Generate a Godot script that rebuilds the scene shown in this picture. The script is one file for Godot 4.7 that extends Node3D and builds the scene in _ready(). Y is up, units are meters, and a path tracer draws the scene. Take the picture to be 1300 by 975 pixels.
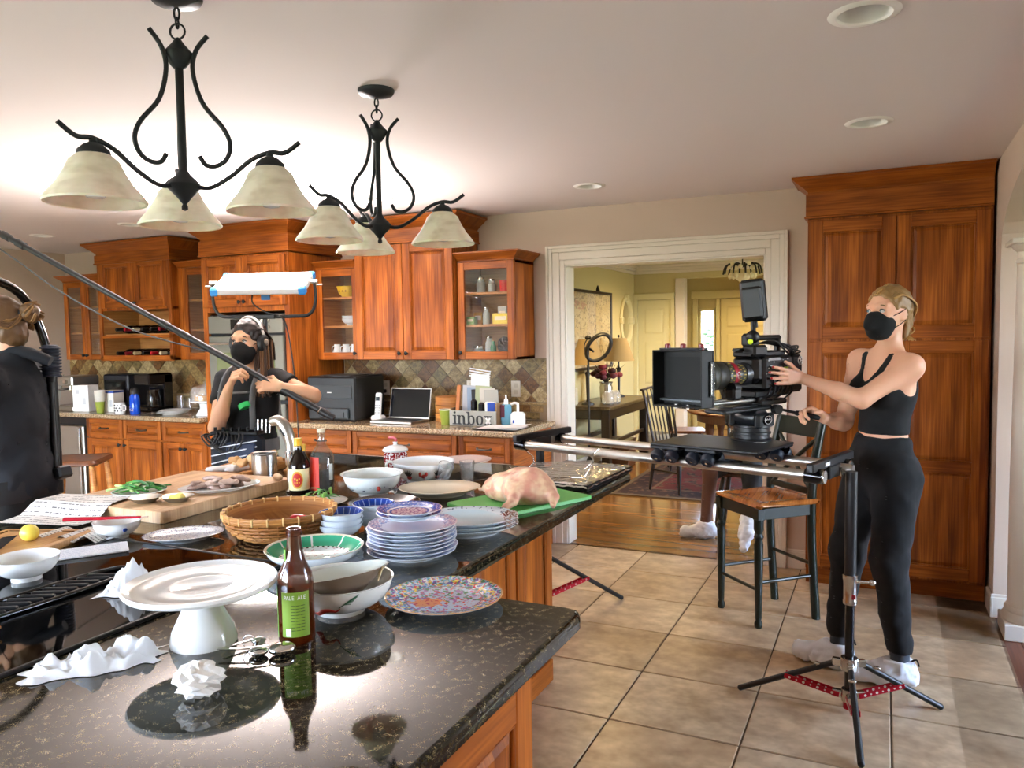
extends Node3D
# ------------------------------------------------------------------ helpers
class Mb:
	var st := SurfaceTool.new()
	var T := Transform3D.IDENTITY
	var g := 1
	var uvs := 0.0
	func _init():
		st.begin(Mesh.PRIMITIVE_TRIANGLES)
	func v(p: Vector3):
		if uvs > 0.0:
			st.set_uv(Vector2(p.x / uvs + 0.5, p.z / uvs + 0.5))
		else:
			st.set_uv(Vector2(p.x, p.y))
		st.add_vertex(T * p)
	func tri(a: Vector3, b: Vector3, c: Vector3, out: Vector3):
		if (a - c).cross(a - b).dot(out) < 0.0:
			v(a); v(c); v(b)
		else:
			v(a); v(b); v(c)
	func quad(a: Vector3, b: Vector3, c: Vector3, d: Vector3, out: Vector3):
		tri(a, b, c, out); tri(a, c, d, out)
	func flat():
		st.set_smooth_group(-1)
	func smooth():
		g += 1
		st.set_smooth_group(g)
	func box(c: Vector3, s: Vector3, bev := 0.0, rot := Basis.IDENTITY):
		flat()
		var h := s * 0.5
		var e := minf(bev, minf(h.x, minf(h.y, h.z)) * 0.98)
		var pt := func(sg: Array, ax: int) -> Vector3:
			var q := Vector3.ZERO
			for i in 3:
				q[i] = sg[i] * (h[i] - (0.0 if i == ax else e))
			return c + rot * q
		for a in 3:
			var b: int = (a + 1) % 3
			var d: int = (a + 2) % 3
			for s1 in [-1, 1]:
				var q := []
				for k in [[-1, -1], [1, -1], [1, 1], [-1, 1]]:
					var sg := [0, 0, 0]
					sg[a] = s1; sg[b] = k[0]; sg[d] = k[1]
					q.append(pt.call(sg, a))
				var o := Vector3.ZERO
				o[a] = s1
				quad(q[0], q[1], q[2], q[3], rot * o)
				if e > 0.0:
					for s2 in [-1, 1]:
						var g1 := [0, 0, 0]; var g2 := [0, 0, 0]
						g1[a] = s1; g1[b] = s2; g1[d] = -1
						g2[a] = s1; g2[b] = s2; g2[d] = 1
						o = Vector3.ZERO; o[a] = s1; o[b] = s2
						quad(pt.call(g1, a), pt.call(g2, a), pt.call(g2, b), pt.call(g1, b), rot * o)
		if e > 0.0:
			for x in [-1, 1]:
				for y in [-1, 1]:
					for z in [-1, 1]:
						var sg := [x, y, z]
						tri(pt.call(sg, 0), pt.call(sg, 1), pt.call(sg, 2), rot * Vector3(x, y, z))
	func bx(x0: float, x1: float, y0: float, y1: float, z0: float, z1: float, bev := 0.0):
		box(Vector3(x0 + x1, y0 + y1, z0 + z1) * 0.5, Vector3(absf(x1 - x0), absf(y1 - y0), absf(z1 - z0)), bev)
	func cyl(a: Vector3, b: Vector3, ra: float, rb := -1.0, n := 12, caps := true):
		if rb < 0.0: rb = ra
		var d := (b - a).normalized()
		var u := d.cross(Vector3.UP if absf(d.y) < 0.9 else Vector3.RIGHT).normalized()
		var w := d.cross(u)
		var A := []; var Bq := []
		for i in n:
			var t := TAU * i / n
			var o := u * cos(t) + w * sin(t)
			A.append(o)
		smooth()
		for i in n:
			var o: Vector3 = A[i]; var p: Vector3 = A[(i + 1) % n]
			quad(a + o * ra, a + p * ra, b + p * rb, b + o * rb, o + p)
		if caps:
			flat()
			for i in n:
				var o: Vector3 = A[i]; var p: Vector3 = A[(i + 1) % n]
				if ra > 0.0: tri(a, a + o * ra, a + p * ra, -d)
				if rb > 0.0: tri(b, b + o * rb, b + p * rb, d)
	func tube(pts: Array, r, n := 8, closed := false, flatten := 1.0):
		var m := pts.size()
		var rings := []; var offs := []
		var u := Vector3.ZERO
		for i in m:
			var t: Vector3
			if closed: t = pts[(i + 1) % m] - pts[(i - 1 + m) % m]
			else: t = pts[mini(i + 1, m - 1)] - pts[maxi(i - 1, 0)]
			t = t.normalized()
			if u == Vector3.ZERO: u = t.cross(Vector3.UP if absf(t.y) < 0.9 else Vector3.RIGHT).normalized()
			else: u = (u - t * u.dot(t)).normalized()
			var w := t.cross(u)
			var rr: float = r[i] if r is Array else r
			var ring := []; var of := []
			for k in n:
				var a := TAU * k / n
				var o := u * cos(a) + w * sin(a) * flatten
				ring.append(pts[i] + o * rr); of.append(o)
			rings.append(ring); offs.append(of)
		smooth()
		for i in (m if closed else m - 1):
			var j := (i + 1) % m
			for k in n:
				var l := (k + 1) % n
				quad(rings[i][k], rings[i][l], rings[j][l], rings[j][k], offs[i][k] + offs[i][l])
		if not closed:
			flat()
			for e in [[0, 1], [m - 1, m - 2]]:
				var c: Vector3 = pts[e[0]]
				for k in n:
					tri(c, rings[e[0]][k], rings[e[0]][(k + 1) % n], pts[e[0]] - pts[e[1]])
	# profile of (r, y) from the bottom axis outwards and up; angle span for partial turns
	func lathe(pr: Array, n := 28, sx := 1.0, sz := 1.0, wob := 0.0, lobes := 0):
		var prev := Vector2.ZERO
		smooth()
		for i in pr.size() - 1:
			var a: Vector2 = pr[i]; var b: Vector2 = pr[i + 1]
			var d := b - a
			if d.length() < 1e-7: continue
			if i > 0 and prev.length() > 0.0 and absf(prev.angle_to(d)) > 0.75: smooth()
			prev = d
			for k in n:
				var t0 := TAU * k / n; var t1 := TAU * (k + 1) / n
				var w0 := 1.0 + wob * cos(t0 * lobes); var w1 := 1.0 + wob * cos(t1 * lobes)
				var c0 := Vector2(cos(t0) * sx, sin(t0) * sz) * w0; var c1 := Vector2(cos(t1) * sx, sin(t1) * sz) * w1
				var m := (c0 + c1) * 0.5
				var out := Vector3(m.x * d.y, -d.x, m.y * d.y)
				var p00 := Vector3(a.x * c0.x, a.y, a.x * c0.y); var p01 := Vector3(a.x * c1.x, a.y, a.x * c1.y)
				var p10 := Vector3(b.x * c0.x, b.y, b.x * c0.y); var p11 := Vector3(b.x * c1.x, b.y, b.x * c1.y)
				if a.x < 1e-6: tri(p00, p11, p10, out)
				elif b.x < 1e-6: tri(p00, p01, p10, out)
				else: quad(p00, p01, p11, p10, out)
	func ball(c: Vector3, r: Vector3, n := 12, m := 8):
		smooth()
		for j in m:
			var a := PI * j / m - PI / 2; var b := PI * (j + 1) / m - PI / 2
			for i in n:
				var t := TAU * i / n; var u := TAU * (i + 1) / n
				var f := func(lat, lon): return Vector3(cos(lat) * cos(lon), sin(lat), cos(lat) * sin(lon))
				var p: Vector3 = f.call(a, t); var q: Vector3 = f.call(a, u); var s: Vector3 = f.call(b, u); var w: Vector3 = f.call(b, t)
				var o := p + q + s + w
				if j == 0: tri(c + p * r, c + s * r, c + w * r, o)
				elif j == m - 1: tri(c + p * r, c + q * r, c + s * r, o)
				else: quad(c + p * r, c + q * r, c + s * r, c + w * r, o)
	# polygon in the plane of u and v through o, thickened by d
	func prism(poly: PackedVector2Array, o: Vector3, u: Vector3, w: Vector3, d: Vector3):
		flat()
		var ix := Geometry2D.triangulate_polygon(poly)
		for i in range(0, ix.size(), 3):
			var p := []
			for k in 3:
				var q := poly[ix[i + k]]
				p.append(o + u * q.x + w * q.y)
			tri(p[0], p[1], p[2], -d)
			tri(p[0] + d, p[1] + d, p[2] + d, d)
		var cw := Geometry2D.is_polygon_clockwise(poly)
		for i in poly.size():
			var a := poly[i]; var b := poly[(i + 1) % poly.size()]
			var e := b - a
			var nn := Vector2(e.y, -e.x) * (-1.0 if cw else 1.0)
			var pa := o + u * a.x + w * a.y; var pb := o + u * b.x + w * b.y
			quad(pa, pb, pb + d, pa + d, u * nn.x + w * nn.y)
	# raised field facing +z: from the outer rectangle at z0 to the inset one at z1
	func field(x0: float, x1: float, y0: float, y1: float, z0: float, ins: float, z1: float):
		flat()
		var a := [Vector3(x0, y0, z0), Vector3(x1, y0, z0), Vector3(x1, y1, z0), Vector3(x0, y1, z0)]
		var b := [Vector3(x0 + ins, y0 + ins, z1), Vector3(x1 - ins, y0 + ins, z1), Vector3(x1 - ins, y1 - ins, z1), Vector3(x0 + ins, y1 - ins, z1)]
		quad(b[0], b[1], b[2], b[3], Vector3.BACK)
		for i in 4:
			quad(a[i], a[(i + 1) % 4], b[(i + 1) % 4], b[i], Vector3.BACK * 0.6 + [Vector3.DOWN, Vector3.RIGHT, Vector3.UP, Vector3.LEFT][i] * 0.5)
	func grid(nu: int, nv: int, f: Callable, thick := 0.0):
		smooth()
		var P := []
		for j in nv + 1:
			for i in nu + 1:
				P.append(f.call(float(i) / nu, float(j) / nv))
		var w := nu + 1
		for j in nv:
			for i in nu:
				var a: Vector3 = P[j * w + i]; var b: Vector3 = P[j * w + i + 1]; var c: Vector3 = P[(j + 1) * w + i + 1]; var d: Vector3 = P[(j + 1) * w + i]
				v(a); v(b); v(c); v(a); v(c); v(d)
				if thick > 0.0:
					var o := (a - c).cross(b - d).normalized() * thick
					v(a + o); v(c + o); v(b + o); v(a + o); v(d + o); v(c + o)
	func done() -> ArrayMesh:
		st.generate_normals()
		return st.commit()

# smooth union of tapered capsules and ellipsoids, meshed as surface nets
class Sdf:
	var n := 0
	var kind := PackedInt32Array(); var A := PackedVector3Array(); var B := PackedVector3Array(); var RA := PackedFloat32Array(); var RB := PackedFloat32Array(); var K := PackedFloat32Array()
	var I: Array[Basis] = []
	var off := Vector3.ZERO
	var amp := 0.0
	var noise := FastNoiseLite.new()
	func _init(o := Vector3.ZERO):
		off = o
		noise.seed = 5
		noise.frequency = 9.0
	func put(k: int, a: Vector3, b: Vector3, ra: float, rb: float, kk: float, bs: Basis):
		kind.append(k); A.append(a - off); B.append(b); RA.append(ra); RB.append(rb); K.append(kk); I.append(bs); n += 1
		return self
	func cap(a: Vector3, b: Vector3, ra: float, rb := -1.0, k := 0.03):
		return put(0, a, b - a, ra, ra if rb < 0.0 else rb, k, Basis.IDENTITY)
	func ell(c: Vector3, r: Vector3, bs := Basis.IDENTITY, k := 0.03):
		return put(1, c, r, maxf(r.x, maxf(r.y, r.z)), 0.0, k, bs.inverse())
	func cut(c: Vector3, r: Vector3, bs := Basis.IDENTITY, k := 0.01):
		return put(2, c, r, 0.0, 0.0, k, bs.inverse())
	func plane(p: Vector3, m: Vector3, k := 0.004): # keeps the side away from m
		return put(3, p, m.normalized(), 0.0, 0.0, k, Basis.IDENTITY)
	func one(i: int, p: Vector3) -> float:
		var kd: int = kind[i]
		var q: Vector3 = p - A[i]
		var v: Vector3 = B[i]
		if kd == 0:
			var t: float = clampf(q.dot(v) / maxf(v.length_squared(), 1e-9), 0.0, 1.0)
			return (q - v * t).length() - lerpf(RA[i], RB[i], t)
		if kd == 3:
			return q.dot(v)
		var l: Vector3 = I[i] * q / v
		var k0: float = l.length()
		return k0 * (k0 - 1.0) / maxf((l / v).length(), 1e-6)
	func eval(L: PackedInt32Array, p: Vector3) -> float:
		var d := 9.0
		for i: int in L:
			var e: float = one(i, p)
			var k: float = K[i]
			if kind[i] < 2:
				var h: float = maxf(k - absf(d - e), 0.0) / k
				d = minf(d, e) - h * h * k * 0.25
			else:
				if kind[i] == 2: e = -e
				var h2: float = maxf(k - absf(d - e), 0.0) / k
				d = maxf(d, e) + h2 * h2 * k * 0.25
		if amp > 0.0 and d < 0.06: d += amp * noise.get_noise_3dv(p)
		return d
	func emit(mb: Mb, cell: float):
		var lo := Vector3.ONE * 1e9; var hi := -lo
		for i in n:
			if kind[i] > 1: continue
			var r: float = maxf(RA[i], RB[i])
			for c: Vector3 in [A[i], A[i] + (B[i] if kind[i] == 0 else Vector3.ZERO)]:
				lo = lo.min(c - Vector3.ONE * r); hi = hi.max(c + Vector3.ONE * r)
		lo -= Vector3.ONE * (cell * 2.5 + amp); hi += Vector3.ONE * (cell * 2.5 + amp)
		const BL := 6
		var nb := Vector3i(((hi - lo) / (cell * BL)).ceil())
		var N := nb * BL + Vector3i.ONE
		var G := PackedFloat32Array(); G.resize(N.x * N.y * N.z); G.fill(1.0)
		var rad := cell * BL * 0.87
		var act := []
		var sy := N.x; var sz := N.x * N.y
		for bz in nb.z:
			for by in nb.y:
				for bxx in nb.x:
					var c := lo + Vector3(bxx + 0.5, by + 0.5, bz + 0.5) * cell * BL
					var ds := PackedFloat32Array(); var m := 9.0
					for q in n:
						var e := one(q, c)
						ds.append(e)
						if kind[q] < 2: m = minf(m, e)
					if m > rad * 1.25 + amp + 0.01: continue
					var L := PackedInt32Array()
					for i in n:
						if kind[i] < 2:
							if ds[i] < m + rad * 2.2 + K[i]: L.append(i)
						elif ds[i] < rad * 1.6 + K[i] or (kind[i] == 3 and ds[i] > -rad * 1.6 - K[i]): L.append(i)
					var dc := eval(L, c)
					if absf(dc) > rad * 1.35 + amp + 0.012:
						if dc < 0.0:
							for z in BL + 1:
								for y in BL + 1:
									for x in BL + 1:
										var ix := (bz * BL + z) * sz + (by * BL + y) * sy + bxx * BL + x
										if G[ix] == 1.0: G[ix] = -1.0
						continue
					act.append(Vector3i(bxx, by, bz) * BL)
					for z in BL + 1:
						for y in BL + 1:
							for x in BL + 1:
								var i3 := Vector3i(bxx * BL + x, by * BL + y, bz * BL + z)
								G[i3.z * sz + i3.y * sy + i3.x] = eval(L, lo + Vector3(i3) * cell)
		var vert := {}
		var co := PackedInt32Array([0, 1, sy, sy + 1, sz, sz + 1, sz + sy, sz + sy + 1])
		var ed := [[0, 1], [2, 3], [4, 5], [6, 7], [0, 2], [1, 3], [4, 6], [5, 7], [0, 4], [1, 5], [2, 6], [3, 7]]
		var cv := [Vector3(0, 0, 0), Vector3(1, 0, 0), Vector3(0, 1, 0), Vector3(1, 1, 0), Vector3(0, 0, 1), Vector3(1, 0, 1), Vector3(0, 1, 1), Vector3(1, 1, 1)]
		for b in act:
			for z in BL:
				for y in BL:
					for x in BL:
						var i: int = (b.z + z) * sz + (b.y + y) * sy + b.x + x
						var neg: bool = G[i] < 0.0; var mix := false
						for k in 7:
							if (G[i + co[k + 1]] < 0.0) != neg:
								mix = true
								break
						if not mix: continue
						var s := Vector3.ZERO; var cnt := 0
						for e in ed:
							var a := G[i + co[e[0]]]; var c := G[i + co[e[1]]]
							if (a < 0.0) != (c < 0.0):
								s += cv[e[0]].lerp(cv[e[1]], a / (a - c)); cnt += 1
						vert[i] = lo + (Vector3(b.x + x, b.y + y, b.z + z) + s / cnt) * cell
		mb.smooth()
		for i in vert:
			var a := G[i]
			for ax in 3:
				var st: int = [1, sy, sz][ax]
				var c := G[i + st]
				if (a < 0.0) == (c < 0.0): continue
				var s1: int = [sy, sz, 1][ax]; var s2: int = [sz, 1, sy][ax]
				if not (vert.has(i - s1) and vert.has(i - s2) and vert.has(i - s1 - s2)): continue
				var o := Vector3.ZERO
				o[ax] = 1.0 if a < 0.0 else -1.0
				mb.quad(vert[i], vert[i - s1], vert[i - s1 - s2], vert[i - s2], o)

var M := {}
var taken := {}
func numbered(n: String) -> String:
	if not taken.has(n):
		taken[n] = 0
		return n
	taken[n] += 1
	return "%s_%03d" % [n, taken[n]]
func meta(o: Node, label: String, cat: String, group := ""):
	o.set_meta("label", label); o.set_meta("category", cat)
	if group != "": o.set_meta("group", group)
	return o
func thing(n: String, label: String, cat: String, at := Vector3.ZERO, turn := 0.0, group := "") -> Node3D:
	var o := Node3D.new()
	o.name = numbered(n)
	add_child(o)
	o.position = at; o.rotation.y = turn
	meta(o, label, cat, group)
	return o
func inst(n: String, mesh: Mesh, mat: Material, parent: Node = null) -> MeshInstance3D:
	var o := MeshInstance3D.new()
	o.mesh = mesh
	o.material_override = mat
	if parent == null or parent == self:
		o.name = numbered(n)
		add_child(o)
	else:
		o.name = n
		parent.add_child(o, true)
	return o
func obj(n: String, b: Mb, mat: Material, parent: Node = null) -> MeshInstance3D:
	return inst(n, b.done(), mat, parent)
func struct(n: String, b: Mb, mat: Material) -> MeshInstance3D:
	var o := obj(n, b, mat)
	o.set_meta("kind", "structure")
	return o
func dup(o: Node3D, label: String, at: Vector3, turn := 0.0) -> Node3D:
	var c: Node3D = o.duplicate()
	c.name = numbered(String(o.name).rstrip("0123456789").rstrip("_") if String(o.name).right(3).is_valid_int() else String(o.name))
	add_child(c)
	c.position = at; c.rotation.y = turn
	c.set_meta("label", label)
	return c
func ln(p: Array, closed := false, n := 6) -> Array: # smooth curve through points
	var out := []
	var m := p.size()
	for i in (m if closed else m - 1):
		var a: Vector3 = p[(i - 1 + m) % m] if closed else p[maxi(i - 1, 0)]
		var b: Vector3 = p[i]; var c: Vector3 = p[(i + 1) % m]
		var d: Vector3 = p[(i + 2) % m] if closed else p[mini(i + 2, m - 1)]
		for k in n:
			out.append(b.cubic_interpolate(c, a, d, float(k) / n))
	if not closed: out.append(p[m - 1])
	return out
func V(a, b, c) -> Vector3:
	return Vector3(a, b, c)
func text(s: String, size: float, depth: float, mat: Material, parent: Node, at: Vector3, rot := Vector3.ZERO, serif := false):
	var t := TextMesh.new()
	var f := SystemFont.new()
	f.font_names = PackedStringArray(["Droid Serif" if serif else "Droid Sans"])
	t.font = f; t.text = s; t.font_size = 32; t.pixel_size = size / 32.0; t.depth = depth
	var o := inst("lettering", t, mat, parent)
	o.position = at; o.rotation = rot
	return o

# ------------------------------------------------------------------ materials
func mat(c: Color, rough := 0.6, metal := 0.0, spec := 0.5) -> StandardMaterial3D:
	var m := StandardMaterial3D.new()
	m.albedo_color = c; m.roughness = rough; m.metallic = metal; m.metallic_specular = spec
	return m
func hexm(h: String, rough := 0.6, metal := 0.0) -> StandardMaterial3D:
	return mat(Color(h), rough, metal)
func img(w: int, h: int, f: Callable) -> ImageTexture:
	var im := Image.create(w, h, false, Image.FORMAT_RGB8)
	for y in h:
		for x in w:
			im.set_pixel(x, y, f.call(x, y))
	im.generate_mipmaps()
	return ImageTexture.create_from_image(im)
func tiled(m: StandardMaterial3D, t: Texture2D, sc: Vector3, world := true) -> StandardMaterial3D:
	m.albedo_texture = t; m.uv1_triplanar = true; m.uv1_world_triplanar = world; m.uv1_scale = sc
	m.uv1_triplanar_sharpness = 8.0
	return m
func nz(seed: int, freq: float, oct := 3, type := FastNoiseLite.TYPE_SIMPLEX_SMOOTH) -> FastNoiseLite:
	var n := FastNoiseLite.new()
	n.seed = seed; n.frequency = freq; n.noise_type = type; n.fractal_octaves = oct
	return n
func wrapn(n: FastNoiseLite, x: float, y: float, w: float, h: float) -> float: # seamless by blending the far edge in
	var a := n.get_noise_2d(x, y)
	var tx := clampf((x / w - 0.85) / 0.15, 0, 1); var ty := clampf((y / h - 0.85) / 0.15, 0, 1)
	if tx > 0.0: a = lerpf(a, n.get_noise_2d(x - w, y), tx)
	if ty > 0.0:
		var b := n.get_noise_2d(x, y - h)
		if tx > 0.0: b = lerpf(b, n.get_noise_2d(x - w, y - h), tx)
		a = lerpf(a, b, ty)
	return a
func wood_tex(seed: int, dark: Color, light: Color, stave: int, horiz := false, size := 288) -> ImageTexture:
	var a := nz(seed, 0.05, 3); var b := nz(seed + 1, 0.02, 2)
	var r := RandomNumberGenerator.new()
	r.seed = seed
	var tone := []
	for i in 64: tone.append(r.randf_range(-0.22, 0.22))
	return img(size, size, func(x, y):
		var u: int = y if horiz else x
		var w: int = x if horiz else y
		var t := 0.5 + 0.45 * wrapn(a, u * 4.0, w * 0.12, size * 4.0, size * 0.12) + 0.4 * wrapn(b, u * 1.2, w * 0.25, size * 1.2, size * 0.25)
		if stave > 0: t += tone[int(float(u) / stave * 384.0 / size) % 64]
		return dark.lerp(light, clampf(t, 0.0, 1.0)))
func pane(c: Color, alpha: float, rough := 0.02) -> StandardMaterial3D:
	var m := mat(Color(c.r, c.g, c.b, alpha), rough)
	m.transparency = BaseMaterial3D.TRANSPARENCY_ALPHA
	return m
func solid_glass(c: Color, sc := 0.05) -> StandardMaterial3D:
	var m := mat(c, 0.02)
	m.refraction_enabled = true; m.refraction_scale = sc
	m.transparency = BaseMaterial3D.TRANSPARENCY_ALPHA
	m.albedo_color.a = 0.15
	return m
func glow(c: Color, e: float) -> StandardMaterial3D:
	var m := mat(c, 0.5)
	m.emission_enabled = true; m.emission = c; m.emission_energy_multiplier = e
	return m

func materials():
	var dk := Color(0.42, 0.195, 0.05); var lt := Color(0.72, 0.41, 0.14)
	M.cherry = tiled(mat(Color.WHITE, 0.4), wood_tex(3, dk, lt, 24), V(1.3, 1.3, 1.3))
	M.cherry_h = tiled(mat(Color.WHITE, 0.4), wood_tex(11, dk, lt, 0, true), V(1.3, 1.3, 1.3))
	M.cherry_in = tiled(mat(Color.WHITE, 0.5), wood_tex(4, Color(0.60, 0.38, 0.18), Color(0.80, 0.58, 0.33), 0, true), V(1.1, 1.1, 1.1))
	for k in ["cherry", "cherry_h"]:
		M[k].metallic_specular = 0.3; M[k].clearcoat_enabled = true; M[k].clearcoat = 0.1; M[k].clearcoat_roughness = 0.25
	# dark green-black granite with gold and grey flecks
	var c1 := nz(21, 0.075, 2, FastNoiseLite.TYPE_CELLULAR); c1.cellular_return_type = FastNoiseLite.RETURN_CELL_VALUE
	var c2 := nz(22, 0.02, 3); var c3 := nz(23, 0.16, 2)
	M.granite = tiled(mat(Color.WHITE, 0.045), img(448, 448, func(x, y):
		var a := wrapn(c2, x, y, 448, 448) * 0.9; var f := c1.get_noise_2d(x, y); var s := wrapn(c3, x, y, 448, 448)
		var c := Color(0.07, 0.072, 0.058)
		if f > 0.45: c = Color(0.26, 0.235, 0.15)
		elif f > 0.2: c = Color(0.16, 0.155, 0.12)
		elif f < -0.75: c = Color(0.02, 0.022, 0.02)
		if s + a > 0.48: c = c.lerp(Color(0.62, 0.56, 0.42), clampf((s + a - 0.48) * 6.0, 0, 1))
		return c), V(4.6, 4.6, 4.6))
	M.granite.metallic_specular = 0.55
	var g1 := nz(31, 0.05, 3); var g2 := nz(32, 0.11, 2); var g3 := nz(33, 0.13, 1, FastNoiseLite.TYPE_CELLULAR)
	M.granite_light = tiled(mat(Color.WHITE, 0.12), img(256, 256, func(x, y):
		var a := wrapn(g1, x, y, 256, 256); var s := wrapn(g2, x, y, 256, 256)
		var c := Color(0.62, 0.53, 0.40).lerp(Color(0.83, 0.76, 0.63), clampf(0.5 + a, 0, 1))
		if s > 0.28: c = Color(0.22, 0.17, 0.12)
		elif s < -0.34: c = Color(0.47, 0.30, 0.17)
		return c), V(3.0, 3.0, 3.0))
	# floor tile, wood floors
	var t1 := nz(41, 0.012, 4); var t2 := nz(42, 0.05, 3)
	var tt := img(320, 320, func(x, y):
		var a := wrapn(t1, x, y * 1.6, 320, 512) + 0.5 * wrapn(t2, x, y, 320, 320)
		return Color(0.63, 0.53, 0.41).lerp(Color(0.84, 0.75, 0.62), clampf(0.5 + 0.7 * a, 0, 1)))
	M.tiles = []
	for k in 4:
		var m := tiled(mat([Color.WHITE, Color(0.95, 0.94, 0.92), Color(0.98, 0.95, 0.92), Color(0.92, 0.91, 0.9)][k], 0.3), tt, V(0.9, 0.9, 0.9))
		m.uv1_offset = V(k * 0.31, k * 0.17, k * 0.23)
		M.tiles.append(m)
	M.grout = hexm("5e4f3e", 0.9)
	M.oak = tiled(mat(Color.WHITE, 0.16), wood_tex(50, Color(0.42, 0.29, 0.15), Color(0.58, 0.42, 0.24), 9, true), V(0.55, 0.55, 0.55))
	M.oak_dark = tiled(mat(Color.WHITE, 0.3), wood_tex(51, Color(0.30, 0.14, 0.07), Color(0.48, 0.26, 0.14), 0), V(1, 1, 1))
	# plaster
	M.wall = mat(Color(0.78, 0.705, 0.635), 0.85)
	M.ceiling = mat(Color(0.88, 0.845, 0.835), 0.9)
	M.dining_wall = mat(Color(0.79, 0.735, 0.54), 0.85)
	M.dining_ceiling = mat(Color(0.86, 0.84, 0.74), 0.85)
	M.trim = mat(Color(0.87, 0.83, 0.77), 0.4)
	M.cream_paint = mat(Color(0.85, 0.81, 0.62), 0.4)
	# travertine pieces in four tones
	M.stone = []
	var s1 := nz(61, 0.035, 4); var s2 := nz(62, 0.11, 2)
	for k in 5:
		var c: Array = [[Color(0.38, 0.265, 0.13), Color(0.58, 0.43, 0.23)], [Color(0.47, 0.375, 0.21), Color(0.66, 0.55, 0.35)], [Color(0.34, 0.215, 0.10), Color(0.49, 0.33, 0.16)], [Color(0.57, 0.475, 0.31), Color(0.76, 0.67, 0.48)], [Color(0.38, 0.31, 0.17), Color(0.55, 0.46, 0.27)]][k]
		M.stone.append(tiled(mat(Color.WHITE, 0.45), img(128, 128, func(x, y):
			var a := wrapn(s1, x + k * 300, y, 128, 128) + 0.6 * wrapn(s2, x, y + k * 200, 128, 128)
			return c[0].lerp(c[1], clampf(0.5 + 0.9 * a, 0, 1))), V(5, 5, 5)))
	M.mortar = hexm("8d7c62", 0.9)
	# common
	M.black = hexm("0d0d0f", 0.45); M.black_gloss = hexm("08080a", 0.12); M.rubber = hexm("17181a", 0.75)
	M.bronze = hexm("1b2225", 0.45, 0.5); M.steel = hexm("c9c7c2", 0.25, 1.0); M.chrome = hexm("e6e6e6", 0.08, 1.0)
	M.brushed = hexm("b9b6ae", 0.35, 1.0); M.dark_metal = hexm("2a2b2d", 0.4, 0.7); M.gold = hexm("b08a3c", 0.3, 1.0)
	M.white = hexm("f1efe9", 0.35); M.porcelain = hexm("eef0ee", 0.12); M.paper = hexm("f4f2ee", 0.8)
	M.glaze = hexm("dde6ec", 0.12)
	M.celadon = hexm("d8e4e2", 0.12); M.celadon_out = hexm("8d7c6c", 0.3)
	M.plastic_white = hexm("e4e2dd", 0.4); M.glass = pane(Color(0.5, 0.55, 0.53), 0.03); M.clear = solid_glass(Color(1, 1, 1))
	M.board = tiled(mat(Color.WHITE, 0.5), wood_tex(71, Color(0.69, 0.53, 0.36), Color(0.88, 0.74, 0.56), 18), V(1.6, 1.6, 1.6))
	M.board2 = tiled(mat(Color.WHITE, 0.5), wood_tex(72, Color(0.64, 0.45, 0.24), Color(0.82, 0.64, 0.40), 30), V(1.6, 1.6, 1.6))
	M.bamboo = tiled(mat(Color.WHITE, 0.55), wood_tex(73, Color(0.55, 0.33, 0.13), Color(0.78, 0.55, 0.27), 12, true, 256), V(2, 2, 2))
	M.seatwood = tiled(mat(Color.WHITE, 0.18), wood_tex(74, Color(0.55, 0.30, 0.12), Color(0.78, 0.50, 0.24), 20), V(1.5, 1.5, 1.5))
	M.greenpaint = hexm("111c14", 0.3); M.red = hexm("a81326", 0.35); M.redmetal = hexm("b01028", 0.3, 0.6)
	M.cloth_white = hexm("e9ebee", 0.9); M.skin_a = hexm("e0a988", 0.5); M.skin_b = hexm("d3a07c", 0.5); M.skin_c = hexm("5a3524", 0.5)
	for k in ["skin_a", "skin_b", "skin_c"]:
		M[k].subsurf_scatter_enabled = true; M[k].subsurf_scatter_strength = 0.12
	M.black_cloth = hexm("07080a", 0.9); M.navy_cloth = hexm("0a0e17", 0.85); M.mask = hexm("060708", 0.9)
	M.shoe_cover = hexm("dfe3ea", 0.75); M.grey_strap = hexm("6d6f70", 0.7)
	M.iron = hexm("20262a", 0.5, 0.3); M.yellow = hexm("e8c21f", 0.35); M.blue = hexm("123f9e", 0.3)
	M.lime = hexm("d8f02a", 0.5); M.amber = hexm("4a1d06", 0.05)
	M.bowlcup_green = hexm("86952f", 0.6); M.dark_wood = tiled(mat(Color.WHITE, 0.35), wood_tex(75, Color(0.07, 0.045, 0.03), Color(0.16, 0.10, 0.06), 0), V(1.5, 1.5, 1.5))
	M.mid_wood = tiled(mat(Color.WHITE, 0.35), wood_tex(76, Color(0.28, 0.15, 0.07), Color(0.48, 0.28, 0.14), 0), V(1.5, 1.5, 1.5))

const BACK := -5.28
const CEIL := 2.44
const CANS := [[-0.064, -2.484], [-0.074, -3.774], [-1.631, -4.539], [-2.972, -4.245], [-5.252, -4.216], [-6.393, -4.271]]

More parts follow.
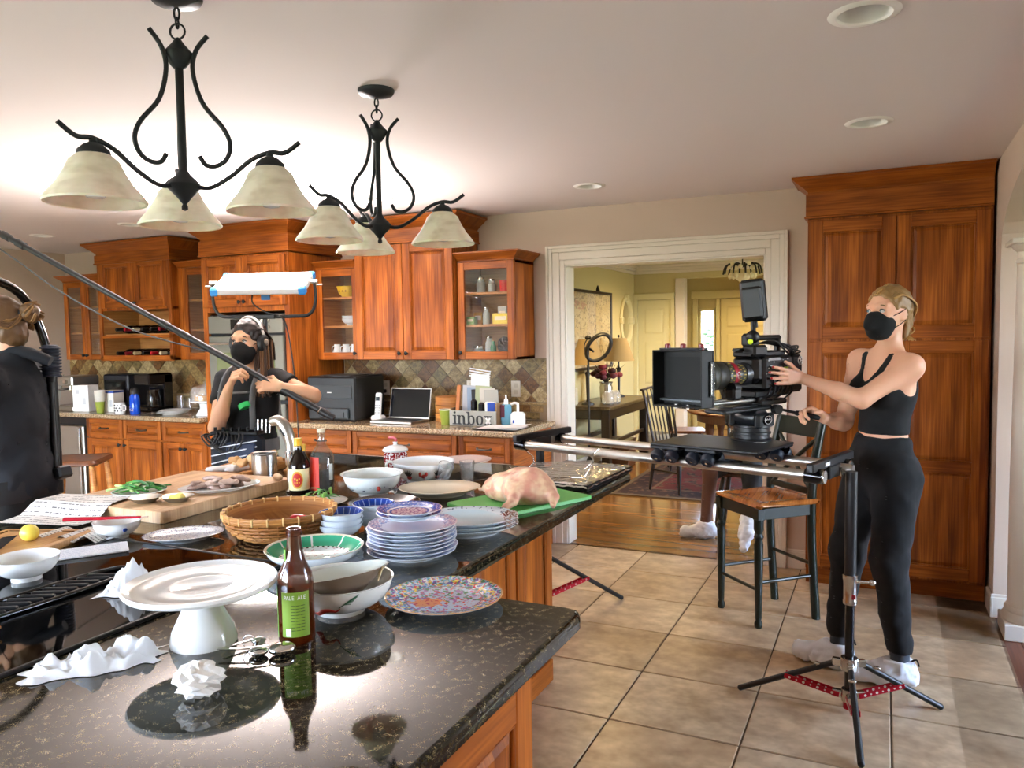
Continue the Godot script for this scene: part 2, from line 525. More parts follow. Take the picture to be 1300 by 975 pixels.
func stage():
	var cam := Camera3D.new()
	cam.name = "camera"
	add_child(cam)
	cam.position = V(0, 1.55, 0)
	cam.rotation = V(-0.06405, 0.4465, -0.0164)
	cam.fov = rad_to_deg(2.0 * atan(487.5 / 989.0))
	cam.near = 0.05; cam.far = 100.0
	cam.current = true
	var env := Environment.new()
	env.background_mode = Environment.BG_SKY
	var sky := Sky.new()
	var sm := ProceduralSkyMaterial.new()
	sm.sky_top_color = Color(0.62, 0.74, 0.92); sm.sky_horizon_color = Color(0.92, 0.95, 0.98)
	sm.ground_horizon_color = Color(0.55, 0.58, 0.52); sm.ground_bottom_color = Color(0.30, 0.32, 0.26)
	sm.sky_energy_multiplier = 1.0
	sky.sky_material = sm
	env.sky = sky
	env.background_energy_multiplier = 36.0
	env.tonemap_mode = Environment.TONE_MAPPER_LINEAR
	env.tonemap_exposure = 1.6
	env.sdfgi_enabled = true; env.ssao_enabled = true; env.ssil_enabled = true
	var we := WorldEnvironment.new()
	we.name = "world_environment"
	we.environment = env
	add_child(we)

func strip(b: Mb, x0: float, x1: float, z0: float, z1: float, y0: float, y1: float):
	b.bx(x0, x1, y0, y1, z0, z1)

func room():
	var rng := RandomNumberGenerator.new()
	rng.seed = 7
	# kitchen floor: grout bed and stone tiles
	var b := Mb.new()
	b.bx(-7.8, 0.53, -0.1, -0.004, -5.27, 2.4)
	var fl := struct("floor", b, M.grout)
	var tm := []
	b = Mb.new(); b.box(V(0, -0.006, 0), V(0.506, 0.012, 0.475), 0.003)
	var tmesh := b.done()
	for i in 17:
		for j in 12:
			var x := -7.392 + 0.5127 * i; var z := -5.069 + 0.482 * j
			if x > 0.3:
				continue
			var t := inst("tile", tmesh, M.tiles[rng.randi() % 4], fl)
			t.position = V(x, 0, z)
	b = Mb.new(); b.box(V(0, -0.006, 0), V(0.255, 0.012, 0.475), 0.003)
	var half := b.done()
	for j in 12:
		var t := inst("tile", half, M.tiles[rng.randi() % 4], fl)
		t.position = V(0.403, 0, -5.069 + 0.482 * j)
	# wood floors of the dining room, hall and side room
	b = Mb.new()
	b.bx(-3.3, 2.2, -0.1, 0.0, -12.7, -5.27)
	struct("floor_dining", b, M.oak)
	b = Mb.new(); b.bx(0.53, 3.2, -0.1, -0.012, -5.27, 2.4)
	var sf := struct("floor_side_room", b, M.oak_dark)
	for i in 8:
		b = Mb.new(); b.bx(0.533 + i * 0.09, 0.62 + i * 0.09, -0.012, 0.0, -5.1, -3.2 + (i % 3) * 0.4, 0.002)
		obj("plank", b, M.oak_dark, sf)
	# ceiling with the holes of the recessed lights
	var cg := CSGBox3D.new()
	cg.name = "ceiling"
	cg.size = V(8.6, 0.14, 7.9); cg.position = V(-3.45, CEIL + 0.07, -1.47)
	cg.material = M.ceiling
	for p in CANS:
		var h := CSGCylinder3D.new()
		h.name = "can_hole"
		h.radius = 0.072; h.height = 0.4; h.sides = 32; h.operation = CSGShape3D.OPERATION_SUBTRACTION
		h.position = V(p[0], 0, p[1]) - V(-3.45, 0, -1.47)
		cg.add_child(h, true)
	add_child(cg)
	cg.set_meta("kind", "structure")
	b = Mb.new(); b.bx(0.8, 3.2, CEIL, CEIL + 0.14, -5.42, 2.48); struct("ceiling_side_room", b, M.ceiling)
	b = Mb.new(); b.bx(-3.3, 2.2, CEIL, CEIL + 0.14, -12.7, -5.42); struct("ceiling_dining", b, M.dining_ceiling)
	var names := ["farthest right recessed ceiling light above the pantry side", "recessed ceiling light between the top edge and the tall pantry", "recessed ceiling light over the wide cased doorway", "recessed ceiling light behind the far chandelier", "recessed ceiling light near the wine cabinet", "leftmost recessed ceiling light near the left wall"]
	names[0] = "large recessed ceiling light at the top right of the view"
	for i in CANS.size():
		var o := thing("recessed_light", names[i], "ceiling light", V(CANS[i][0], CEIL, CANS[i][1]), 0, "recessed ceiling lights")
		b = Mb.new(); b.lathe([Vector2(0.071, 0.0), Vector2(0.075, -0.006), Vector2(0.094, -0.004), Vector2(0.098, 0.0)], 32)
		b.lathe([Vector2(0.0705, 0.002), Vector2(0.098, 0.0)], 32)
		obj("trim_ring", b, M.white, o)
		b = Mb.new(); b.lathe([Vector2(0.0, 0.11), Vector2(0.05, 0.105), Vector2(0.071, 0.0)], 32)
		obj("reflector", b, M.plastic_white, o)
		b = Mb.new(); b.ball(V(0, 0.065, 0), V(0.04, 0.035, 0.04))
		obj("bulb", b, M.porcelain, o)
	# walls with thickness
	b = Mb.new()
	b.bx(-7.71, -2.09, 0, CEIL, BACK - 0.14, BACK); b.bx(-0.70, 0.8, 0, CEIL, BACK - 0.14, BACK); b.bx(-2.09, -0.70, 2.04, CEIL, BACK - 0.14, BACK)
	struct("wall_back", b, M.wall)
	b = Mb.new() # left wall with an out-of-view window placed to light the kitchen
	b.bx(-7.71, -7.57, 0, CEIL, -5.28, 0.3); b.bx(-7.71, -7.57, 0, 0.5, 0.3, 2.1); b.bx(-7.71, -7.57, 2.25, CEIL, 0.3, 2.1); b.bx(-7.71, -7.57, 0, CEIL, 2.1, 2.48)
	struct("wall_left", b, M.wall)
	b = Mb.new() # wall behind the photographer; unseen wide glazed door placed to light the kitchen
	b.bx(-7.71, -5.9, 0, CEIL, 2.3, 2.48); b.bx(-1.9, 3.2, 0, CEIL, 2.3, 2.48); b.bx(-5.9, -1.9, 2.15, CEIL, 2.3, 2.48)
	struct("wall_behind", b, M.wall)
	var unseen_wins := [[V(-7.64, 0.5, 1.2), PI / 2, 1.8, 1.75], [V(-3.9, 0.0, 2.39), 0.0, 4.0, 2.15], [V(3.13, 0.3, -3.7), PI / 2, 1.5, 1.9]]  # unseen windows: left wall, behind the camera, side room; placed to let daylight in
	for i in 3:
		var o := Node3D.new()
		o.name = "window_%d" % (i + 1 if i < 2 else 5)  # stays out of view, only its daylight reaches the scene
		add_child(o)
		o.position = unseen_wins[i][0]; o.rotation.y = unseen_wins[i][1]
		o.set_meta("kind", "structure")
		var w: float = unseen_wins[i][2]; var h: float = unseen_wins[i][3]
		b = Mb.new()
		b.bx(-w / 2, w / 2, 0, 0.06, -0.05, 0.05, 0.006); b.bx(-w / 2, w / 2, h - 0.06, h, -0.05, 0.05, 0.006)
		for x in [-w / 2 + 0.03, 0.0, w / 2 - 0.03]: b.bx(x - 0.03, x + 0.03, 0.06, h - 0.06, -0.05, 0.05, 0.006)
		obj("window_frame", b, M.trim, o)
		for s in [-1, 1]:
			b = Mb.new(); b.bx(minf(s * 0.03, s * (w / 2 - 0.06)), maxf(s * 0.03, s * (w / 2 - 0.06)), 0.06, h - 0.06, -0.004, 0.004)
			obj("pane", b, pane(Color(1, 1, 1), 0.04), o)
	# right wall with the arched opening
	var poly := PackedVector2Array([Vector2(-5.28, 0), Vector2(-4.78, 0), Vector2(-4.78, 1.97)])
	for i in range(1, 20):
		var t := PI * i / 20.0
		poly.append(Vector2(-3.28 - 1.5 * cos(t), 1.97 + 0.34 * sin(t)))
	for q in [Vector2(-1.78, 1.97), Vector2(-1.78, 0), Vector2(2.48, 0), Vector2(2.48, CEIL), Vector2(-5.28, CEIL)]: poly.append(q)
	b = Mb.new(); b.prism(poly, V(0.54, 0, 0), V(0, 0, 1), V(0, 1, 0), V(0.26, 0, 0))
	struct("wall_right", b, M.wall)
	b = Mb.new(); b.bx(3.06, 3.2, 0, CEIL, -5.42, -4.45); b.bx(3.06, 3.2, 0, CEIL, -2.95, 2.48); b.bx(3.06, 3.2, 0, 0.3, -4.45, -2.95); b.bx(3.06, 3.2, 2.2, CEIL, -4.45, -2.95); b.bx(0.8, 3.2, 0, CEIL, -5.42, -5.28)  # gap for the unseen window that lights the island end and floor
	struct("wall_side_room", b, M.wall)
	# baseboards
	b = Mb.new(); b.bx(-0.62, -0.44, 0, 0.11, BACK, BACK + 0.018, 0.004); b.bx(-0.62, -0.44, 0.11, 0.125, BACK, BACK + 0.012, 0.004)
	struct("baseboard_back", b, M.trim)
	b = Mb.new()
	b.bx(0.523, 0.54, 0, 0.11, -4.96, -4.76, 0.004); b.bx(0.523, 0.81, 0, 0.11, -4.78, -4.762, 0.004); b.bx(0.528, 0.81, 0.11, 0.125, -4.78, -4.768, 0.003)
	struct("baseboard_right", b, M.trim)
	# casing of the wide doorway
	b = Mb.new()
	for s in [[-2.09, -1.0], [-0.70, 1.0]]:
		var x: float = s[0]; var d: float = s[1]
		for k in [[0.0, 0.035, 0.012], [0.035, 0.09, 0.020], [0.09, 0.118, 0.028], [0.118, 0.14, 0.034]]:
			b.bx(minf(x + d * k[0], x + d * k[1]), maxf(x + d * k[0], x + d * k[1]), 0, 2.04 + k[1], BACK, BACK + k[2], 0.003)
		b.bx(minf(x, x - d * 0.012), maxf(x, x - d * 0.012), 0, 2.04, BACK - 0.15, BACK + 0.004, 0.002)
	for k in [[0.0, 0.035, 0.012], [0.035, 0.09, 0.020], [0.09, 0.118, 0.028], [0.118, 0.14, 0.034]]:
		b.bx(-2.09 - k[0], -0.70 + k[0], 2.04 + k[0], 2.04 + k[1], BACK, BACK + k[2], 0.003)
	b.bx(-2.09, -0.70, 2.028, 2.04, BACK - 0.15, BACK + 0.004, 0.002)
	struct("trim_1", b, M.trim)
	# white column in the arch
	var c := thing("column", "round white column with capital and square plinth at the right edge", "column", V(0.675, 0, -4.55))
	b = Mb.new(); b.box(V(0, 0.04, 0), V(0.25, 0.08, 0.25), 0.004); obj("plinth", b, M.trim, c)
	b = Mb.new(); b.lathe([Vector2(0.0, 0.08), Vector2(0.122, 0.08), Vector2(0.125, 0.1), Vector2(0.12, 0.115), Vector2(0.112, 0.125), Vector2(0.115, 0.14), Vector2(0.106, 0.155), Vector2(0.0, 0.156)], 36); obj("base", b, M.trim, c)
	b = Mb.new(); b.lathe([Vector2(0.0, 0.155), Vector2(0.1, 0.155), Vector2(0.102, 0.7), Vector2(0.092, 1.85), Vector2(0.098, 1.855), Vector2(0.098, 1.87), Vector2(0.09, 1.88), Vector2(0.0, 1.88)], 36); obj("shaft", b, M.trim, c)
	b = Mb.new(); b.lathe([Vector2(0.0, 1.88), Vector2(0.09, 1.88), Vector2(0.092, 1.91), Vector2(0.11, 1.925), Vector2(0.12, 1.945), Vector2(0.0, 1.945)], 36); b.box(V(0, 1.957, 0), V(0.26, 0.025, 0.26), 0.004); obj("capital", b, M.trim, c)

# ------------------------------------------------------------------ lights of the room
func lights():
	var b: Mb
	# film light: slim LED panel tipped towards the ceiling
	var o := thing("led_panel", "bright slim LED film panel on a yoke behind the boom operator", "film light", V(-3.53, 1.90, -3.78), 0.4465)
	o.scale = V(0.92, 1, 0.92)
	var t := Node3D.new(); t.name = "lamp_head"; t.rotation.x = deg_to_rad(-67); o.add_child(t)
	b = Mb.new(); b.bx(-0.31, 0.31, -0.15, 0.15, -0.03, 0.012, 0.008); obj("housing", b, hexm("b9b9b9", 0.5), t)
	b = Mb.new(); b.bx(-0.30, 0.30, -0.14, 0.14, 0.012, 0.016, 0.001); obj("light_diffuser", b, glow(Color(1, 0.98, 0.97), 14.0), t)
	for x in [-1, 1]:
		for y in [-1, 1]:
			b = Mb.new(); b.box(V(x * 0.295, y * 0.135, -0.008), V(0.05, 0.05, 0.05), 0.008); obj("corner_guard", b, hexm("2b7fc4", 0.5), t)
	b = Mb.new(); b.tube(ln([V(-0.345, 0.0, 0), V(-0.35, -0.12, 0), V(-0.31, -0.2, 0), V(-0.2, -0.215, 0), V(0.2, -0.215, 0), V(0.31, -0.2, 0), V(0.35, -0.12, 0), V(0.345, 0.0, 0)], false, 6), 0.011, 8); obj("yoke", b, M.black, o)
	b = Mb.new(); b.box(V(0, -0.215, 0), V(0.14, 0.03, 0.04), 0.006); obj("yoke_mount", b, M.black, o)
	for s in [-1, 1]:
		b = Mb.new(); b.cyl(V(s * 0.315, 0, 0), V(s * 0.37, 0, 0), 0.014); b.cyl(V(s * 0.36, -0.02, 0), V(s * 0.40, -0.02, 0), 0.006); obj("tilt_knob", b, M.steel, o)
	b = Mb.new(); b.box(V(0.0, -0.085, -0.03), V(0.06, 0.05, 0.02), 0.004); obj("control_box", b, hexm("2b6fae", 0.5), o)
	b = Mb.new(); b.tube(ln([V(-0.08, -0.06, -0.01), V(-0.08, -0.13, 0.0), V(0.02, -0.19, 0.02), V(0.12, -0.22, 0.03), V(0.16, -0.32, 0.02), V(0.19, -0.6, 0.0), V(0.2, -0.9, 0.0), V(0.22, -1.88, 0.0)], false, 6), 0.005, 6); obj("cable", b, M.black, o)
	b = Mb.new(); b.cyl(V(0, -0.23, 0), V(0, -1.75, 0), 0.016)
	for k in 3:
		var a := k * TAU / 3 + 0.5
		b.cyl(V(0, -1.45, 0), V(cos(a) * 0.42, -1.89, sin(a) * 0.42), 0.011)
	obj("stand", b, M.black, o)
	var l := AreaLight3D.new()
	l.name = "led_light"
	l.area_size = Vector2(0.6, 0.28); l.light_energy = LED; l.light_color = Color(1, 0.965, 0.95); l.shadow_enabled = true
	l.area_range = 20.0
	t.add_child(l)
	l.position = V(0, 0, 0.03); l.rotation.y = PI

const LED := 8.0

# ------------------------------------------------------------------ cabinets
func knob(parent: Node, at: Vector3):
	var b := Mb.new()
	b.T = Transform3D(Basis(V(1, 0, 0), PI / 2), Vector3.ZERO)
	b.lathe([Vector2(0, -0.002), Vector2(0.006, 0.0), Vector2(0.005, 0.012), Vector2(0.014, 0.018), Vector2(0.015, 0.024), Vector2(0.009, 0.03), Vector2(0, 0.031)], 14)
	var o := obj("knob", b, M.bronze, parent)
	o.position = at
	return o
func pull(parent: Node, at: Vector3):
	var b := Mb.new()
	b.tube(ln([V(-0.05, 0, 0), V(-0.046, 0, 0.016), V(-0.02, -0.002, 0.026), V(0.02, -0.002, 0.026), V(0.046, 0, 0.016), V(0.05, 0, 0)], false, 3), [0.004, 0.004, 0.004, 0.005, 0.005, 0.006, 0.006, 0.007, 0.007, 0.006, 0.006, 0.005, 0.005, 0.004, 0.004, 0.004], 8)
	for s in [-1, 1]: b.cyl(V(s * 0.05, 0, -0.002), V(s * 0.05, 0, 0.004), 0.009)
	var o := obj("handle", b, hexm("57504a", 0.3, 0.9), parent)
	o.position = at
# door or drawer front standing in the plane z, facing +z: stiles are the part, rails and panel sub-parts
func front(parent: Node, n: String, x0: float, x1: float, y0: float, y1: float, z: float, sw := 0.06, glass := false, rails := []) -> Node3D:
	var t := 0.02
	var b: Mb
	var d := Node3D.new()
	d.name = n
	parent.add_child(d, true)
	for x in [x0, x1 - sw]:
		b = Mb.new(); b.bx(x, x + sw, y0, y1, z, z + t, 0.003)
		obj("stile", b, M.cherry, d)
	var ys := [y0]
	for r in rails: ys.append(r)
	ys.append(y1 - sw)
	for y in ys:
		b = Mb.new(); b.bx(x0 + sw, x1 - sw, y, y + sw, z, z + t, 0.003)
		obj("rail", b, M.cherry_h, d)
	for i in ys.size() - 1:
		var a: float = ys[i] + sw; var c: float = ys[i + 1]
		b = Mb.new()
		if glass:
			b.bx(x0 + sw, x1 - sw, a, c, z + 0.006, z + 0.009)
			obj("pane", b, M.glass, d)
		else:
			b.field(x0 + sw - 0.002, x1 - sw + 0.002, a - 0.002, c + 0.002, z + 0.004, 0.03, z + 0.015)
			obj("panel", b, M.cherry if n == "door" else M.cherry_h, d)
	if not glass: # small moulded bead round the panel
		b = Mb.new()
		for i in ys.size() - 1:
			var a: float = ys[i] + sw; var c: float = ys[i + 1]
			var q := 0.008
			b.bx(x0 + sw, x0 + sw + q, a, c, z + 0.006, z + 0.0175, 0.003); b.bx(x1 - sw - q, x1 - sw, a, c, z + 0.006, z + 0.0175, 0.003)
			b.bx(x0 + sw, x1 - sw, a, a + q, z + 0.006, z + 0.0175, 0.003); b.bx(x0 + sw, x1 - sw, c - q, c, z + 0.006, z + 0.0175, 0.003)
		obj("bead", b, M.cherry, d)
	return d
# crown moulding round the front (and chosen sides) of a cabinet top; front plane z, back zb
func crown(parent: Node, x0: float, x1: float, y0: float, y1: float, z: float, zb: float, out: float, left := true, right := true, frieze := 0.0):
	var b := Mb.new()
	var h := y1 - y0
	var pr := [[0.0, 0.012], [0.12, 0.012], [0.14, 0.02], [0.35, 0.26], [0.6, 0.62], [0.78, 0.86], [0.82, 0.9], [0.84, 1.0], [1.0, 1.0]]
	if frieze > 0.0:
		b.bx(x0 - (0.012 if left else 0.0), x1 + (0.012 if right else 0.0), y0 - frieze, y0, zb, z + 0.012, 0.002)
		b.bx(x0 - (0.02 if left else 0.0), x1 + (0.02 if right else 0.0), y0 - frieze - 0.014, y0 - frieze, zb, z + 0.02, 0.004)
	b.flat()
	for i in pr.size() - 1:
		var ya: float = y0 + h * pr[i][0]; var yb: float = y0 + h * pr[i + 1][0]
		var oa: float = out * pr[i][1]; var ob: float = out * pr[i + 1][1]
		var la := oa if left else 0.0; var lb := ob if left else 0.0; var ra := oa if right else 0.0; var rb := ob if right else 0.0
		b.quad(V(x0 - la, ya, z + oa), V(x1 + ra, ya, z + oa), V(x1 + rb, yb, z + ob), V(x0 - lb, yb, z + ob), V(0, -0.6, 1))
		b.quad(V(x0 - la, ya, zb), V(x0 - la, ya, z + oa), V(x0 - lb, yb, z + ob), V(x0 - lb, yb, zb), V(-1, -0.6, 0))
		b.quad(V(x1 + ra, ya, zb), V(x1 + ra, ya, z + oa), V(x1 + rb, yb, z + ob), V(x1 + rb, yb, zb), V(1, -0.6, 0))
	var l := out if left else 0.0; var r := out if right else 0.0
	b.quad(V(x0 - l, y1, zb), V(x1 + r, y1, zb), V(x1 + r, y1, z + out), V(x0 - l, y1, z + out), V(0, 1, 0))
	b.quad(V(x0, y0, zb), V(x1, y0, zb), V(x1, y0, z), V(x0, y0, z), V(0, -1, 0))
	return obj("crown", b, M.cherry_h, parent)
func carcass(parent: Node, x0: float, x1: float, y0: float, y1: float, z: float, zb: float, open := false, shelves := []):
	var b := Mb.new()
	if not open:
		b.bx(x0, x1, y0, y1, zb, z - 0.001, 0.002)
		return obj("body", b, M.cherry, parent)
	b.bx(x0, x0 + 0.018, y0, y1, zb, z - 0.001); b.bx(x1 - 0.018, x1, y0, y1, zb, z - 0.001)
	b.bx(x0, x1, y1 - 0.018, y1, zb, z - 0.001); b.bx(x0, x1, y0, y0 + 0.02, zb, z - 0.001)
	var o := obj("body", b, M.cherry, parent)
	b = Mb.new(); b.bx(x0 + 0.018, x1 - 0.018, y0 + 0.02, y1 - 0.018, zb, zb + 0.008)
	b.bx(x0 + 0.018, x0 + 0.022, y0 + 0.02, y1 - 0.018, zb + 0.008, z - 0.01); b.bx(x1 - 0.022, x1 - 0.018, y0 + 0.02, y1 - 0.018, zb + 0.008, z - 0.01)
	obj("lining", b, M.cherry_in, parent)
	for y in shelves:
		b = Mb.new(); b.bx(x0 + 0.022, x1 - 0.022, y, y + 0.018, zb + 0.008, z - 0.02, 0.002)
		obj("shelf", b, M.cherry_in, parent)
	return o

func at0(o: Node3D, p: Vector3) -> Vector3:
	return p - o.position

func cabinets():
	var b: Mb
	# tall pantry
	var o := thing("pantry_cabinet", "tall dark cherry pantry with four panelled doors reaching the ceiling", "cabinet", V(0.05, 0, -5.12))
	var f := 0.16
	carcass(o, -0.47, 0.475, 0.1, 2.2, f - 0.02, -0.155)
	b = Mb.new(); b.bx(-0.47, 0.475, 0, 0.1, -0.155, f - 0.06); obj("toe_kick", b, M.cherry_h, o)
	for i in 2:
		var x0 := -0.455 + i * 0.463
		var d := front(o, "door", x0, x0 + 0.455, 1.49, 2.185, f - 0.02, 0.07)
		d = front(o, "door", x0, x0 + 0.455, 0.12, 1.475, f - 0.02, 0.07, false, [0.725])
	crown(o, -0.47, 0.475, 2.345, 2.437, f - 0.02, -0.155, 0.085, true, false, 0.13)
	# upper cabinets over the desk
	var ub := 1.37
	o = thing("glass_cabinet", "cherry wall cabinet with glass door beside the oven tower", "cabinet", V(-3.87, ub, BACK + 0.005), 0, "glass-door wall cabinets")
	carcass(o, -0.202, 0.202, 0, 0.71, 0.32, 0.0, true, [0.25, 0.475])
	var d := front(o, "door", -0.2, 0.2, 0.003, 0.707, 0.32, 0.055, true)
	knob(d, V(0.17, 0.05, 0.34))
	crown(o, -0.202, 0.202, 0.71, 0.77, 0.34, 0.0, 0.05, false, false)
	o = thing("glass_cabinet", "cherry wall cabinet with glass door at the end beside the doorway", "cabinet", V(-2.562, ub, BACK + 0.005), 0, "glass-door wall cabinets")
	carcass(o, -0.228, 0.228, 0, 0.70, 0.32, 0.0, true, [0.235, 0.465])
	d = front(o, "door", -0.226, 0.226, 0.003, 0.697, 0.32, 0.055, true)
	knob(d, V(-0.2, 0.05, 0.34))
	crown(o, -0.228, 0.228, 0.70, 0.765, 0.34, 0.0, 0.055, false, true)
	o = thing("wall_cabinet", "tall cherry wall cabinet with two long panelled doors", "cabinet", V(-3.23, ub, BACK + 0.005))
	carcass(o, -0.434, 0.436, 0, 0.92, 0.365, 0.0)
	d = front(o, "door", -0.43, -0.002, 0.003, 0.86, 0.365, 0.065); knob(d, V(-0.03, 0.05, 0.385))
	d = front(o, "door", 0.002, 0.43, 0.003, 0.86, 0.365, 0.065); knob(d, V(0.03, 0.05, 0.385))
	crown(o, -0.434, 0.436, 0.955, 1.055, 0.385, 0.0, 0.085, true, true, 0.08)
	# oven tower
	o = thing("oven_tower", "tall cherry oven cabinet behind the boom operator", "cabinet", V(-4.53, 0, BACK + 0.005))
	b = Mb.new()
	b.bx(-0.45, -0.40, 0.1, 2.2, 0, 0.64, 0.002); b.bx(0.40, 0.45, 0.1, 2.2, 0, 0.64, 0.002); b.bx(-0.4, 0.4, 1.76, 2.2, 0, 0.64); b.bx(-0.4, 0.4, 0.1, 0.5, 0, 0.64); b.bx(-0.4, 0.4, 0.5, 1.76, 0, 0.05); b.bx(-0.45, 0.45, 0, 0.1, 0, 0.58)
	obj("body", b, M.cherry, o)
	for i in 2:
		d = front(o, "door", -0.43 + i * 0.432, -0.43 + i * 0.432 + 0.428, 1.80, 2.185, 0.641, 0.06)
		knob(d, V(-0.025 if i == 0 else 0.025, 1.835, 0.661))
	front(o, "drawer", -0.42, 0.42, 0.14, 0.45, 0.641, 0.06)
	crown(o, -0.45, 0.45, 2.33, 2.437, 0.64, 0.0, 0.085, true, true, 0.11)
	var ov := thing("double_oven", "stainless double wall oven set into the cherry tower", "oven", V(-4.53, 0.52, BACK + 0.06))
	b = Mb.new(); b.bx(-0.39, 0.39, 0, 1.22, 0, 0.57, 0.004); obj("body", b, M.dark_metal, ov)
	b = Mb.new(); b.bx(-0.385, 0.385, 1.07, 1.21, 0.57, 0.6, 0.005); var cp := obj("control_panel", b, mat(Color(0.45, 0.45, 0.41), 0.4, 0.4), ov)
	b = Mb.new(); b.bx(-0.14, 0.14, 1.1, 1.18, 0.6, 0.604); obj("display", b, M.black_gloss, cp)
	for i in 4:
		b = Mb.new(); b.cyl(V(0.2 + 0.05 * (i % 2), 1.115 + 0.05 * (i / 2), 0.6), V(0.2 + 0.05 * (i % 2), 1.115 + 0.05 * (i / 2), 0.62), 0.016); obj("dial", b, M.steel, cp)
	for y in [0.02, 0.55]:
		b = Mb.new(); b.bx(-0.385, 0.385, y, y + 0.5, 0.57, 0.6, 0.005); var dr := obj("oven_door", b, mat(Color(0.45, 0.45, 0.41), 0.4, 0.4), ov)
		b = Mb.new(); b.bx(-0.30, 0.30, y + 0.07, y + 0.37, 0.6, 0.603); obj("oven_window", b, mat(Color(0.42, 0.45, 0.32), 0.08), dr)
		b = Mb.new(); b.cyl(V(-0.33, y + 0.44, 0.64), V(0.33, y + 0.44, 0.64), 0.011)
		for s in [-1, 1]: b.cyl(V(s * 0.3, y + 0.44, 0.598), V(s * 0.3, y + 0.44, 0.64), 0.008)
		obj("handle", b, M.chrome, dr)
	# left run of wall cabinets
	o = thing("glass_cabinet", "cherry wall cabinet with two narrow glass doors at the far left", "cabinet", V(-6.83, ub, BACK + 0.005), 0, "glass-door wall cabinets")
	carcass(o, -0.298, 0.298, 0, 0.74, 0.32, 0.0, true, [0.245, 0.49])
	d = front(o, "door", -0.296, -0.002, 0.003, 0.737, 0.32, 0.05, true); knob(d, V(-0.025, 0.045, 0.34))
	d = front(o, "door", 0.002, 0.296, 0.003, 0.737, 0.32, 0.05, true); knob(d, V(0.025, 0.045, 0.34))
	crown(o, -0.298, 0.298, 0.74, 0.80, 0.34, 0.0, 0.055, true, false)
	o = thing("wine_cabinet", "cherry wall cabinet with wine shelves under two small doors", "cabinet", V(-6.06, ub, BACK + 0.005))
	carcass(o, -0.468, 0.468, 0, 0.47, 0.40, 0.0, true, [0.22])
	b = Mb.new(); b.bx(-0.468, 0.468, 0.47, 0.91, 0, 0.40); obj("upper_body", b, M.cherry, o)
	b = Mb.new(); b.bx(-0.468, 0.468, -0.005, 0.045, 0.40, 0.42, 0.003); b.bx(-0.468, 0.468, 0.20, 0.225, 0.38, 0.42, 0.003); obj("shelf_lip", b, M.cherry_h, o)
	for x in [-0.468, 0.43]:
		b = Mb.new(); b.bx(x, x + 0.038, 0, 0.91, 0.40, 0.42, 0.003); obj("stile", b, M.cherry, o)
	for i in 2:
		d = front(o, "door", -0.428 + i * 0.43, -0.002 + i * 0.43, 0.475, 0.90, 0.401, 0.06); knob(d, V(-0.027 if i == 0 else 0.027, 0.51, 0.421))
	crown(o, -0.468, 0.468, 0.955, 1.06, 0.42, 0.0, 0.09, true, true, 0.07)
	o = thing("glass_cabinet", "cherry wall cabinet with one glass door between wine shelves and oven", "cabinet", V(-5.29, ub, BACK + 0.005), 0, "glass-door wall cabinets")
	carcass(o, -0.302, 0.302, 0, 0.80, 0.32, 0.0, true, [0.25, 0.51])
	d = front(o, "door", -0.25, 0.25, 0.003, 0.797, 0.32, 0.06, true)
	for x in [-0.302, 0.252]:
		b = Mb.new(); b.bx(x, x + 0.05, 0, 0.8, 0.32, 0.34, 0.002); obj("stile", b, M.cherry, o)
	crown(o, -0.302, 0.302, 0.80, 0.855, 0.34, 0.0, 0.05, false, false)
	# base cabinets on the left
	var cz := -4.64
	o = thing("base_cabinet", "cherry base cabinet with two drawers above two doors", "cabinet", V(-5.98, 0, cz))
	b = Mb.new(); b.bx(-0.475, 0.475, 0.1, 0.87, -0.62, 0, 0.002); obj("body", b, M.cherry, o)
	b = Mb.new(); b.bx(-0.475, 0.475, 0, 0.1, -0.62, -0.07); obj("toe_kick", b, M.cherry_h, o)
	for i in 2:
		var dr := front(o, "drawer", -0.47 + i * 0.475, -0.005 + i * 0.475, 0.70, 0.86, 0.0, 0.04); pull(dr, V(-0.2375 + i * 0.475, 0.78, 0.02))
		d = front(o, "door", -0.47 + i * 0.475, -0.005 + i * 0.475, 0.12, 0.685, 0.0, 0.065); knob(d, V(-0.035 + i * 0.07, 0.64, 0.02))
	o = thing("base_cabinet", "narrower cherry base cabinet beside the boom operator", "cabinet", V(-5.243, 0, cz))
	b = Mb.new(); b.bx(-0.258, 0.258, 0.1, 0.87, -0.62, 0, 0.002); obj("body", b, M.cherry, o)
	b = Mb.new(); b.bx(-0.258, 0.258, 0, 0.1, -0.62, -0.07); obj("toe_kick", b, M.cherry_h, o)
	var dr2 := front(o, "drawer", -0.253, 0.253, 0.70, 0.86, 0.0, 0.04); pull(dr2, V(0, 0.78, 0.02))
	for i in 2:
		d = front(o, "door", -0.253 + i * 0.255, -0.002 + i * 0.255, 0.12, 0.685, 0.0, 0.05); knob(d, V(-0.025 + i * 0.05, 0.64, 0.02))
	# beverage fridge
	o = thing("beverage_fridge", "stainless undercounter fridge with black frame at the far left", "fridge", V(-6.665, 0, cz))
	b = Mb.new(); b.bx(-0.2, 0.2, 0.02, 0.86, -0.6, -0.01, 0.004); obj("body", b, M.black, o)
	b = Mb.new(); b.bx(-0.195, 0.18, 0.1, 0.79, -0.01, 0.03, 0.008); var fd := obj("door", b, M.brushed, o)
	b = Mb.new(); b.bx(0.14, 0.16, 0.12, 0.78, 0.035, 0.055, 0.005); b.bx(0.145, 0.155, 0.15, 0.17, 0.028, 0.04); b.bx(0.145, 0.155, 0.72, 0.74, 0.028, 0.04); obj("handle", b, M.chrome, fd)
	# worktops
	b = Mb.new(); b.bx(-7.56, -4.99, 0.872, 0.91, -5.27, -4.55, 0.008)
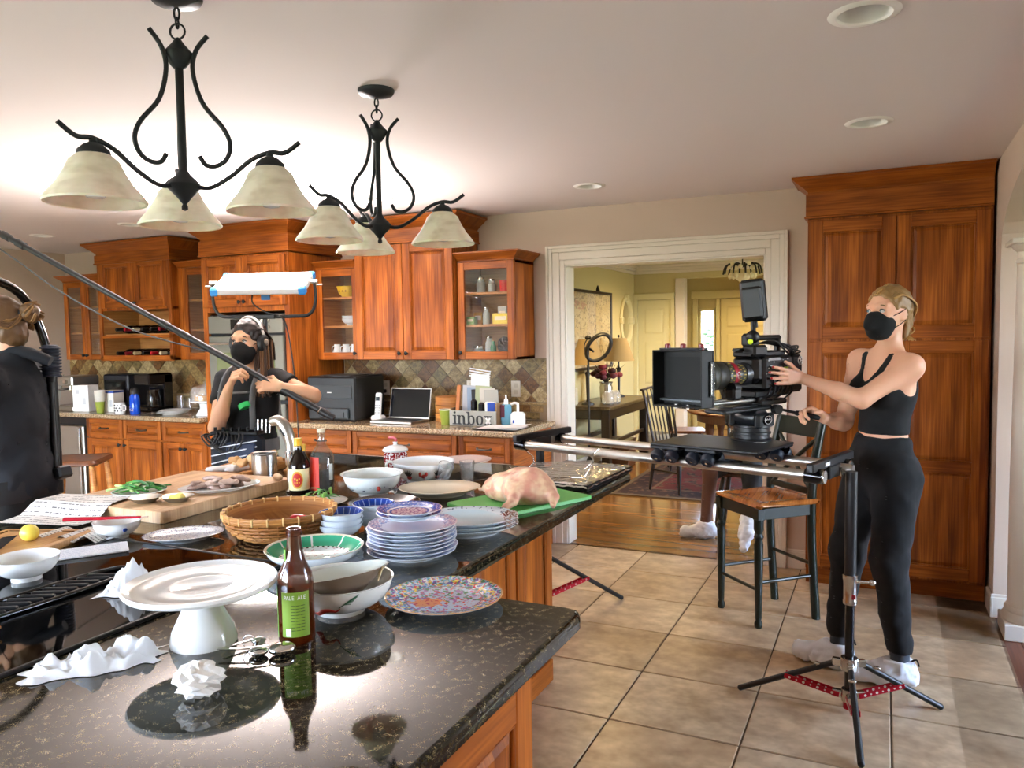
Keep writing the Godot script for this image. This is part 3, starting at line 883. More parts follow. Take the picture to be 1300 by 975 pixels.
	meta(obj("stone_worktop", b, M.granite_light), "pale speckled granite worktop under the wine cabinet", "worktop", "pale granite worktops")
	b = Mb.new(); b.bx(-4.075, -2.17, 0.872, 0.91, -5.27, -4.55, 0.008)
	meta(obj("stone_worktop", b, M.granite_light), "pale speckled granite desk top holding the laptop", "worktop", "pale granite worktops")
	# desk with three drawers and open knee space
	o = thing("desk_unit", "cherry desk with a row of drawers under the laptop", "desk", V(-3.12, 0, -4.6))
	b = Mb.new(); b.bx(-0.95, 0.92, 0.69, 0.872, -0.65, 0, 0.002)
	b.bx(0.90, 0.92, 0, 0.69, -0.65, 0.0); b.bx(-0.95, -0.93, 0, 0.69, -0.65, 0.0); obj("body", b, M.cherry_h, o)
	for k in [[-0.94, -0.385], [-0.365, 0.50], [0.52, 0.90]]:
		var dw := front(o, "drawer", k[0], k[1], 0.70, 0.865, 0.0, 0.035); pull(dw, V((k[0] + k[1]) / 2, 0.785, 0.02))
	# backsplash: diamond pieces over a band of small squares
	splash("backsplash_desk", -4.07, -2.2, "diamond travertine backsplash behind the laptop")
	splash("backsplash_left", -7.56, -4.99, "diamond travertine backsplash behind the coffee machines")

func splash(n: String, x0: float, x1: float, label: String):
	var rng := RandomNumberGenerator.new()
	rng.seed = n.length()
	var b := Mb.new(); b.bx(x0, x1, 0.912, 1.368, BACK + 0.001, BACK + 0.008)
	var w: Node3D = meta(obj(n, b, M.mortar), label, "backsplash")
	var y0 := 1.045; var y1 := 1.366; var hd := 0.071
	var clip := PackedVector2Array([Vector2(x0, y0), Vector2(x1, y0), Vector2(x1, y1), Vector2(x0, y1)])
	var z := V(0, 0, 1)
	for j in 9:
		for i in int((x1 - x0) / (hd * 2)) + 2:
			var c := Vector2(x0 + i * hd * 2 + (hd if j % 2 else 0.0), y0 - 0.02 + j * hd)
			var e := hd - 0.0035
			var dm := PackedVector2Array([c + Vector2(e, 0), c + Vector2(0, e), c - Vector2(e, 0), c - Vector2(0, e)])
			for q in Geometry2D.intersect_polygons(dm, clip):
				b = Mb.new(); b.prism(q, V(0, 0, BACK + 0.007), V(1, 0, 0), V(0, 1, 0), z * rng.randf_range(0.004, 0.0055))
				obj("tile", b, M.stone[rng.randi() % 5], w)
	b = Mb.new(); b.bx(x0, x1, 1.022, 1.04, BACK + 0.007, BACK + 0.016, 0.004); obj("liner", b, M.stone[3], w)
	var m := Mb.new(); m.box(Vector3.ZERO, V(0.1, 0.05, 0.005), 0.0015)
	var mm := m.done()
	for j in 2:
		for i in int((x1 - x0) / 0.104):
			var t := inst("tile", mm, M.stone[[1, 3, 4, 0][rng.randi() % 4]], w)
			t.position = V(x0 + 0.055 + i * 0.104 + (0.03 if j else 0.0), 0.94 + j * 0.054, BACK + 0.01)

# ------------------------------------------------------------------ island
const TOP := 0.914
func rounded(pts: Array, r: float, ins: float) -> PackedVector2Array:
	var out := PackedVector2Array()
	var n := pts.size()
	for i in n:
		var a: Vector2 = pts[(i - 1 + n) % n]; var b: Vector2 = pts[i]; var c: Vector2 = pts[(i + 1) % n]
		var d1 := (b - a).normalized(); var d2 := (c - b).normalized()
		var convex := d1.cross(d2) > 0.0
		var q := b + Vector2(-d1.y, d1.x) * ins + Vector2(-d2.y, d2.x) * ins
		var rr := maxf(r + (-ins if convex else ins), 0.004)
		var p0 := q - d1 * rr; var p1 := q + d2 * rr
		for k in 6:
			var t := k / 5.0
			out.append(p0.lerp(q, t).lerp(q.lerp(p1, t), t))
	return out
func slab(pts: Array, r: float, layers: Array) -> Mb:
	var b := Mb.new()
	var R := []
	for l in layers: R.append(rounded(pts, r, l[1]))
	b.smooth()
	for i in layers.size() - 1:
		var n: int = R[i].size()
		for k in n:
			var a: Vector2 = R[i][k]; var c: Vector2 = R[i][(k + 1) % n]; var d: Vector2 = R[i + 1][k]; var e: Vector2 = R[i + 1][(k + 1) % n]
			var m := c - a
			b.quad(V(a.x, layers[i][0], a.y), V(c.x, layers[i][0], c.y), V(e.x, layers[i + 1][0], e.y), V(d.x, layers[i + 1][0], d.y), V(m.y, 0.1, -m.x))
	b.flat()
	for e in [0, layers.size() - 1]:
		var pl: PackedVector2Array = R[e]
		var ix := Geometry2D.triangulate_polygon(pl)
		for i in range(0, ix.size(), 3):
			b.tri(V(pl[ix[i]].x, layers[e][0], pl[ix[i]].y), V(pl[ix[i + 1]].x, layers[e][0], pl[ix[i + 1]].y), V(pl[ix[i + 2]].x, layers[e][0], pl[ix[i + 2]].y), V(0, -1 if e == 0 else 1, 0))
	return b
func plate_pr(R: float, h := 0.024, foot := 0.55, t := 0.004) -> Array:
	return [Vector2(0, 0.003), Vector2(R * foot - 0.006, 0.003), Vector2(R * foot - 0.005, 0), Vector2(R * foot, 0), Vector2(R * foot + 0.004, 0.005), Vector2(R * 0.75, h * 0.45), Vector2(R - 0.002, h - t * 0.5), Vector2(R, h), Vector2(R - 0.003, h + 0.001), Vector2(R * 0.76, h * 0.45 + t), Vector2(R * 0.66, h * 0.3 + t), Vector2(R * 0.4, 0.004 + t), Vector2(0, 0.004 + t)]
func bowl_pr(R: float, h: float, foot: float, lip := 0.0, fh := 0.012) -> Array:
	var p := [Vector2(0, 0.006), Vector2(foot - 0.006, 0.006), Vector2(foot - 0.005, 0), Vector2(foot, 0), Vector2(foot, fh)]
	var n := 8
	for i in range(1, n + 1):
		var t := float(i) / n
		p.append(Vector2(foot + (R - lip - foot) * sin(t * PI / 2), fh + (h - fh - 0.004) * (1.0 - cos(t * PI / 2)) ** 0.85))
	if lip > 0.0: p.append(Vector2(R, h - 0.001))
	p.append(Vector2(R - 0.001, h)); p.append(Vector2(R - 0.005, h - 0.001))
	for i in range(n - 1, 0, -1):
		var t := float(i) / n
		p.append(Vector2(maxf(foot + (R - lip - foot) * sin(t * PI / 2) - 0.006, 0.004), fh + 0.005 + (h - fh - 0.006) * (1.0 - cos(t * PI / 2)) ** 0.85))
	p.append(Vector2(0, fh + 0.004))
	return p
func dish(n: String, label: String, cat: String, pr: Array, m: Material, at: Vector3, uvs := 0.0, sx := 1.0, sz := 1.0, turn := 0.0, group := "", seg := 40) -> MeshInstance3D:
	var b := Mb.new()
	var rim := pr.size() - 1
	if uvs > 0.0: # painted inside, plain glaze below
		rim = 0
		for i in pr.size():
			if pr[i].x > pr[rim].x + 1e-5: rim = i
		b.uvs = uvs
		b.lathe(pr.slice(rim), seg, sx, sz)
	else:
		b.lathe(pr, seg, sx, sz)
	var o: MeshInstance3D = meta(obj(n, b, m), label, cat, group)
	if uvs > 0.0:
		b = Mb.new(); b.lathe(pr.slice(0, rim + 1), seg, sx, sz); obj("underside", b, M.glaze if n != "brown_plate" else m, o)
	o.position = at; o.rotation.y = turn
	return o
func uvmat(t: Texture2D, rough := 0.12) -> StandardMaterial3D:
	var m := mat(Color.WHITE, rough)
	m.albedo_texture = t
	return m
func polar(size: int, f: Callable) -> StandardMaterial3D: # f(r 0..1, angle, x, y)
	return uvmat(img(size, size, func(x, y):
		var u: float = (x + 0.5) / size * 2.0 - 1.0; var w: float = (y + 0.5) / size * 2.0 - 1.0
		return f.call(sqrt(u * u + w * w), atan2(w, u), u, w)))

func tumbler_pr(r0: float, r1: float, h: float, t := 0.003) -> Array:
	return [Vector2(0, 0), Vector2(r0, 0), Vector2(r1, h), Vector2(r1 - t, h), Vector2(r0 - t, 0.008), Vector2(0, 0.008)]

# rumpled cloth: one sheet gathered into soft folds whose borders lie on the table
func rumpled(seed: int, rx: float, ry: float, rz: float, folds: float, peak := 0.0) -> Mb:
	var n1 := nz(seed, 1.0, 1); var n2 := nz(seed + 7, 1.0, 2)
	var b := Mb.new()
	b.grid(72, 40, func(u, w):
		var t: float = u * 2 - 1; var s: float = w * 2 - 1
		var e := (1.0 - smoothstep(0.5, 1.0, absf(s))) * (1.0 - smoothstep(0.7, 1.0, absf(t)))
		var y := 0.5 + 0.3 * sin(folds * s + 4.0 * n1.get_noise_1d(t * 0.9)) + 0.55 * n2.get_noise_2d(t * 1.3, s * 1.1) + 0.25 * n1.get_noise_2d(t * 2.6 + 5.0, s * 2.2) + 0.16 * (1.0 - 3.0 * absf(n1.get_noise_2d(t * 3.0 + 11.0, s * 1.6 + t * 2.0)))
		y += peak * exp(-(t + 0.25) * (t + 0.25) * 9.0 - s * s * 5.0)
		return V(rx * t * (1.0 + 0.25 * n1.get_noise_2d(s * 0.9, 3.0)), maxf(0.0015, ry * y * e), -(rz * s * (1.0 + 0.6 * n2.get_noise_1d(t * 0.8 + 2.0)) + 0.25 * rz * sin(2.3 * t))))
	return b
# crushed paper: facets of a jittered ball
func crushed(seed: int, r: Vector3) -> Mb:
	var g := RandomNumberGenerator.new(); g.seed = seed
	var b := Mb.new()
	var N := 19; var L := 12
	var P := []
	for j in L + 1:
		for i in N:
			var lat := PI * (float(j) / L - 0.5); var lon := TAU * (i + 0.5 * (j % 2)) / N
			var k := g.randf_range(0.72, 1.08)
			P.append(V(cos(lat) * cos(lon) * r.x * k, maxf(0.0, r.y * (0.9 + sin(lat) * k)), cos(lat) * sin(lon) * r.z * k))
	b.flat()
	for j in L:
		for i in N:
			var p: Vector3 = P[j * N + i]; var q: Vector3 = P[j * N + (i + 1) % N]; var s: Vector3 = P[(j + 1) * N + (i + 1) % N]; var t: Vector3 = P[(j + 1) * N + i]
			b.quad(p, q, s, t, (p + s) * 0.5 - V(0, r.y * 0.9, 0))
	return b

func island():
	var b: Mb
	var o := thing("kitchen_island", "large cherry island cabinet under the dark granite top", "island", V(-1.8, 0, -1.9))
	b = Mb.new(); b.bx(-1.02, 0.46, 0.1, 0.874, -1.24, 0.30, 0.002); b.bx(-1.02, 1.135, 0.1, 0.874, 0.48, 1.48, 0.002); b.bx(-1.02, 0.46, 0.1, 0.874, 0.3, 0.48)
	obj("body", b, M.cherry, o)
	b = Mb.new(); b.bx(-0.98, 0.44, 0, 0.1, -1.2, 1.44); b.bx(0.4, 1.07, 0, 0.1, 0.52, 1.44); obj("toe_kick", b, M.cherry_h, o)
	# panelled end of the far part, facing +x
	for k in [[-0.29, 0.08, 0.462, 0.06], [0.10, 0.47, 0.462, 0.06], [0.49, 0.86, 0.462, 0.06], [0.88, 1.235, 0.462, 0.06], [-1.40, -0.95, 1.137, 0.075], [-0.94, -0.485, 1.137, 0.075]]:
		var d := front(o, "door", k[0], k[1], 0.12, 0.86, 0.0, k[3])
		d.position = V(k[2], 0, 0); d.rotation.y = PI / 2
	b = Mb.new(); b.bx(0.43, 0.48, 0.0, 0.1, -1.238, -0.18, 0.003); obj("skirting", b, M.cherry_h, o)
	b = Mb.new(); b.bx(0.46, 1.1, 0.80, 0.874, 0.30, 0.34, 0.003); obj("apron", b, M.cherry_h, o)
	# granite top
	var pts := [Vector2(-2.86, -0.36), Vector2(-2.86, -3.40), Vector2(-1.025, -3.40), Vector2(-1.025, -1.66), Vector2(-0.615, -1.66), Vector2(-0.615, -0.36)]
	b = slab(pts, 0.05, [[0.874, 0.008], [0.880, 0.0], [0.903, 0.0], [0.911, 0.004], [TOP, 0.012]])
	meta(obj("island_worktop", b, M.granite), "polished black-green granite island top with gold flecks", "worktop")
	# cooktop with vent
	o = thing("cooktop", "flat black glass cooktop sunk in the granite at the left edge", "cooktop", V(-1.86, TOP, -1.22))
	b = Mb.new(); b.bx(-0.34, 0.35, 0.0, 0.007, -0.43, 0.44, 0.003); obj("glass_top", b, mat(Color(0.012, 0.013, 0.015), 0.03), o)
	b = Mb.new()
	b.bx(0.35, 0.36, 0.0, 0.009, -0.44, 0.45, 0.002); b.bx(-0.35, -0.34, 0.0, 0.009, -0.44, 0.45, 0.002); b.bx(-0.34, 0.35, 0, 0.009, -0.44, -0.43, 0.002); b.bx(-0.34, 0.35, 0, 0.009, 0.44, 0.45, 0.002)
	obj("rim", b, M.black, o)
	var v := Node3D.new(); v.name = "vent_grille"; v.position = V(0.0, 0.007, 0.0); v.rotation.y = 0.0; o.add_child(v)
	b = Mb.new(); b.tube(ln([V(-0.045, 0.006, -0.16), V(0.045, 0.006, -0.16), V(0.045, 0.006, 0.36), V(-0.045, 0.006, 0.36)], true, 4), 0.007, 6, true); obj("frame", b, M.black_gloss, v)
	for i in 17:
		b = Mb.new(); b.box(V(0, 0.008, -0.14 + i * 0.03), V(0.085, 0.01, 0.012), 0.003, Basis(V(0, 1, 0), 0.5)); obj("slat", b, M.dark_metal, v)
	tableware()
	groceries()

func tableware():
	var b: Mb
	var o: Node3D
	# white pedestal cake stand
	o = thing("cake_stand", "white porcelain pedestal cake stand in front", "cake stand", V(-1.285, TOP, -1.162))
	b = Mb.new(); b.lathe([Vector2(0, 0.004), Vector2(0.062, 0.004), Vector2(0.067, 0), Vector2(0.068, 0.006), Vector2(0.062, 0.03), Vector2(0.045, 0.065), Vector2(0.036, 0.085), Vector2(0.035, 0.098), Vector2(0.05, 0.108), Vector2(0, 0.109)], 40); obj("foot", b, M.porcelain, o)
	b = Mb.new(); b.lathe([Vector2(0, 0.106), Vector2(0.06, 0.107), Vector2(0.1, 0.112), Vector2(0.151, 0.12), Vector2(0.155, 0.126), Vector2(0.152, 0.132), Vector2(0.14, 0.126), Vector2(0.132, 0.124), Vector2(0.125, 0.126), Vector2(0.11, 0.122), Vector2(0.07, 0.121), Vector2(0.064, 0.123), Vector2(0.058, 0.1205), Vector2(0, 0.12)], 56); obj("plate", b, M.porcelain, o)
	# beer bottle
	o = thing("beer_bottle", "brown glass beer bottle with lime green label in front", "bottle", V(-1.112, TOP, -1.252), 0.45)
	var amb := mat(Color(0.34, 0.13, 0.015, 0.6), 0.04); amb.transparency = BaseMaterial3D.TRANSPARENCY_ALPHA
	b = Mb.new(); b.lathe([Vector2(0, 0.004), Vector2(0.03, 0.004), Vector2(0.036, 0.0), Vector2(0.0375, 0.006), Vector2(0.0375, 0.125), Vector2(0.034, 0.145), Vector2(0.022, 0.17), Vector2(0.0165, 0.195), Vector2(0.0145, 0.222), Vector2(0.0165, 0.224), Vector2(0.0165, 0.232), Vector2(0.0145, 0.234), Vector2(0.0145, 0.2385), Vector2(0.0125, 0.2385), Vector2(0.0122, 0.222), Vector2(0.0142, 0.195), Vector2(0.0195, 0.17), Vector2(0.031, 0.145), Vector2(0.0345, 0.125), Vector2(0.0345, 0.01), Vector2(0, 0.009)], 36); obj("glass", b, amb, o)
	b = Mb.new(); b.lathe([Vector2(0, 0.0095), Vector2(0.0338, 0.0105), Vector2(0.0338, 0.128), Vector2(0.0, 0.1285)], 32); obj("beer", b, mat(Color(0.09, 0.03, 0.006), 0.15), o)
	var lab := func(r: float, y0: float, y1: float, a0: float, a1: float) -> Mb:
		var q := Mb.new()
		q.grid(14, 2, func(u, w): var a: float = lerpf(a0, a1, u); return V(cos(a) * r, lerpf(y0, y1, w), sin(a) * r))
		return q
	var lg := obj("label", lab.call(0.0379, 0.018, 0.112, 0.55, 2.15), hexm("7c9e2e", 0.6), o)
	var lb2 := obj("label", lab.call(0.0379, 0.012, 0.118, 2.6, 3.9), hexm("79c04b", 0.6), o)
	obj("label", lab.call(0.0215, 0.172, 0.196, 2.3, 3.5), hexm("79c04b", 0.6), o)
	var dk := hexm("33421a", 0.7)
	b = Mb.new()
	for i in 9:
		for k in 3: b.T = Transform3D(Basis(V(0, 1, 0), PI / 2 - (0.95 + 0.26 * k + 0.02 * (i % 2))), Vector3.ZERO); b.box(V(0, 0.084 - i * 0.0065, 0.0382), V(0.0085, 0.0012, 0.0004))
	b.T = Transform3D.IDENTITY
	obj("small_print", b, dk, lg)
	var s := "PALE ALE"
	for i in s.length():
		if s[i] == " ": continue
		var a := 1.92 - 0.155 * i
		text(s[i], 0.011, 0.0006, M.white, lg, V(cos(a) * 0.0383, 0.1005, sin(a) * 0.0383), V(0, PI / 2 - a, 0))
	b = Mb.new()
	b.T = Transform3D(Basis(V(0, 1, 0), PI / 2 - 1.75), Vector3.ZERO)
	b.box(V(0, 0.028, 0.0383), V(0.011, 0.016, 0.0004))
	obj("white_patch", b, M.white, lg)
	# big decorated plate
	var n1 := nz(81, 0.05, 2); var n2 := nz(82, 0.035, 2); var n3 := nz(83, 0.07, 1)
	var flo := polar(320, func(r, a, x, y):
		var X: float = x * 160; var Y: float = y * 160
		if r > 0.97: return Color(0.80, 0.62, 0.42)
		if r > 0.66:
			var p := n1.get_noise_2d(X, Y); var q := n2.get_noise_2d(X + 90, Y); var w := n3.get_noise_2d(X, Y + 70)
			var c := Color(0.52, 0.76, 0.90)
			if p > 0.16: c = Color(0.93, 0.92, 0.90)
			if q > 0.30: c = Color(0.88, 0.80, 0.30)
			if w > 0.5: c = Color(0.82, 0.22, 0.28)
			if p < -0.30: c = Color(0.20, 0.45, 0.30)
			if w < -0.45: c = Color(0.46, 0.28, 0.62)
			return c
		if r > 0.63: return Color(0.55, 0.45, 0.55)
		var c2 := Color(0.72, 0.82, 0.93)
		var t := n1.get_noise_2d(X + 300, Y)
		if t > 0.25 and y < 0.15: c2 = Color(0.25, 0.50, 0.36)
		if n2.get_noise_2d(X, Y + 400) > 0.33: c2 = Color(0.62, 0.45, 0.72)
		if Vector2((x + 0.28) / 0.3, (y - 0.12) / 0.22).length() < 0.9 + 0.4 * t: c2 = Color(0.93, 0.60, 0.38)
		if n3.get_noise_2d(X + 50, Y + 200) > 0.5: c2 = Color(0.80, 0.30, 0.30)
		return c2)
	dish("decorated_plate", "large round plate painted with flowers on a turquoise rim", "plate", plate_pr(0.14, 0.022, 0.55), flo, V(-0.938, TOP, -1.566), 0.28, 1, 1, 0.5)
	# two stacked bowls beside the bottle
	var cel: Material = M.celadon
	o = thing("porcelain_bowl", "white bowl with red shrimp painting under the tilted bowl", "bowl", V(-1.135, TOP, -1.43))
	b = Mb.new(); b.lathe(bowl_pr(0.123, 0.078, 0.055, 0.004), 44); obj("bowl", b, M.porcelain, o)
	var red := hexm("a3271c", 0.3)
	var surf := func(a: float, y: float, rr := 0.0) -> Vector3:
		var t := acos(clampf(1.0 - pow(clampf((y - 0.012) / 0.062, 0, 1), 1.0 / 0.85), -1, 1)) / (PI / 2)
		var R := 0.055 + (0.119 - 0.055) * sin(t * PI / 2) + 0.0006 + rr
		return V(cos(a) * R, y, sin(a) * R)
	b = Mb.new(); b.tube(ln([surf.call(1.62, 0.022), surf.call(1.45, 0.024), surf.call(1.3, 0.034), surf.call(1.15, 0.036), surf.call(1.02, 0.032), surf.call(0.93, 0.04)], false, 5), [0.001, 0.002, 0.003, 0.004, 0.005, 0.006, 0.006, 0.006, 0.006, 0.006, 0.006, 0.006, 0.0055, 0.005, 0.005, 0.0045, 0.004, 0.004, 0.003, 0.003, 0.0025, 0.002, 0.002, 0.0015, 0.001, 0.001], 6); obj("painted_shrimp", b, red, o)
	b = Mb.new()
	for i in 6: b.tube(ln([surf.call(0.95, 0.042), surf.call(0.85 - 0.02 * i, 0.05 + 0.002 * i), surf.call(0.72 - 0.03 * i, 0.05 + 0.004 * i)], false, 4), 0.0009, 4)
	obj("painted_leaves", b, hexm("2f6a4a", 0.4), o)
	b = Mb.new(); b.ball(surf.call(1.72, 0.035), V(0.008, 0.006, 0.004)); b.ball(surf.call(1.68, 0.05), V(0.007, 0.005, 0.004)); obj("painted_flower", b, hexm("6f8a4f", 0.4), o)
	o = thing("porcelain_bowl", "celadon bowl with brown outside tilted in the lower bowl", "bowl", V(-1.118, TOP + 0.038, -1.425))
	o.rotation = V(-0.10, 0.3, 0.17)
	b = Mb.new(); b.lathe([Vector2(0, 0.0), Vector2(0.035, 0.0), Vector2(0.045, 0.008), Vector2(0.108, 0.055), Vector2(0.109, 0.057)], 44); obj("outside", b, M.celadon_out, o)
	b = Mb.new(); b.lathe([Vector2(0.109, 0.057), Vector2(0.105, 0.059), Vector2(0.045, 0.013), Vector2(0, 0.01)], 44); obj("inside", b, cel, o)
	b = Mb.new()
	for i in 5: b.cyl(V(0.105 + 0.001 * i, 0.057, 0.015 + i * 0.003), V(0.098, 0.046 - 0.004 * i, 0.03 + i * 0.003), 0.0018)
	obj("raffia_tie", b, hexm("d9c9a0", 0.8), o)
	# bowl with the green band
	var gn := nz(85, 0.07, 2)
	var gb := polar(256, func(r, a, x, y):
		if r > 0.94: return Color(0.87, 0.83, 0.74)
		if r > 0.72: return Color(0.90, 0.92, 0.9) if fposmod(a * 8.0 / TAU, 1.0) < 0.06 else Color(0.24, 0.66, 0.50)
		if r > 0.68: return Color(0.25, 0.22, 0.2) if fposmod(a * 40.0 / TAU, 1.0) < 0.4 else Color(0.84, 0.9, 0.9)
		if gn.get_noise_2d(x * 128, y * 128) > 0.38: return Color(0.72, 0.62, 0.66)
		return Color(0.82, 0.90, 0.92))
	dish("green_band_bowl", "wide white bowl with emerald green band inside", "bowl", bowl_pr(0.137, 0.052, 0.065, 0.006, 0.01), gb, V(-1.437, TOP, -1.70), 0.274)
	# stacks of small blue and white bowls
	var bn := nz(86, 0.11, 2)
	var bw := polar(192, func(r, a, x, y):
		if r > 0.97: return Color(0.86, 0.90, 0.95)
		if r > 0.72: return Color(0.12, 0.26, 0.62) if absf(sin(a * 9.0)) > 0.25 or r > 0.9 else Color(0.55, 0.68, 0.88)
		if r > 0.64: return Color(0.85, 0.90, 0.96)
		return Color(0.62, 0.80, 0.93) if bn.get_noise_2d(x * 90, y * 90) > -0.1 else Color(0.80, 0.90, 0.96))
	var ordn := ["bottom", "second", "third", "top"]
	for s2 in [[-1.545, -1.955, "front", 3], [-1.525, -2.10, "rear", 3]]:
		for i in s2[3]:
			dish("rice_bowl", "small blue and white bowl, %s of the %s stack by the basket" % [["bottom", "middle", "top"][i], s2[2]], "bowl", bowl_pr(0.07, 0.05, 0.03, 0.003), bw, V(s2[0] + 0.002 * i, TOP + 0.0185 * i, s2[1]), 0.14, 1, 1, i * 0.7, "small blue and white bowls", 32)
	# tall stack of plates
	var pn := nz(87, 0.05, 3); var pn2 := nz(88, 0.09, 2)
	var pl := polar(256, func(r, a, x, y):
		if r > 0.97: return Color(0.9, 0.92, 0.95)
		if r > 0.70:
			var t := pn.get_noise_2d(x * 128, y * 128)
			return Color(0.74, 0.68, 0.78).lerp(Color(0.50, 0.60, 0.80), clampf(0.5 + 1.6 * t, 0, 1)) if pn2.get_noise_2d(x * 128, y * 128) > -0.15 else Color(0.84, 0.87, 0.93)
		return Color(0.83, 0.87, 0.93))
	var names := ["bottom", "second", "third", "fourth", "fifth", "sixth", "seventh", "eighth"]
	for i in 8:
		dish("dinner_plate", "blue and white dinner plate, %s from the bottom of the tall stack" % names[i] if i else "blue and white dinner plate at the bottom of the tall stack", "plate", plate_pr(0.129, 0.022, 0.6), pl, V(-1.229 + 0.003 * sin(i * 2.0), TOP + i * 0.0108, -1.88 + 0.003 * cos(i * 3.0)), 0.258, 1, 1, i * 1.3, "dinner plates of the tall stack")
	var tp := polar(256, func(r, a, x, y):
		if r > 0.96: return Color(0.9, 0.93, 0.96)
		if r > 0.68: return Color(0.16, 0.34, 0.72) if pn2.get_noise_2d(x * 110, y * 110) > -0.25 else Color(0.55, 0.66, 0.86)
		if r > 0.6: return Color(0.85, 0.89, 0.95)
		if r > 0.53: return Color(0.2, 0.36, 0.72)
		return Color(0.55, 0.42, 0.66) if pn.get_noise_2d(x * 170, y * 170 + 60) > 0.02 else Color(0.84, 0.86, 0.93))
	dish("side_plate", "smaller blue and violet plate under the top one of the tall stack", "plate", plate_pr(0.097, 0.018, 0.6), tp, V(-1.25, TOP + 0.1045, -1.9), 0.194, 1, 1, 0, "small plates on the tall stack")
	dish("side_plate", "smallest blue and violet plate topping the tall stack", "plate", plate_pr(0.096, 0.018, 0.6), tp, V(-1.248, TOP + 0.1155, -1.898), 0.194, 1, 1, 1.0, "small plates on the tall stack")
	# oval platters
	var op := polar(256, func(r, a, x, y):
		if r > 0.97: return Color(0.9, 0.9, 0.9)
		if r > 0.72 and absf(angle_difference(a, 0.15)) < 0.5 and pn2.get_noise_2d(x * 200, y * 60) > -0.05: return Color(0.45, 0.22, 0.18)
		if r > 0.72 and pn2.get_noise_2d(x * 120, y * 120) > 0.42: return Color(0.4, 0.42, 0.5)
		return Color(0.80, 0.86, 0.90) if r > 0.7 else Color(0.74, 0.84, 0.89))
	for i in 3:
		dish("oval_platter", "%s oval celadon platter of the pile behind the tall plate stack" % ["bottom", "middle", "topmost"][i], "platter", plate_pr(0.165, 0.03, 0.6, 0.005), op, V(-1.205, TOP + i * 0.0125, -2.17), 0.33, 1.0, 0.82, 0.62, "oval celadon platters")
	dish("brown_plate", "dark brown shallow plate with pale rim between the bowls", "plate", plate_pr(0.132, 0.03, 0.5), polar(128, func(r, a, x, y): return Color(0.72, 0.62, 0.52) if r > 0.95 else Color(0.10, 0.035, 0.025)), V(-1.65, TOP, -2.345), 0.272)
	dish("cream_platter", "cream oval platter below the rooster bowl", "platter", plate_pr(0.165, 0.032, 0.6, 0.006), hexm("ddd0b4", 0.2), V(-1.6, TOP, -2.655), 0, 1.0, 0.85, 0.45)
	# large bowl with red dot
	o = thing("porcelain_bowl", "large white bowl with one red dot on its side", "bowl", V(-1.85, TOP, -2.55))
	b = Mb.new(); b.lathe(bowl_pr(0.126, 0.09, 0.055, 0.012), 44); obj("bowl", b, hexm("dfe5e1", 0.14), o)
	b = Mb.new(); b.ball(V(0.084, 0.045, 0.075) * 0.985, V(0.009, 0.009, 0.008)); obj("red_dot", b, red, o)
	b = Mb.new()
	for i in 7:
		var a := 0.2 + i * 0.27
		b.ball(V(cos(a) * 0.1, 0.035 + 0.012 * (i % 2), sin(a) * 0.1), V(0.006, 0.002, 0.006), 6, 4)
	obj("painted_strokes", b, hexm("55606a", 0.4), o)
	# rooster bowl
	o = thing("rooster_bowl", "white bowl painted with a red rooster and dark leaves", "bowl", V(-1.815, TOP, -2.88))
	b = Mb.new(); b.lathe(bowl_pr(0.137, 0.09, 0.075, 0.003), 44); obj("bowl", b, M.porcelain, o)
	var rs := func(a: float, y: float) -> Vector3:
		var t := acos(clampf(1.0 - pow(clampf((y - 0.012) / 0.074, 0, 1), 1.0 / 0.85), -1, 1)) / (PI / 2)
		var R := 0.075 + (0.134 - 0.075) * sin(t * PI / 2) + 0.0008
		return V(cos(a) * R, y, sin(a) * R)
	b = Mb.new()
	b.ball(rs.call(1.02, 0.042), V(0.012, 0.009, 0.006)); b.ball(rs.call(0.92, 0.052), V(0.006, 0.010, 0.005)); b.ball(rs.call(1.13, 0.052), V(0.006, 0.012, 0.005)); b.cyl(rs.call(1.0, 0.036), rs.call(1.0, 0.024), 0.002)
	for a in [1.55, 0.5]: b.ball(rs.call(a, 0.036), V(0.012, 0.010, 0.008))
	obj("painted_rooster", b, red, o)
	b = Mb.new()
	for a in [1.55, 0.5]:
		for i in 7:
			var u := -0.9 + 0.3 * i
			b.tube([rs.call(a, 0.036), rs.call(a + sin(u) * 0.12, 0.04 + cos(u) * 0.014), rs.call(a + sin(u) * 0.2, 0.042 + cos(u) * 0.026)], [0.003, 0.003, 0.0008], 5)
	obj("painted_leaves", b, hexm("2a2420", 0.4), o)
	b = Mb.new()
	var rg := []
	for i in 16: rg.append(V(cos(TAU * i / 16.0) * 0.02, sin(TAU * i / 16.0) * 0.02, 0))
	b.T = Transform3D(Basis(V(0, 1, 0), 0.4), V(-0.152, 0.062, 0.03)); b.tube(rg, 0.006, 6, true)
	obj("ring_handle", b, M.porcelain, o)
	dish("pale_plate", "pale pinkish plate at the far edge of the island", "plate", [Vector2(0, 0), Vector2(0.03, 0), Vector2(0.034, 0.02), Vector2(0.12, 0.04), Vector2(0.121, 0.043), Vector2(0.034, 0.025), Vector2(0, 0.023)], hexm("d9c9c4", 0.2), V(-1.80, TOP, -3.24))
	# lidded red and white jar
	o = thing("lidded_jar", "small red and white lidded jar at the back of the island", "jar", V(-2.11, TOP, -3.1))
	var jn := nz(89, 0.08, 2)
	var jm := tiled(mat(Color.WHITE, 0.15), img(96, 96, func(x, y): return Color(0.55, 0.10, 0.12) if wrapn(jn, x, y, 96, 96) > -0.12 else Color(0.9, 0.86, 0.84)), V(9, 9, 9), false)
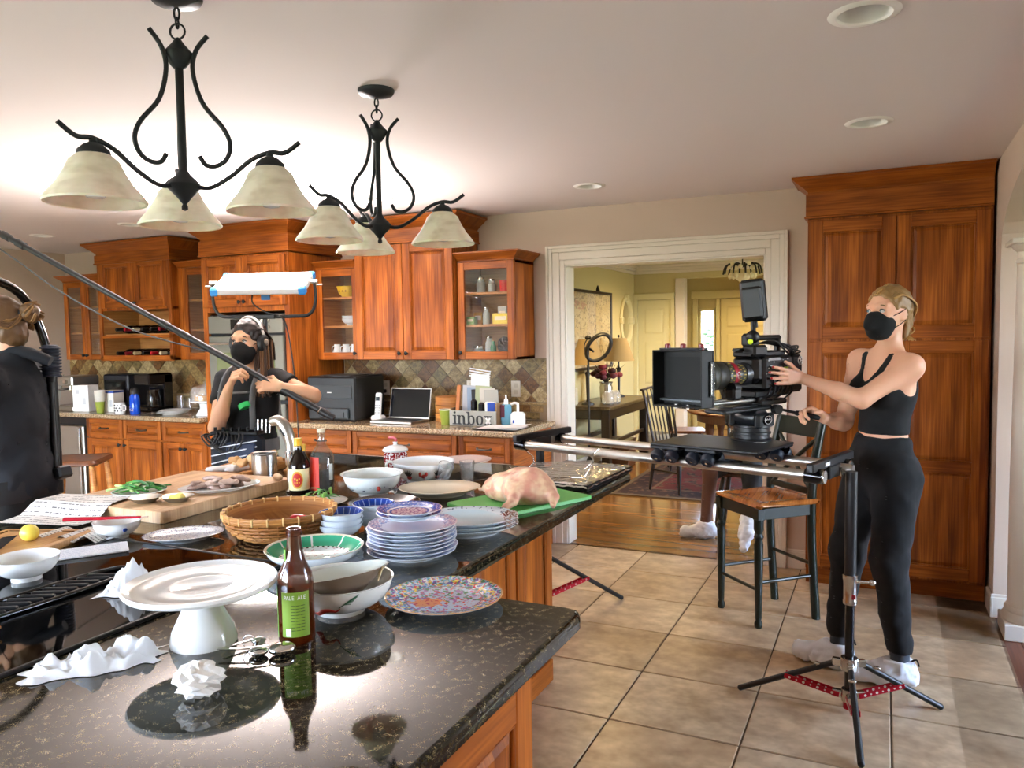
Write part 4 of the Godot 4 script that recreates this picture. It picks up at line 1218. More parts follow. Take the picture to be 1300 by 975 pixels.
	b = Mb.new(); b.lathe([Vector2(0, 0), Vector2(0.042, 0), Vector2(0.052, 0.02), Vector2(0.058, 0.05), Vector2(0.056, 0.075), Vector2(0.048, 0.086), Vector2(0, 0.086)], 28); obj("body", b, jm, o)
	b = Mb.new(); b.lathe([Vector2(0, 0.086), Vector2(0.06, 0.086), Vector2(0.062, 0.094), Vector2(0.05, 0.105), Vector2(0.03, 0.112), Vector2(0.012, 0.115), Vector2(0.008, 0.122), Vector2(0.012, 0.13), Vector2(0, 0.134)], 28); obj("lid", b, M.porcelain, o)
	b = Mb.new(); b.tube(ln([V(0.0, 0.128, 0), V(0.005, 0.142, 0), V(-0.01, 0.15, 0), V(-0.035, 0.148, 0)], false, 4), 0.006, 6); obj("finial", b, hexm("c04a58", 0.25), o)
	# tumblers
	dish("glass_tumbler", "clear glass tumbler standing beside the rooster bowl", "glass", tumbler_pr(0.026, 0.034, 0.085), M.clear, V(-1.645, TOP, -2.965))
	var g2 := dish("glass_tumbler", "clear glass tumbler leaning on the rooster bowl", "glass", tumbler_pr(0.026, 0.034, 0.085), M.clear, V(-1.705, TOP + 0.012, -2.845))
	g2.rotation = V(0.2, 0, -0.45)
	# blue brush plate, bowls at left
	var bb := nz(90, 0.045, 3)
	var bp := polar(256, func(r, a, x, y):
		if r > 0.95: return Color(0.62, 0.60, 0.66)
		var t := bb.get_noise_2d(x * 128, y * 128)
		return Color(0.22, 0.27, 0.52) if absf(t - 0.12) < 0.055 and (r > 0.5 or t > 0.1) else Color(0.88, 0.89, 0.9))
	dish("brush_painted_plate", "oval white plate with dark blue brush strokes", "plate", plate_pr(0.122, 0.02, 0.6), bp, V(-2.01, TOP, -1.755), 0.244, 1.0, 0.75, 0.75)
	o = thing("rice_bowl", "white bowl with blue mark under the red chopsticks", "bowl", V(-2.235, TOP, -1.69), 0)
	b = Mb.new(); b.lathe(bowl_pr(0.073, 0.055, 0.034, 0.003, 0.01), 36); obj("bowl", b, M.porcelain, o)
	b = Mb.new(); b.ball(V(0.066, 0.035, 0.022), V(0.004, 0.006, 0.008)); obj("blue_mark", b, M.blue, o)
	var z0 := TOP + 0.007
	dish("white_bowl", "plain white footed bowl on the cooktop", "bowl", bowl_pr(0.082, 0.062, 0.036, 0.003, 0.012), M.porcelain, V(-2.05, z0, -1.275))
	o = thing("white_bowl", "white bowl of dark sauce cut off by the left edge", "bowl", V(-2.0, z0, -1.06))
	b = Mb.new(); b.lathe(bowl_pr(0.07, 0.055, 0.03, 0.003, 0.01), 36); obj("bowl", b, M.porcelain, o)
	b = Mb.new(); b.lathe([Vector2(0, 0.036), Vector2(0.058, 0.036), Vector2(0.0, 0.0375)], 24); obj("sauce", b, hexm("3a1a10", 0.2), o)

func groceries():
	var b: Mb
	var o: Node3D
	var r := RandomNumberGenerator.new()
	r.seed = 3
	# bamboo basket with red peppers
	o = thing("bamboo_basket", "round woven bamboo basket holding red peppers", "basket", V(-1.745, TOP, -1.905))
	o.scale = V(0.93, 1, 0.93)
	b = Mb.new()
	var bp := func(t: float) -> Vector2: return Vector2(0.09 + 0.095 * sin(t * PI / 2), 0.004 + 0.082 * (1.0 - cos(t * PI / 2)))
	for lv in 11:
		var q: Vector2 = bp.call(lv / 10.0)
		var ring := []
		for k in 72: ring.append(V(cos(TAU * k / 72) * (q.x + 0.0022 * (1 if (k / 2 + lv) % 2 else -1)), q.y, sin(TAU * k / 72) * (q.x + 0.0022 * (1 if (k / 2 + lv) % 2 else -1))))
		b.tube(ring, 0.0046, 5, true)
	obj("weave", b, M.bamboo, o)
	b = Mb.new()
	for k in 36:
		var a := TAU * k / 36.0
		var pts := []
		for i in 7:
			var q: Vector2 = bp.call(i / 6.0)
			pts.append(V(cos(a) * q.x, q.y, sin(a) * q.x))
		b.tube(pts, 0.0032, 4)
	obj("stakes", b, M.bamboo, o)
	b = Mb.new(); b.lathe([Vector2(0, 0.002), Vector2(0.09, 0.002), Vector2(0.125, 0.016), Vector2(0.165, 0.046), Vector2(0.183, 0.08), Vector2(0.178, 0.08), Vector2(0.16, 0.049), Vector2(0.122, 0.02), Vector2(0.088, 0.006), Vector2(0, 0.006)], 48); obj("base_weave", b, M.bamboo, o)
	b = Mb.new()
	for h in [0.079, 0.087]:
		var ring := []
		for k in 48: ring.append(V(cos(TAU * k / 48) * 0.186, h, sin(TAU * k / 48) * 0.186))
		b.tube(ring, 0.0065, 6, true)
	obj("rim", b, M.bamboo, o)
	b = Mb.new()
	for k in 24:
		var a := TAU * k / 24.0
		b.box(V(cos(a) * 0.186, 0.083, sin(a) * 0.186), V(0.017, 0.024, 0.006), 0.002, Basis(V(0, 1, 0), -a))
	obj("rim_binding", b, hexm("d8b070", 0.6), o)
	for i in 4:
		b = Mb.new()
		var s := Sdf.new()
		s.ell(V(-0.012, 0, 0), V(0.022, 0.018, 0.018), Basis.IDENTITY, 0.01).ell(V(0.012, 0.003, 0.006), V(0.02, 0.017, 0.016), Basis.IDENTITY, 0.01).cap(V(0.02, 0, 0), V(0.045, -0.004, 0.006), 0.013, 0.004, 0.01)
		s.emit(b, 0.005)
		var p: Node3D = meta(obj("red_pepper", b, hexm("c3141a", 0.2)), ["red pepper at the middle of the bamboo basket", "red pepper nearest the bowls in the bamboo basket", "small red pepper at the left of the basket floor", "red pepper lying on the others in the basket"][i], "pepper", "red peppers in the basket")
		p.position = [V(-1.69, TOP + 0.03, -1.92), V(-1.66, TOP + 0.036, -1.94), V(-1.75, TOP + 0.026, -1.89), V(-1.69, TOP + 0.05, -1.93)][i]; p.rotation.y = i * 1.2
	# raw duck on the green board
	o = thing("cutting_board", "bright green plastic cutting board under the raw duck", "cutting board", V(-1.235, TOP, -2.635), -0.42)
	b = slab([Vector2(-0.15, 0.24), Vector2(-0.15, -0.24), Vector2(0.15, -0.24), Vector2(0.15, 0.24)], 0.02, [[0.0, 0.002], [0.002, 0.0], [0.012, 0.0], [0.014, 0.002]]); obj("slab", b, hexm("58b058", 0.45), o)
	var s := Sdf.new(V(-1.23, TOP + 0.0155, -2.60))
	var D := V(-1.23, TOP + 0.0155, -2.60)
	var ax := Basis(V(0, 1, 0), -0.5)
	var L := func(x: float, y: float, z: float) -> Vector3: return D + ax * V(x, y, z)
	s.ell(L.call(-0.02, 0.05, 0), V(0.115, 0.058, 0.08), ax, 0.03).ell(L.call(0.06, 0.055, -0.01), V(0.09, 0.062, 0.085), ax, 0.04).ell(L.call(-0.06, 0.035, 0.03), V(0.08, 0.04, 0.06), ax, 0.03)
	s.cap(L.call(-0.09, 0.04, 0.02), L.call(-0.16, 0.025, 0.03), 0.035, 0.016, 0.03).cap(L.call(-0.16, 0.025, 0.03), L.call(-0.215, 0.012, 0.025), 0.013, 0.009, 0.02)
	s.cap(L.call(0.11, 0.045, -0.04), L.call(0.175, 0.04, -0.03), 0.045, 0.022, 0.03).cap(L.call(0.175, 0.04, -0.03), L.call(0.215, 0.018, 0.0), 0.016, 0.009, 0.015)
	s.cap(L.call(0.06, 0.05, 0.06), L.call(0.115, 0.03, 0.1), 0.035, 0.018, 0.03).cap(L.call(0.115, 0.03, 0.1), L.call(0.12, 0.014, 0.145), 0.014, 0.009, 0.015).cap(L.call(-0.03, 0.08, -0.03), L.call(0.08, 0.1, -0.02), 0.03, 0.025, 0.04)
	s.cut(L.call(-0.075, 0.055, 0.085), V(0.014, 0.006, 0.012), ax).plane(D, V(0, -1, 0))
	s.amp = 0.006; s.noise.frequency = 14.0; s.noise.fractal_octaves = 2
	b = Mb.new(); s.emit(b, 0.007)
	var dn := nz(97, 0.03, 3)
	var dm := tiled(mat(Color.WHITE, 0.36), img(96, 96, func(x, y): return Color(0.80, 0.56, 0.47).lerp(Color(0.90, 0.77, 0.62), clampf(0.5 + 1.3 * wrapn(dn, x, y, 96, 96), 0, 1))), V(6, 6, 6), false); dm.subsurf_scatter_enabled = true; dm.subsurf_scatter_strength = 0.15
	o = meta(obj("raw_duck", b, dm), "plucked raw duck lying on the green board", "duck"); o.position = D
	# sheet pan with wire rack
	o = thing("sheet_pan", "foil-lined metal sheet pan at the far corner of the island", "pan", V(-1.22, TOP, -3.175), -0.06)
	b = Mb.new(); b.bx(-0.165, 0.165, 0.0, 0.004, -0.25, 0.25); b.bx(-0.17, -0.163, 0, 0.025, -0.25, 0.25, 0.002); b.bx(0.163, 0.17, 0, 0.025, -0.25, 0.25, 0.002); b.bx(-0.17, 0.17, 0, 0.025, 0.247, 0.254, 0.002); b.bx(-0.17, 0.17, 0, 0.025, -0.254, -0.247, 0.002)
	obj("pan", b, M.dark_metal, o)
	var fo := nz(91, 14.0, 3)
	b = Mb.new(); b.grid(40, 56, func(u, w):
		var e: float = maxf(absf(u * 2 - 1), absf(w * 2 - 1))
		return V((u - 0.5) * 0.345, 0.03 + 0.006 * fo.get_noise_2d(u * 0.6, w * 0.9) - (0.016 if e > 0.985 else 0.0), (0.5 - w) * 0.515))
	obj("foil", b, hexm("d5d5d3", 0.2, 1.0), o)
	o = thing("wire_rack", "chrome wire cooling rack askew on the foil pan", "rack", V(-1.275, TOP + 0.042, -3.13), 0.25)
	o.rotation.z = 0.05
	b = Mb.new()
	var fr := [V(-0.15, 0, -0.21), V(0.13, 0, -0.21), V(0.13, 0, 0.21), V(-0.15, 0, 0.21)]
	b.tube(fr, 0.0028, 6, true); obj("frame", b, M.chrome, o)
	for i in 13:
		b = Mb.new(); b.cyl(V(-0.15, 0.003, -0.19 + i * 0.0316), V(0.13, 0.003, -0.19 + i * 0.0316), 0.0016, -1, 6); obj("wire", b, M.chrome, o)
	for q in fr:
		b = Mb.new(); b.tube([q, q + V(0, 0.03, 0), q + V(0.03 * signf(q.x), 0.055, 0)], 0.0026, 6); obj("foot", b, M.chrome, o)
	# thick wooden board with food
	var bt := 0.042
	o = thing("chopping_block", "thick maple chopping block along the left of the island", "cutting board", V(-2.53, TOP, -2.20), 0.03)
	b = slab([Vector2(-0.28, 0.34), Vector2(-0.28, -0.34), Vector2(0.28, -0.34), Vector2(0.28, 0.34)], 0.012, [[0.0, 0.003], [0.003, 0.0], [bt - 0.003, 0.0], [bt, 0.003]]); obj("block", b, M.board, o)
	var BT := TOP + bt
	dish("oval_plate", "white oval plate under the sliced meat", "plate", plate_pr(0.155, 0.018, 0.6), M.porcelain, V(-2.36, BT, -2.245), 0, 1.0, 0.68, 1.0)
	for i in 14:
		b = Mb.new(); s = Sdf.new()
		for k in 3: s.ell(V((k - 1) * 0.02, r.randf_range(-0.003, 0.003), r.randf_range(-0.006, 0.006)), V(0.024, 0.008, 0.018), Basis.IDENTITY, 0.008)
		s.amp = 0.006; s.noise.frequency = 30; s.noise.seed = i
		s.emit(b, 0.005)
		var a := r.randf() * TAU; var q := sqrt(r.randf()) * 0.75
		var mt: Node3D = meta(obj("meat_slice", b, hexm(["a58a7c", "b79d8e", "8f7365"][i % 3], 0.45)), "pale cooked meat slice heaped on the white oval plate", "meat", "sliced meat on the oval plate")
		var lp := Basis(V(0, 1, 0), 1.0) * V(cos(a) * 0.13 * q, 0, sin(a) * 0.085 * q)
		mt.position = V(-2.36, BT + 0.018 + 0.006 * (i % 5), -2.245) + lp; mt.rotation = V(r.randf_range(-0.3, 0.3), r.randf() * TAU, r.randf_range(-0.3, 0.3))
	dish("small_plate", "white plate under the chopped scallions", "plate", plate_pr(0.1, 0.014, 0.6), M.porcelain, V(-2.60, BT, -2.07), 0)
	for i in 26:
		b = Mb.new()
		var ln2 := r.randf_range(0.03, 0.055)
		b.tube(ln([V(-ln2, 0, 0), V(0, r.randf_range(0.004, 0.014), 0.004), V(ln2, 0, r.randf_range(-0.01, 0.01))], false, 3), 0.0055 if i % 3 else 0.007, 6, false, 0.6)
		var sc: Node3D = meta(obj("scallion", b, hexm(["2f7a2a", "3f9434", "b9d68c", "27682a"][i % 4], 0.4)), "cut green scallion piece heaped on the small white plate", "scallion", "scallions on the small plate")
		var a := r.randf() * TAU; var q := sqrt(r.randf()) * 0.065
		sc.position = V(-2.60 + cos(a) * q, BT + 0.018 + 0.03 * (1.0 - q / 0.065) * r.randf(), -2.07 + sin(a) * q); sc.rotation = V(0, r.randf_range(-0.9, 0.9) + 0.3, r.randf_range(-0.3, 0.3))
	var md := [Vector2(0, 0), Vector2(0.03, 0), Vector2(0.058, 0.02), Vector2(0.06, 0.021), Vector2(0.056, 0.021), Vector2(0.03, 0.003), Vector2(0, 0.003)]
	dish("metal_dish", "shallow steel dish at the front of the chopping block", "dish", md, M.brushed, V(-2.44, BT, -1.965))
	o = thing("metal_dish", "shallow steel dish with yellow butter on the chopping block", "dish", V(-2.34, BT, -2.02))
	b = Mb.new(); b.lathe(md, 32); obj("dish", b, M.brushed, o)
	b = Mb.new(); s = Sdf.new(); s.ell(V(0, 0.014, 0), V(0.035, 0.012, 0.025), Basis.IDENTITY, 0.01).ell(V(0.012, 0.02, 0), V(0.02, 0.01, 0.015), Basis.IDENTITY, 0.01); s.amp = 0.006; s.noise.frequency = 30; s.emit(b, 0.005)
	obj("butter", b, hexm("e3cf6a", 0.5), o)
	# trays of aromatics behind the block
	o = thing("wicker_tray", "flat wicker tray of ginger and bones behind the chopping block", "tray", V(-2.735, TOP, -2.775), 0.15)
	b = Mb.new(); b.bx(-0.11, 0.11, 0, 0.008, -0.2, 0.2, 0.002)
	for k in [[-0.115, 0], [0.115, 0]]: b.box(V(k[0], 0.018, 0), V(0.012, 0.036, 0.42), 0.004)
	for k in [-0.205, 0.205]: b.box(V(0, 0.018, k), V(0.23, 0.036, 0.012), 0.004)
	obj("tray", b, M.bamboo, o)
	for i in 12:
		b = Mb.new(); s = Sdf.new()
		var nn := 3
		for k in nn: s.ell(V(r.randf_range(-0.018, 0.018), r.randf_range(-0.004, 0.008), r.randf_range(-0.018, 0.018)), V(0.022, 0.018, 0.018), Basis.IDENTITY, 0.012)
		s.amp = 0.008; s.noise.seed = i; s.noise.frequency = 25; s.emit(b, 0.006)
		var gp: Node3D = meta(obj("ginger_piece", b, hexm(["b98a55", "d3b184", "c99c66"][i % 3], 0.6)), "knobbly tan ginger piece heaped in the wicker tray", "ginger", "ginger in the wicker tray")
		gp.position = V(-2.715 + 0.05 * (i % 3 - 1), TOP + 0.034 + 0.028 * (i % 2), -2.83 + 0.026 * (i - 5)); gp.rotation.y = r.randf() * 6
	for i in 2:
		b = Mb.new(); s = Sdf.new(); s.cap(V(-0.05, 0, 0), V(0.05, 0.006, 0), 0.014, 0.012).cap(V(-0.03, 0.004, 0.02), V(0.04, 0, 0.018), 0.012); s.amp = 0.007; s.noise.seed = i + 40; s.emit(b, 0.006)
		var fi: Node3D = meta(obj("oyster_shell", b, hexm("c6c2bd", 0.4)), ["grey white shell on the near end of the wicker tray", "grey white shell behind the other on the wicker tray"][i], "shell", "shells on the wicker tray")
		fi.position = V(-2.75 + 0.05 * i, TOP + 0.037, -2.62 - 0.05 * i); fi.rotation.y = 1.0 + 0.4 * i
	o = thing("steel_canister", "open stainless steel canister behind the meat plate", "canister", V(-2.50, TOP, -2.64))
	b = Mb.new(); b.lathe([Vector2(0, 0), Vector2(0.055, 0), Vector2(0.055, 0.118), Vector2(0.059, 0.122), Vector2(0.058, 0.125), Vector2(0.052, 0.12), Vector2(0.052, 0.004), Vector2(0, 0.004)], 36); obj("can", b, M.steel, o)
	o = thing("wicker_tray", "small square wicker tray of chopped greens beside the canister", "tray", V(-2.42, TOP, -2.80), 0.5)
	b = Mb.new(); b.bx(-0.06, 0.06, 0, 0.006, -0.06, 0.06); b.box(V(-0.065, 0.02, 0), V(0.01, 0.04, 0.14), 0.003, Basis(V(0, 0, 1), 0.3)); b.box(V(0.065, 0.02, 0), V(0.01, 0.04, 0.14), 0.003, Basis(V(0, 0, 1), -0.3)); b.box(V(0, 0.02, -0.065), V(0.14, 0.04, 0.01), 0.003, Basis(V(1, 0, 0), -0.3)); b.box(V(0, 0.02, 0.065), V(0.14, 0.04, 0.01), 0.003, Basis(V(1, 0, 0), 0.3)); obj("tray", b, M.bamboo, o)
	b = Mb.new()
	for i in 30: b.box(V(r.randf_range(-0.045, 0.045), r.randf_range(0.008, 0.03), r.randf_range(-0.045, 0.045)), V(0.02, 0.004, 0.008), 0.001, Basis(V(r.randf(), 1, r.randf()).normalized(), r.randf() * 6))
	obj("chopped_greens", b, hexm("3c7a2c", 0.5), o).set_meta("kind", "stuff")
	dish("steel_cup", "small steel cup beside the faucet", "cup", [Vector2(0, 0), Vector2(0.036, 0), Vector2(0.038, 0.07), Vector2(0.035, 0.07), Vector2(0.033, 0.004), Vector2(0, 0.004)], M.steel, V(-2.32, TOP, -2.68))
	b = Mb.new(); s = Sdf.new(); s.ell(V(0, 0.014, 0), V(0.02, 0.014, 0.015), Basis.IDENTITY, 0.01).ell(V(0.02, 0.012, 0.008), V(0.014, 0.012, 0.012), Basis.IDENTITY, 0.01); s.emit(b, 0.005)
	o = meta(obj("garlic_head", b, hexm("d8b893", 0.6)), "small head of garlic at the corner of the chopping block", "garlic"); o.position = V(-2.29, BT, -2.49)
	# faucet
	o = thing("faucet", "tall chrome pull-down kitchen faucet on the island", "faucet", V(-2.20, TOP, -2.48))
	b = Mb.new(); b.lathe([Vector2(0, 0), Vector2(0.03, 0), Vector2(0.032, 0.008), Vector2(0.022, 0.02), Vector2(0.02, 0.11), Vector2(0.026, 0.115), Vector2(0.026, 0.17), Vector2(0.02, 0.175), Vector2(0, 0.176)], 24); obj("base", b, M.chrome, o)
	b = Mb.new(); b.tube(ln([V(0, 0.17, 0), V(-0.005, 0.21, 0.0), V(-0.02, 0.26, 0.005), V(-0.05, 0.295, 0.012), V(-0.085, 0.29, 0.02)], false, 5), [0.022, 0.022, 0.022, 0.022, 0.022, 0.023, 0.023, 0.024, 0.024, 0.025, 0.025, 0.025, 0.025, 0.024, 0.023, 0.022, 0.022, 0.021, 0.02, 0.019, 0.018], 14); obj("spout", b, M.brushed, o)
	b = Mb.new(); b.tube([V(-0.012, 0.235, 0.022), V(-0.028, 0.265, 0.026)], 0.007, 8); obj("button", b, M.dark_metal, o)
	b = Mb.new(); b.tube([V(0.02, 0.16, 0.01), V(0.06, 0.175, 0.03)], 0.006, 8); obj("lever", b, M.chrome, o)
	# sauce bottles
	o = thing("sauce_bottle", "dark sauce bottle with yellow cap and red circle on its label", "bottle", V(-2.112, TOP, -2.42), 0.45)
	b = Mb.new(); b.lathe([Vector2(0, 0), Vector2(0.038, 0), Vector2(0.04, 0.005), Vector2(0.04, 0.12), Vector2(0.036, 0.14), Vector2(0.018, 0.175), Vector2(0.013, 0.2), Vector2(0.013, 0.215), Vector2(0, 0.216)], 28); obj("glass", b, hexm("170b07", 0.06), o)
	b = Mb.new(); b.lathe([Vector2(0, 0.205), Vector2(0.0165, 0.205), Vector2(0.0165, 0.235), Vector2(0, 0.236)], 20); obj("cap", b, hexm("e0a91e", 0.4), o)
	b = Mb.new(); b.lathe([Vector2(0.0405, 0.03), Vector2(0.0405, 0.115)], 28); var lb := obj("label", b, hexm("e6d9a4", 0.6), o)
	b = Mb.new(); b.lathe([Vector2(0.0135, 0.175), Vector2(0.0135, 0.2)], 20); obj("neck_label", b, hexm("dcd5c0", 0.6), o)
	for k in [[0.034, 0.0408, "d49a2c"], [0.027, 0.0412, "c32518"]]:
		b = Mb.new()
		b.grid(10, 10, func(u, w):
			var a: float = lerpf(0.9, 2.1, u) + 0.0; var y: float = 0.072 + (w - 0.5) * 2 * k[0] * sqrt(maxf(0.0, 1.0 - pow(u * 2 - 1, 2)))
			return V(cos(0.9 + (a - 0.9) * k[0] / 0.034 * 1.0 + (0.034 - k[0]) * 17) * k[1], y, sin(0.9 + (a - 0.9) * k[0] / 0.034 + (0.034 - k[0]) * 17) * k[1]))
		obj("roundel", b, hexm(k[2], 0.5), lb)
	b = Mb.new()
	for i in 3: b.T = Transform3D(Basis(V(0, 1, 0), PI / 2 - (1.3 + 0.2 * i)), Vector3.ZERO); b.box(V(0, 0.076 - 0.004 * (i % 2), 0.0416), V(0.005, 0.008, 0.0005)); b.box(V(0, 0.062, 0.0416), V(0.004, 0.004, 0.0005))
	b.T = Transform3D.IDENTITY
	obj("characters", b, hexm("f0c23a", 0.5), lb)
	o = thing("sauce_bottle", "second dark bottle with yellow cap hidden behind the faucet", "bottle", V(-2.215, TOP, -2.56), 0.2)
	b = Mb.new(); b.lathe([Vector2(0, 0), Vector2(0.034, 0), Vector2(0.034, 0.11), Vector2(0.014, 0.15), Vector2(0.013, 0.165), Vector2(0, 0.166)], 24); obj("glass", b, hexm("170b07", 0.06), o)
	b = Mb.new(); b.lathe([Vector2(0, 0.158), Vector2(0.017, 0.158), Vector2(0.017, 0.185), Vector2(0, 0.186)], 20); obj("cap", b, hexm("e0a91e", 0.4), o)
	o = thing("vinegar_bottle", "clear glass bottle half full of dark vinegar with red label", "bottle", V(-2.06, TOP, -2.50), 0.4)
	b = Mb.new(); b.lathe([Vector2(0, 0), Vector2(0.046, 0), Vector2(0.048, 0.006), Vector2(0.048, 0.15), Vector2(0.042, 0.168), Vector2(0.02, 0.2), Vector2(0.015, 0.225), Vector2(0.015, 0.25), Vector2(0.0125, 0.25), Vector2(0.0125, 0.225), Vector2(0.0175, 0.2), Vector2(0.039, 0.168), Vector2(0.0455, 0.15), Vector2(0.0455, 0.008), Vector2(0, 0.007)], 32); obj("glass", b, pane(Color(0.35, 0.4, 0.4), 0.10), o)
	b = Mb.new(); b.lathe([Vector2(0, 0.0085), Vector2(0.045, 0.009), Vector2(0.045, 0.095), Vector2(0, 0.0955)], 28); obj("vinegar", b, hexm("2a0d07", 0.05), o)
	b = Mb.new(); b.lathe([Vector2(0, 0.251), Vector2(0.0165, 0.251), Vector2(0.017, 0.265), Vector2(0, 0.266)], 20); obj("cap", b, hexm("d8cdb0", 0.5), o)
	b = Mb.new(); b.grid(8, 2, func(u, w): var a: float = lerpf(1.55, 2.9, u); return V(cos(a) * 0.0485, lerpf(0.02, 0.155, w), sin(a) * 0.0485)); obj("label", b, hexm("d6301c", 0.5), o)
	b = Mb.new(); b.grid(6, 2, func(u, w): var a: float = lerpf(0.3, 0.7, u); return V(cos(a) * 0.0485, lerpf(0.06, 0.125, w), sin(a) * 0.0485)); obj("tax_strip", b, hexm("cfd0cb", 0.5), o)
	# herbs on a plate behind the basket
	dish("small_plate", "pale plate of herbs behind the bamboo basket", "plate", plate_pr(0.1, 0.016, 0.6), hexm("cfc6bb", 0.2), V(-1.93, TOP, -2.33))
	for i in 16:
		b = Mb.new()
		b.tube(ln([V(-0.035, 0, 0), V(0, 0.014, 0.004), V(0.035, 0.004, r.randf_range(-0.01, 0.01))], false, 3), [0.001, 0.004, 0.006, 0.007, 0.006, 0.003, 0.001], 5, false, 0.3)
		var hb: Node3D = meta(obj("herb_sprig", b, hexm(["4f8f35", "6fa544", "3a7530"][i % 3], 0.5)), "green herb sprig heaped on the plate behind the basket", "herb", "herbs behind the basket")
		hb.position = V(-1.93 + r.randf_range(-0.06, 0.07), TOP + 0.02 + r.randf_range(0, 0.022), -2.33 + r.randf_range(-0.06, 0.06)); hb.rotation = V(0, r.randf() * 6, r.randf_range(-0.5, 0.5))
	# papers, small board, lemon, knife, booklet, chopsticks
	var nt := nz(92, 0.2, 2)
	var news := img(256, 256, func(x, y): return Color(0.42, 0.41, 0.4) if (y % 12 < 3 and nt.get_noise_2d(x * 1.3, int(y / 12) * 40) > -0.15 and x % 84 > 8) else Color(0.88, 0.87, 0.85))
	b = Mb.new(); b.uvs = 0.5
	b.grid(16, 12, func(u, w): return V((u - 0.5) * 0.32, 0.003 - 0.04 * (1.0 - smoothstep(0.3, 0.6, w)) + 0.008 * sin(u * 5.0 + w * 2.0) * sin(w * 3.1) * (1.0 - w), (0.5 - w) * 0.30), 0.0012)
	o = meta(obj("newspaper", b, uvmat(news, 0.85)), "open newspaper sheets at the left of the chopping block", "newspaper"); o.position = V(-2.66, TOP + 0.047, -1.82); o.rotation.y = 0.25
	b = Mb.new(); b.uvs = 0.34
	b.grid(18, 8, func(u, w): return V((u - 0.5) * 0.22, 0.012 + 0.01 * sin(u * 17.0) * (1 - w * 0.4), (0.5 - w) * 0.13), 0.001)
	o = meta(obj("crumpled_paper", b, uvmat(news, 0.85)), "wrinkled printed paper under the chopsticks", "paper"); o.position = V(-2.33, TOP + 0.006, -1.62); o.rotation.y = 0.3
	o = thing("chopstick_pair", "pair of red lacquered chopsticks resting across the white bowl", "chopsticks", V(-2.275, TOP + 0.0595, -1.68), 0.62)
	for k in 2:
		b = Mb.new(); b.tube([V(-0.125, 0.006 - 0.002 * k, 0.008 * k), V(0.11, 0.0, 0.006 * k)], [0.0055, 0.003], 7); var cs := obj("chopstick", b, hexm("b3122a", 0.25), o)
		b = Mb.new(); b.cyl(V(0.11, 0, 0.006 * k), V(0.13, -0.0006, 0.006 * k), 0.003, 0.0025); obj("tip", b, hexm("d8b9a0", 0.5), cs)
	o = thing("small_cutting_board", "small oak cutting board with grooved edge at the left", "cutting board", V(-2.41, TOP, -1.46), 0.35)
	b = slab([Vector2(-0.15, 0.17), Vector2(-0.15, -0.17), Vector2(0.15, -0.17), Vector2(0.15, 0.17)], 0.02, [[0.0, 0.002], [0.002, 0.0], [0.019, 0.0], [0.022, 0.003], [0.022, 0.022], [0.019, 0.024], [0.019, 0.03], [0.0215, 0.032]]); obj("board", b, M.board2, o)
	b = Mb.new(); b.ball(V(0, 0.026, 0), V(0.03, 0.026, 0.026), 18, 12); o = meta(obj("lemon_half", b, hexm("e6cf52", 0.4)), "cut yellow lemon on the small oak board", "lemon"); o.position = V(-2.385, TOP + 0.02, -1.50)
	b = Mb.new(); b.prism(PackedVector2Array([Vector2(0, 0), Vector2(0.16, -0.005), Vector2(0.175, 0.03), Vector2(0.02, 0.05), Vector2(0, 0.045)]), V(0, 0, 0), V(1, 0, 0), V(0, 0, 1), V(0, 0.002, 0)); o = thing("kitchen_knife", "dark knife lying on the small oak board", "knife", V(-2.40, TOP + 0.022, -1.36), 2.2)
	obj("blade", b, M.dark_metal, o)
	b = Mb.new(); b.box(V(-0.05, 0.006, 0.02), V(0.1, 0.014, 0.024), 0.005); obj("handle", b, M.black, o)
	o = thing("booklet", "thin printed booklet with blue heading on the cooktop corner", "booklet", V(-2.13, TOP + 0.009, -1.515), 0.95)
	var bk := img(128, 128, func(x, y): return Color(0.12, 0.3, 0.66) if y < 22 else (Color(0.55, 0.62, 0.72) if (y % 9 < 2 and nt.get_noise_2d(x * 2.0, int(y / 9) * 30) > -0.2 and x > 12 and x < 116) else Color(0.86, 0.88, 0.92)))
	for k in 3:
		b = Mb.new(); b.uvs = 0.2
		b.box(V(0.004 * k, 0.001 + 0.0022 * k, 0.004 * k), V(0.19, 0.0018, 0.115)); obj("page", b, uvmat(bk, 0.6) if k == 2 else M.paper, o)
	for i in 4:
		b = Mb.new(); b.tube([V(-0.11, 0.004, 0.012 * i), V(0.11, 0.004, 0.008 * i)], [0.004, 0.0025], 6); o = meta(obj("wooden_chopstick", b, hexm("c08a4a", 0.6)), ["wooden chopstick farthest from the towel at the left edge", "second wooden chopstick from the back at the left edge", "third wooden chopstick from the back at the left edge", "nearest wooden chopstick at the left edge"][i], "chopstick", "wooden chopsticks at the left edge"); o.position = V(-1.815, TOP + 0.019, -0.965 + 0.004 * i); o.rotation.y = 0.35
	# towels and tissue
	o = meta(obj("folded_towel", rumpled(5, 0.125, 0.034, 0.055, 7.0), M.cloth_white), "white rumpled cloth lying along the cooktop edge", "cloth", "white kitchen cloths"); o.position = V(-1.395, TOP, -0.99); o.rotation.y = 0.75
	o = meta(obj("folded_towel", rumpled(8, 0.085, 0.036, 0.06, 5.0, 1.3), M.cloth_white), "white peaked cloth behind the cake stand", "cloth", "white kitchen cloths"); o.position = V(-1.68, TOP + 0.007, -1.335); o.rotation.y = 0.4
	o = meta(obj("tissue", crushed(12, V(0.046, 0.032, 0.044)), M.paper), "crumpled white tissue ball in front of the beer bottle", "tissue"); o.position = V(-1.10, TOP, -0.98)
	# measuring spoons
	o = thing("measuring_spoons", "ring of steel measuring spoons beside the beer bottle", "spoons", V(-1.13, TOP, -1.165), 0.3)
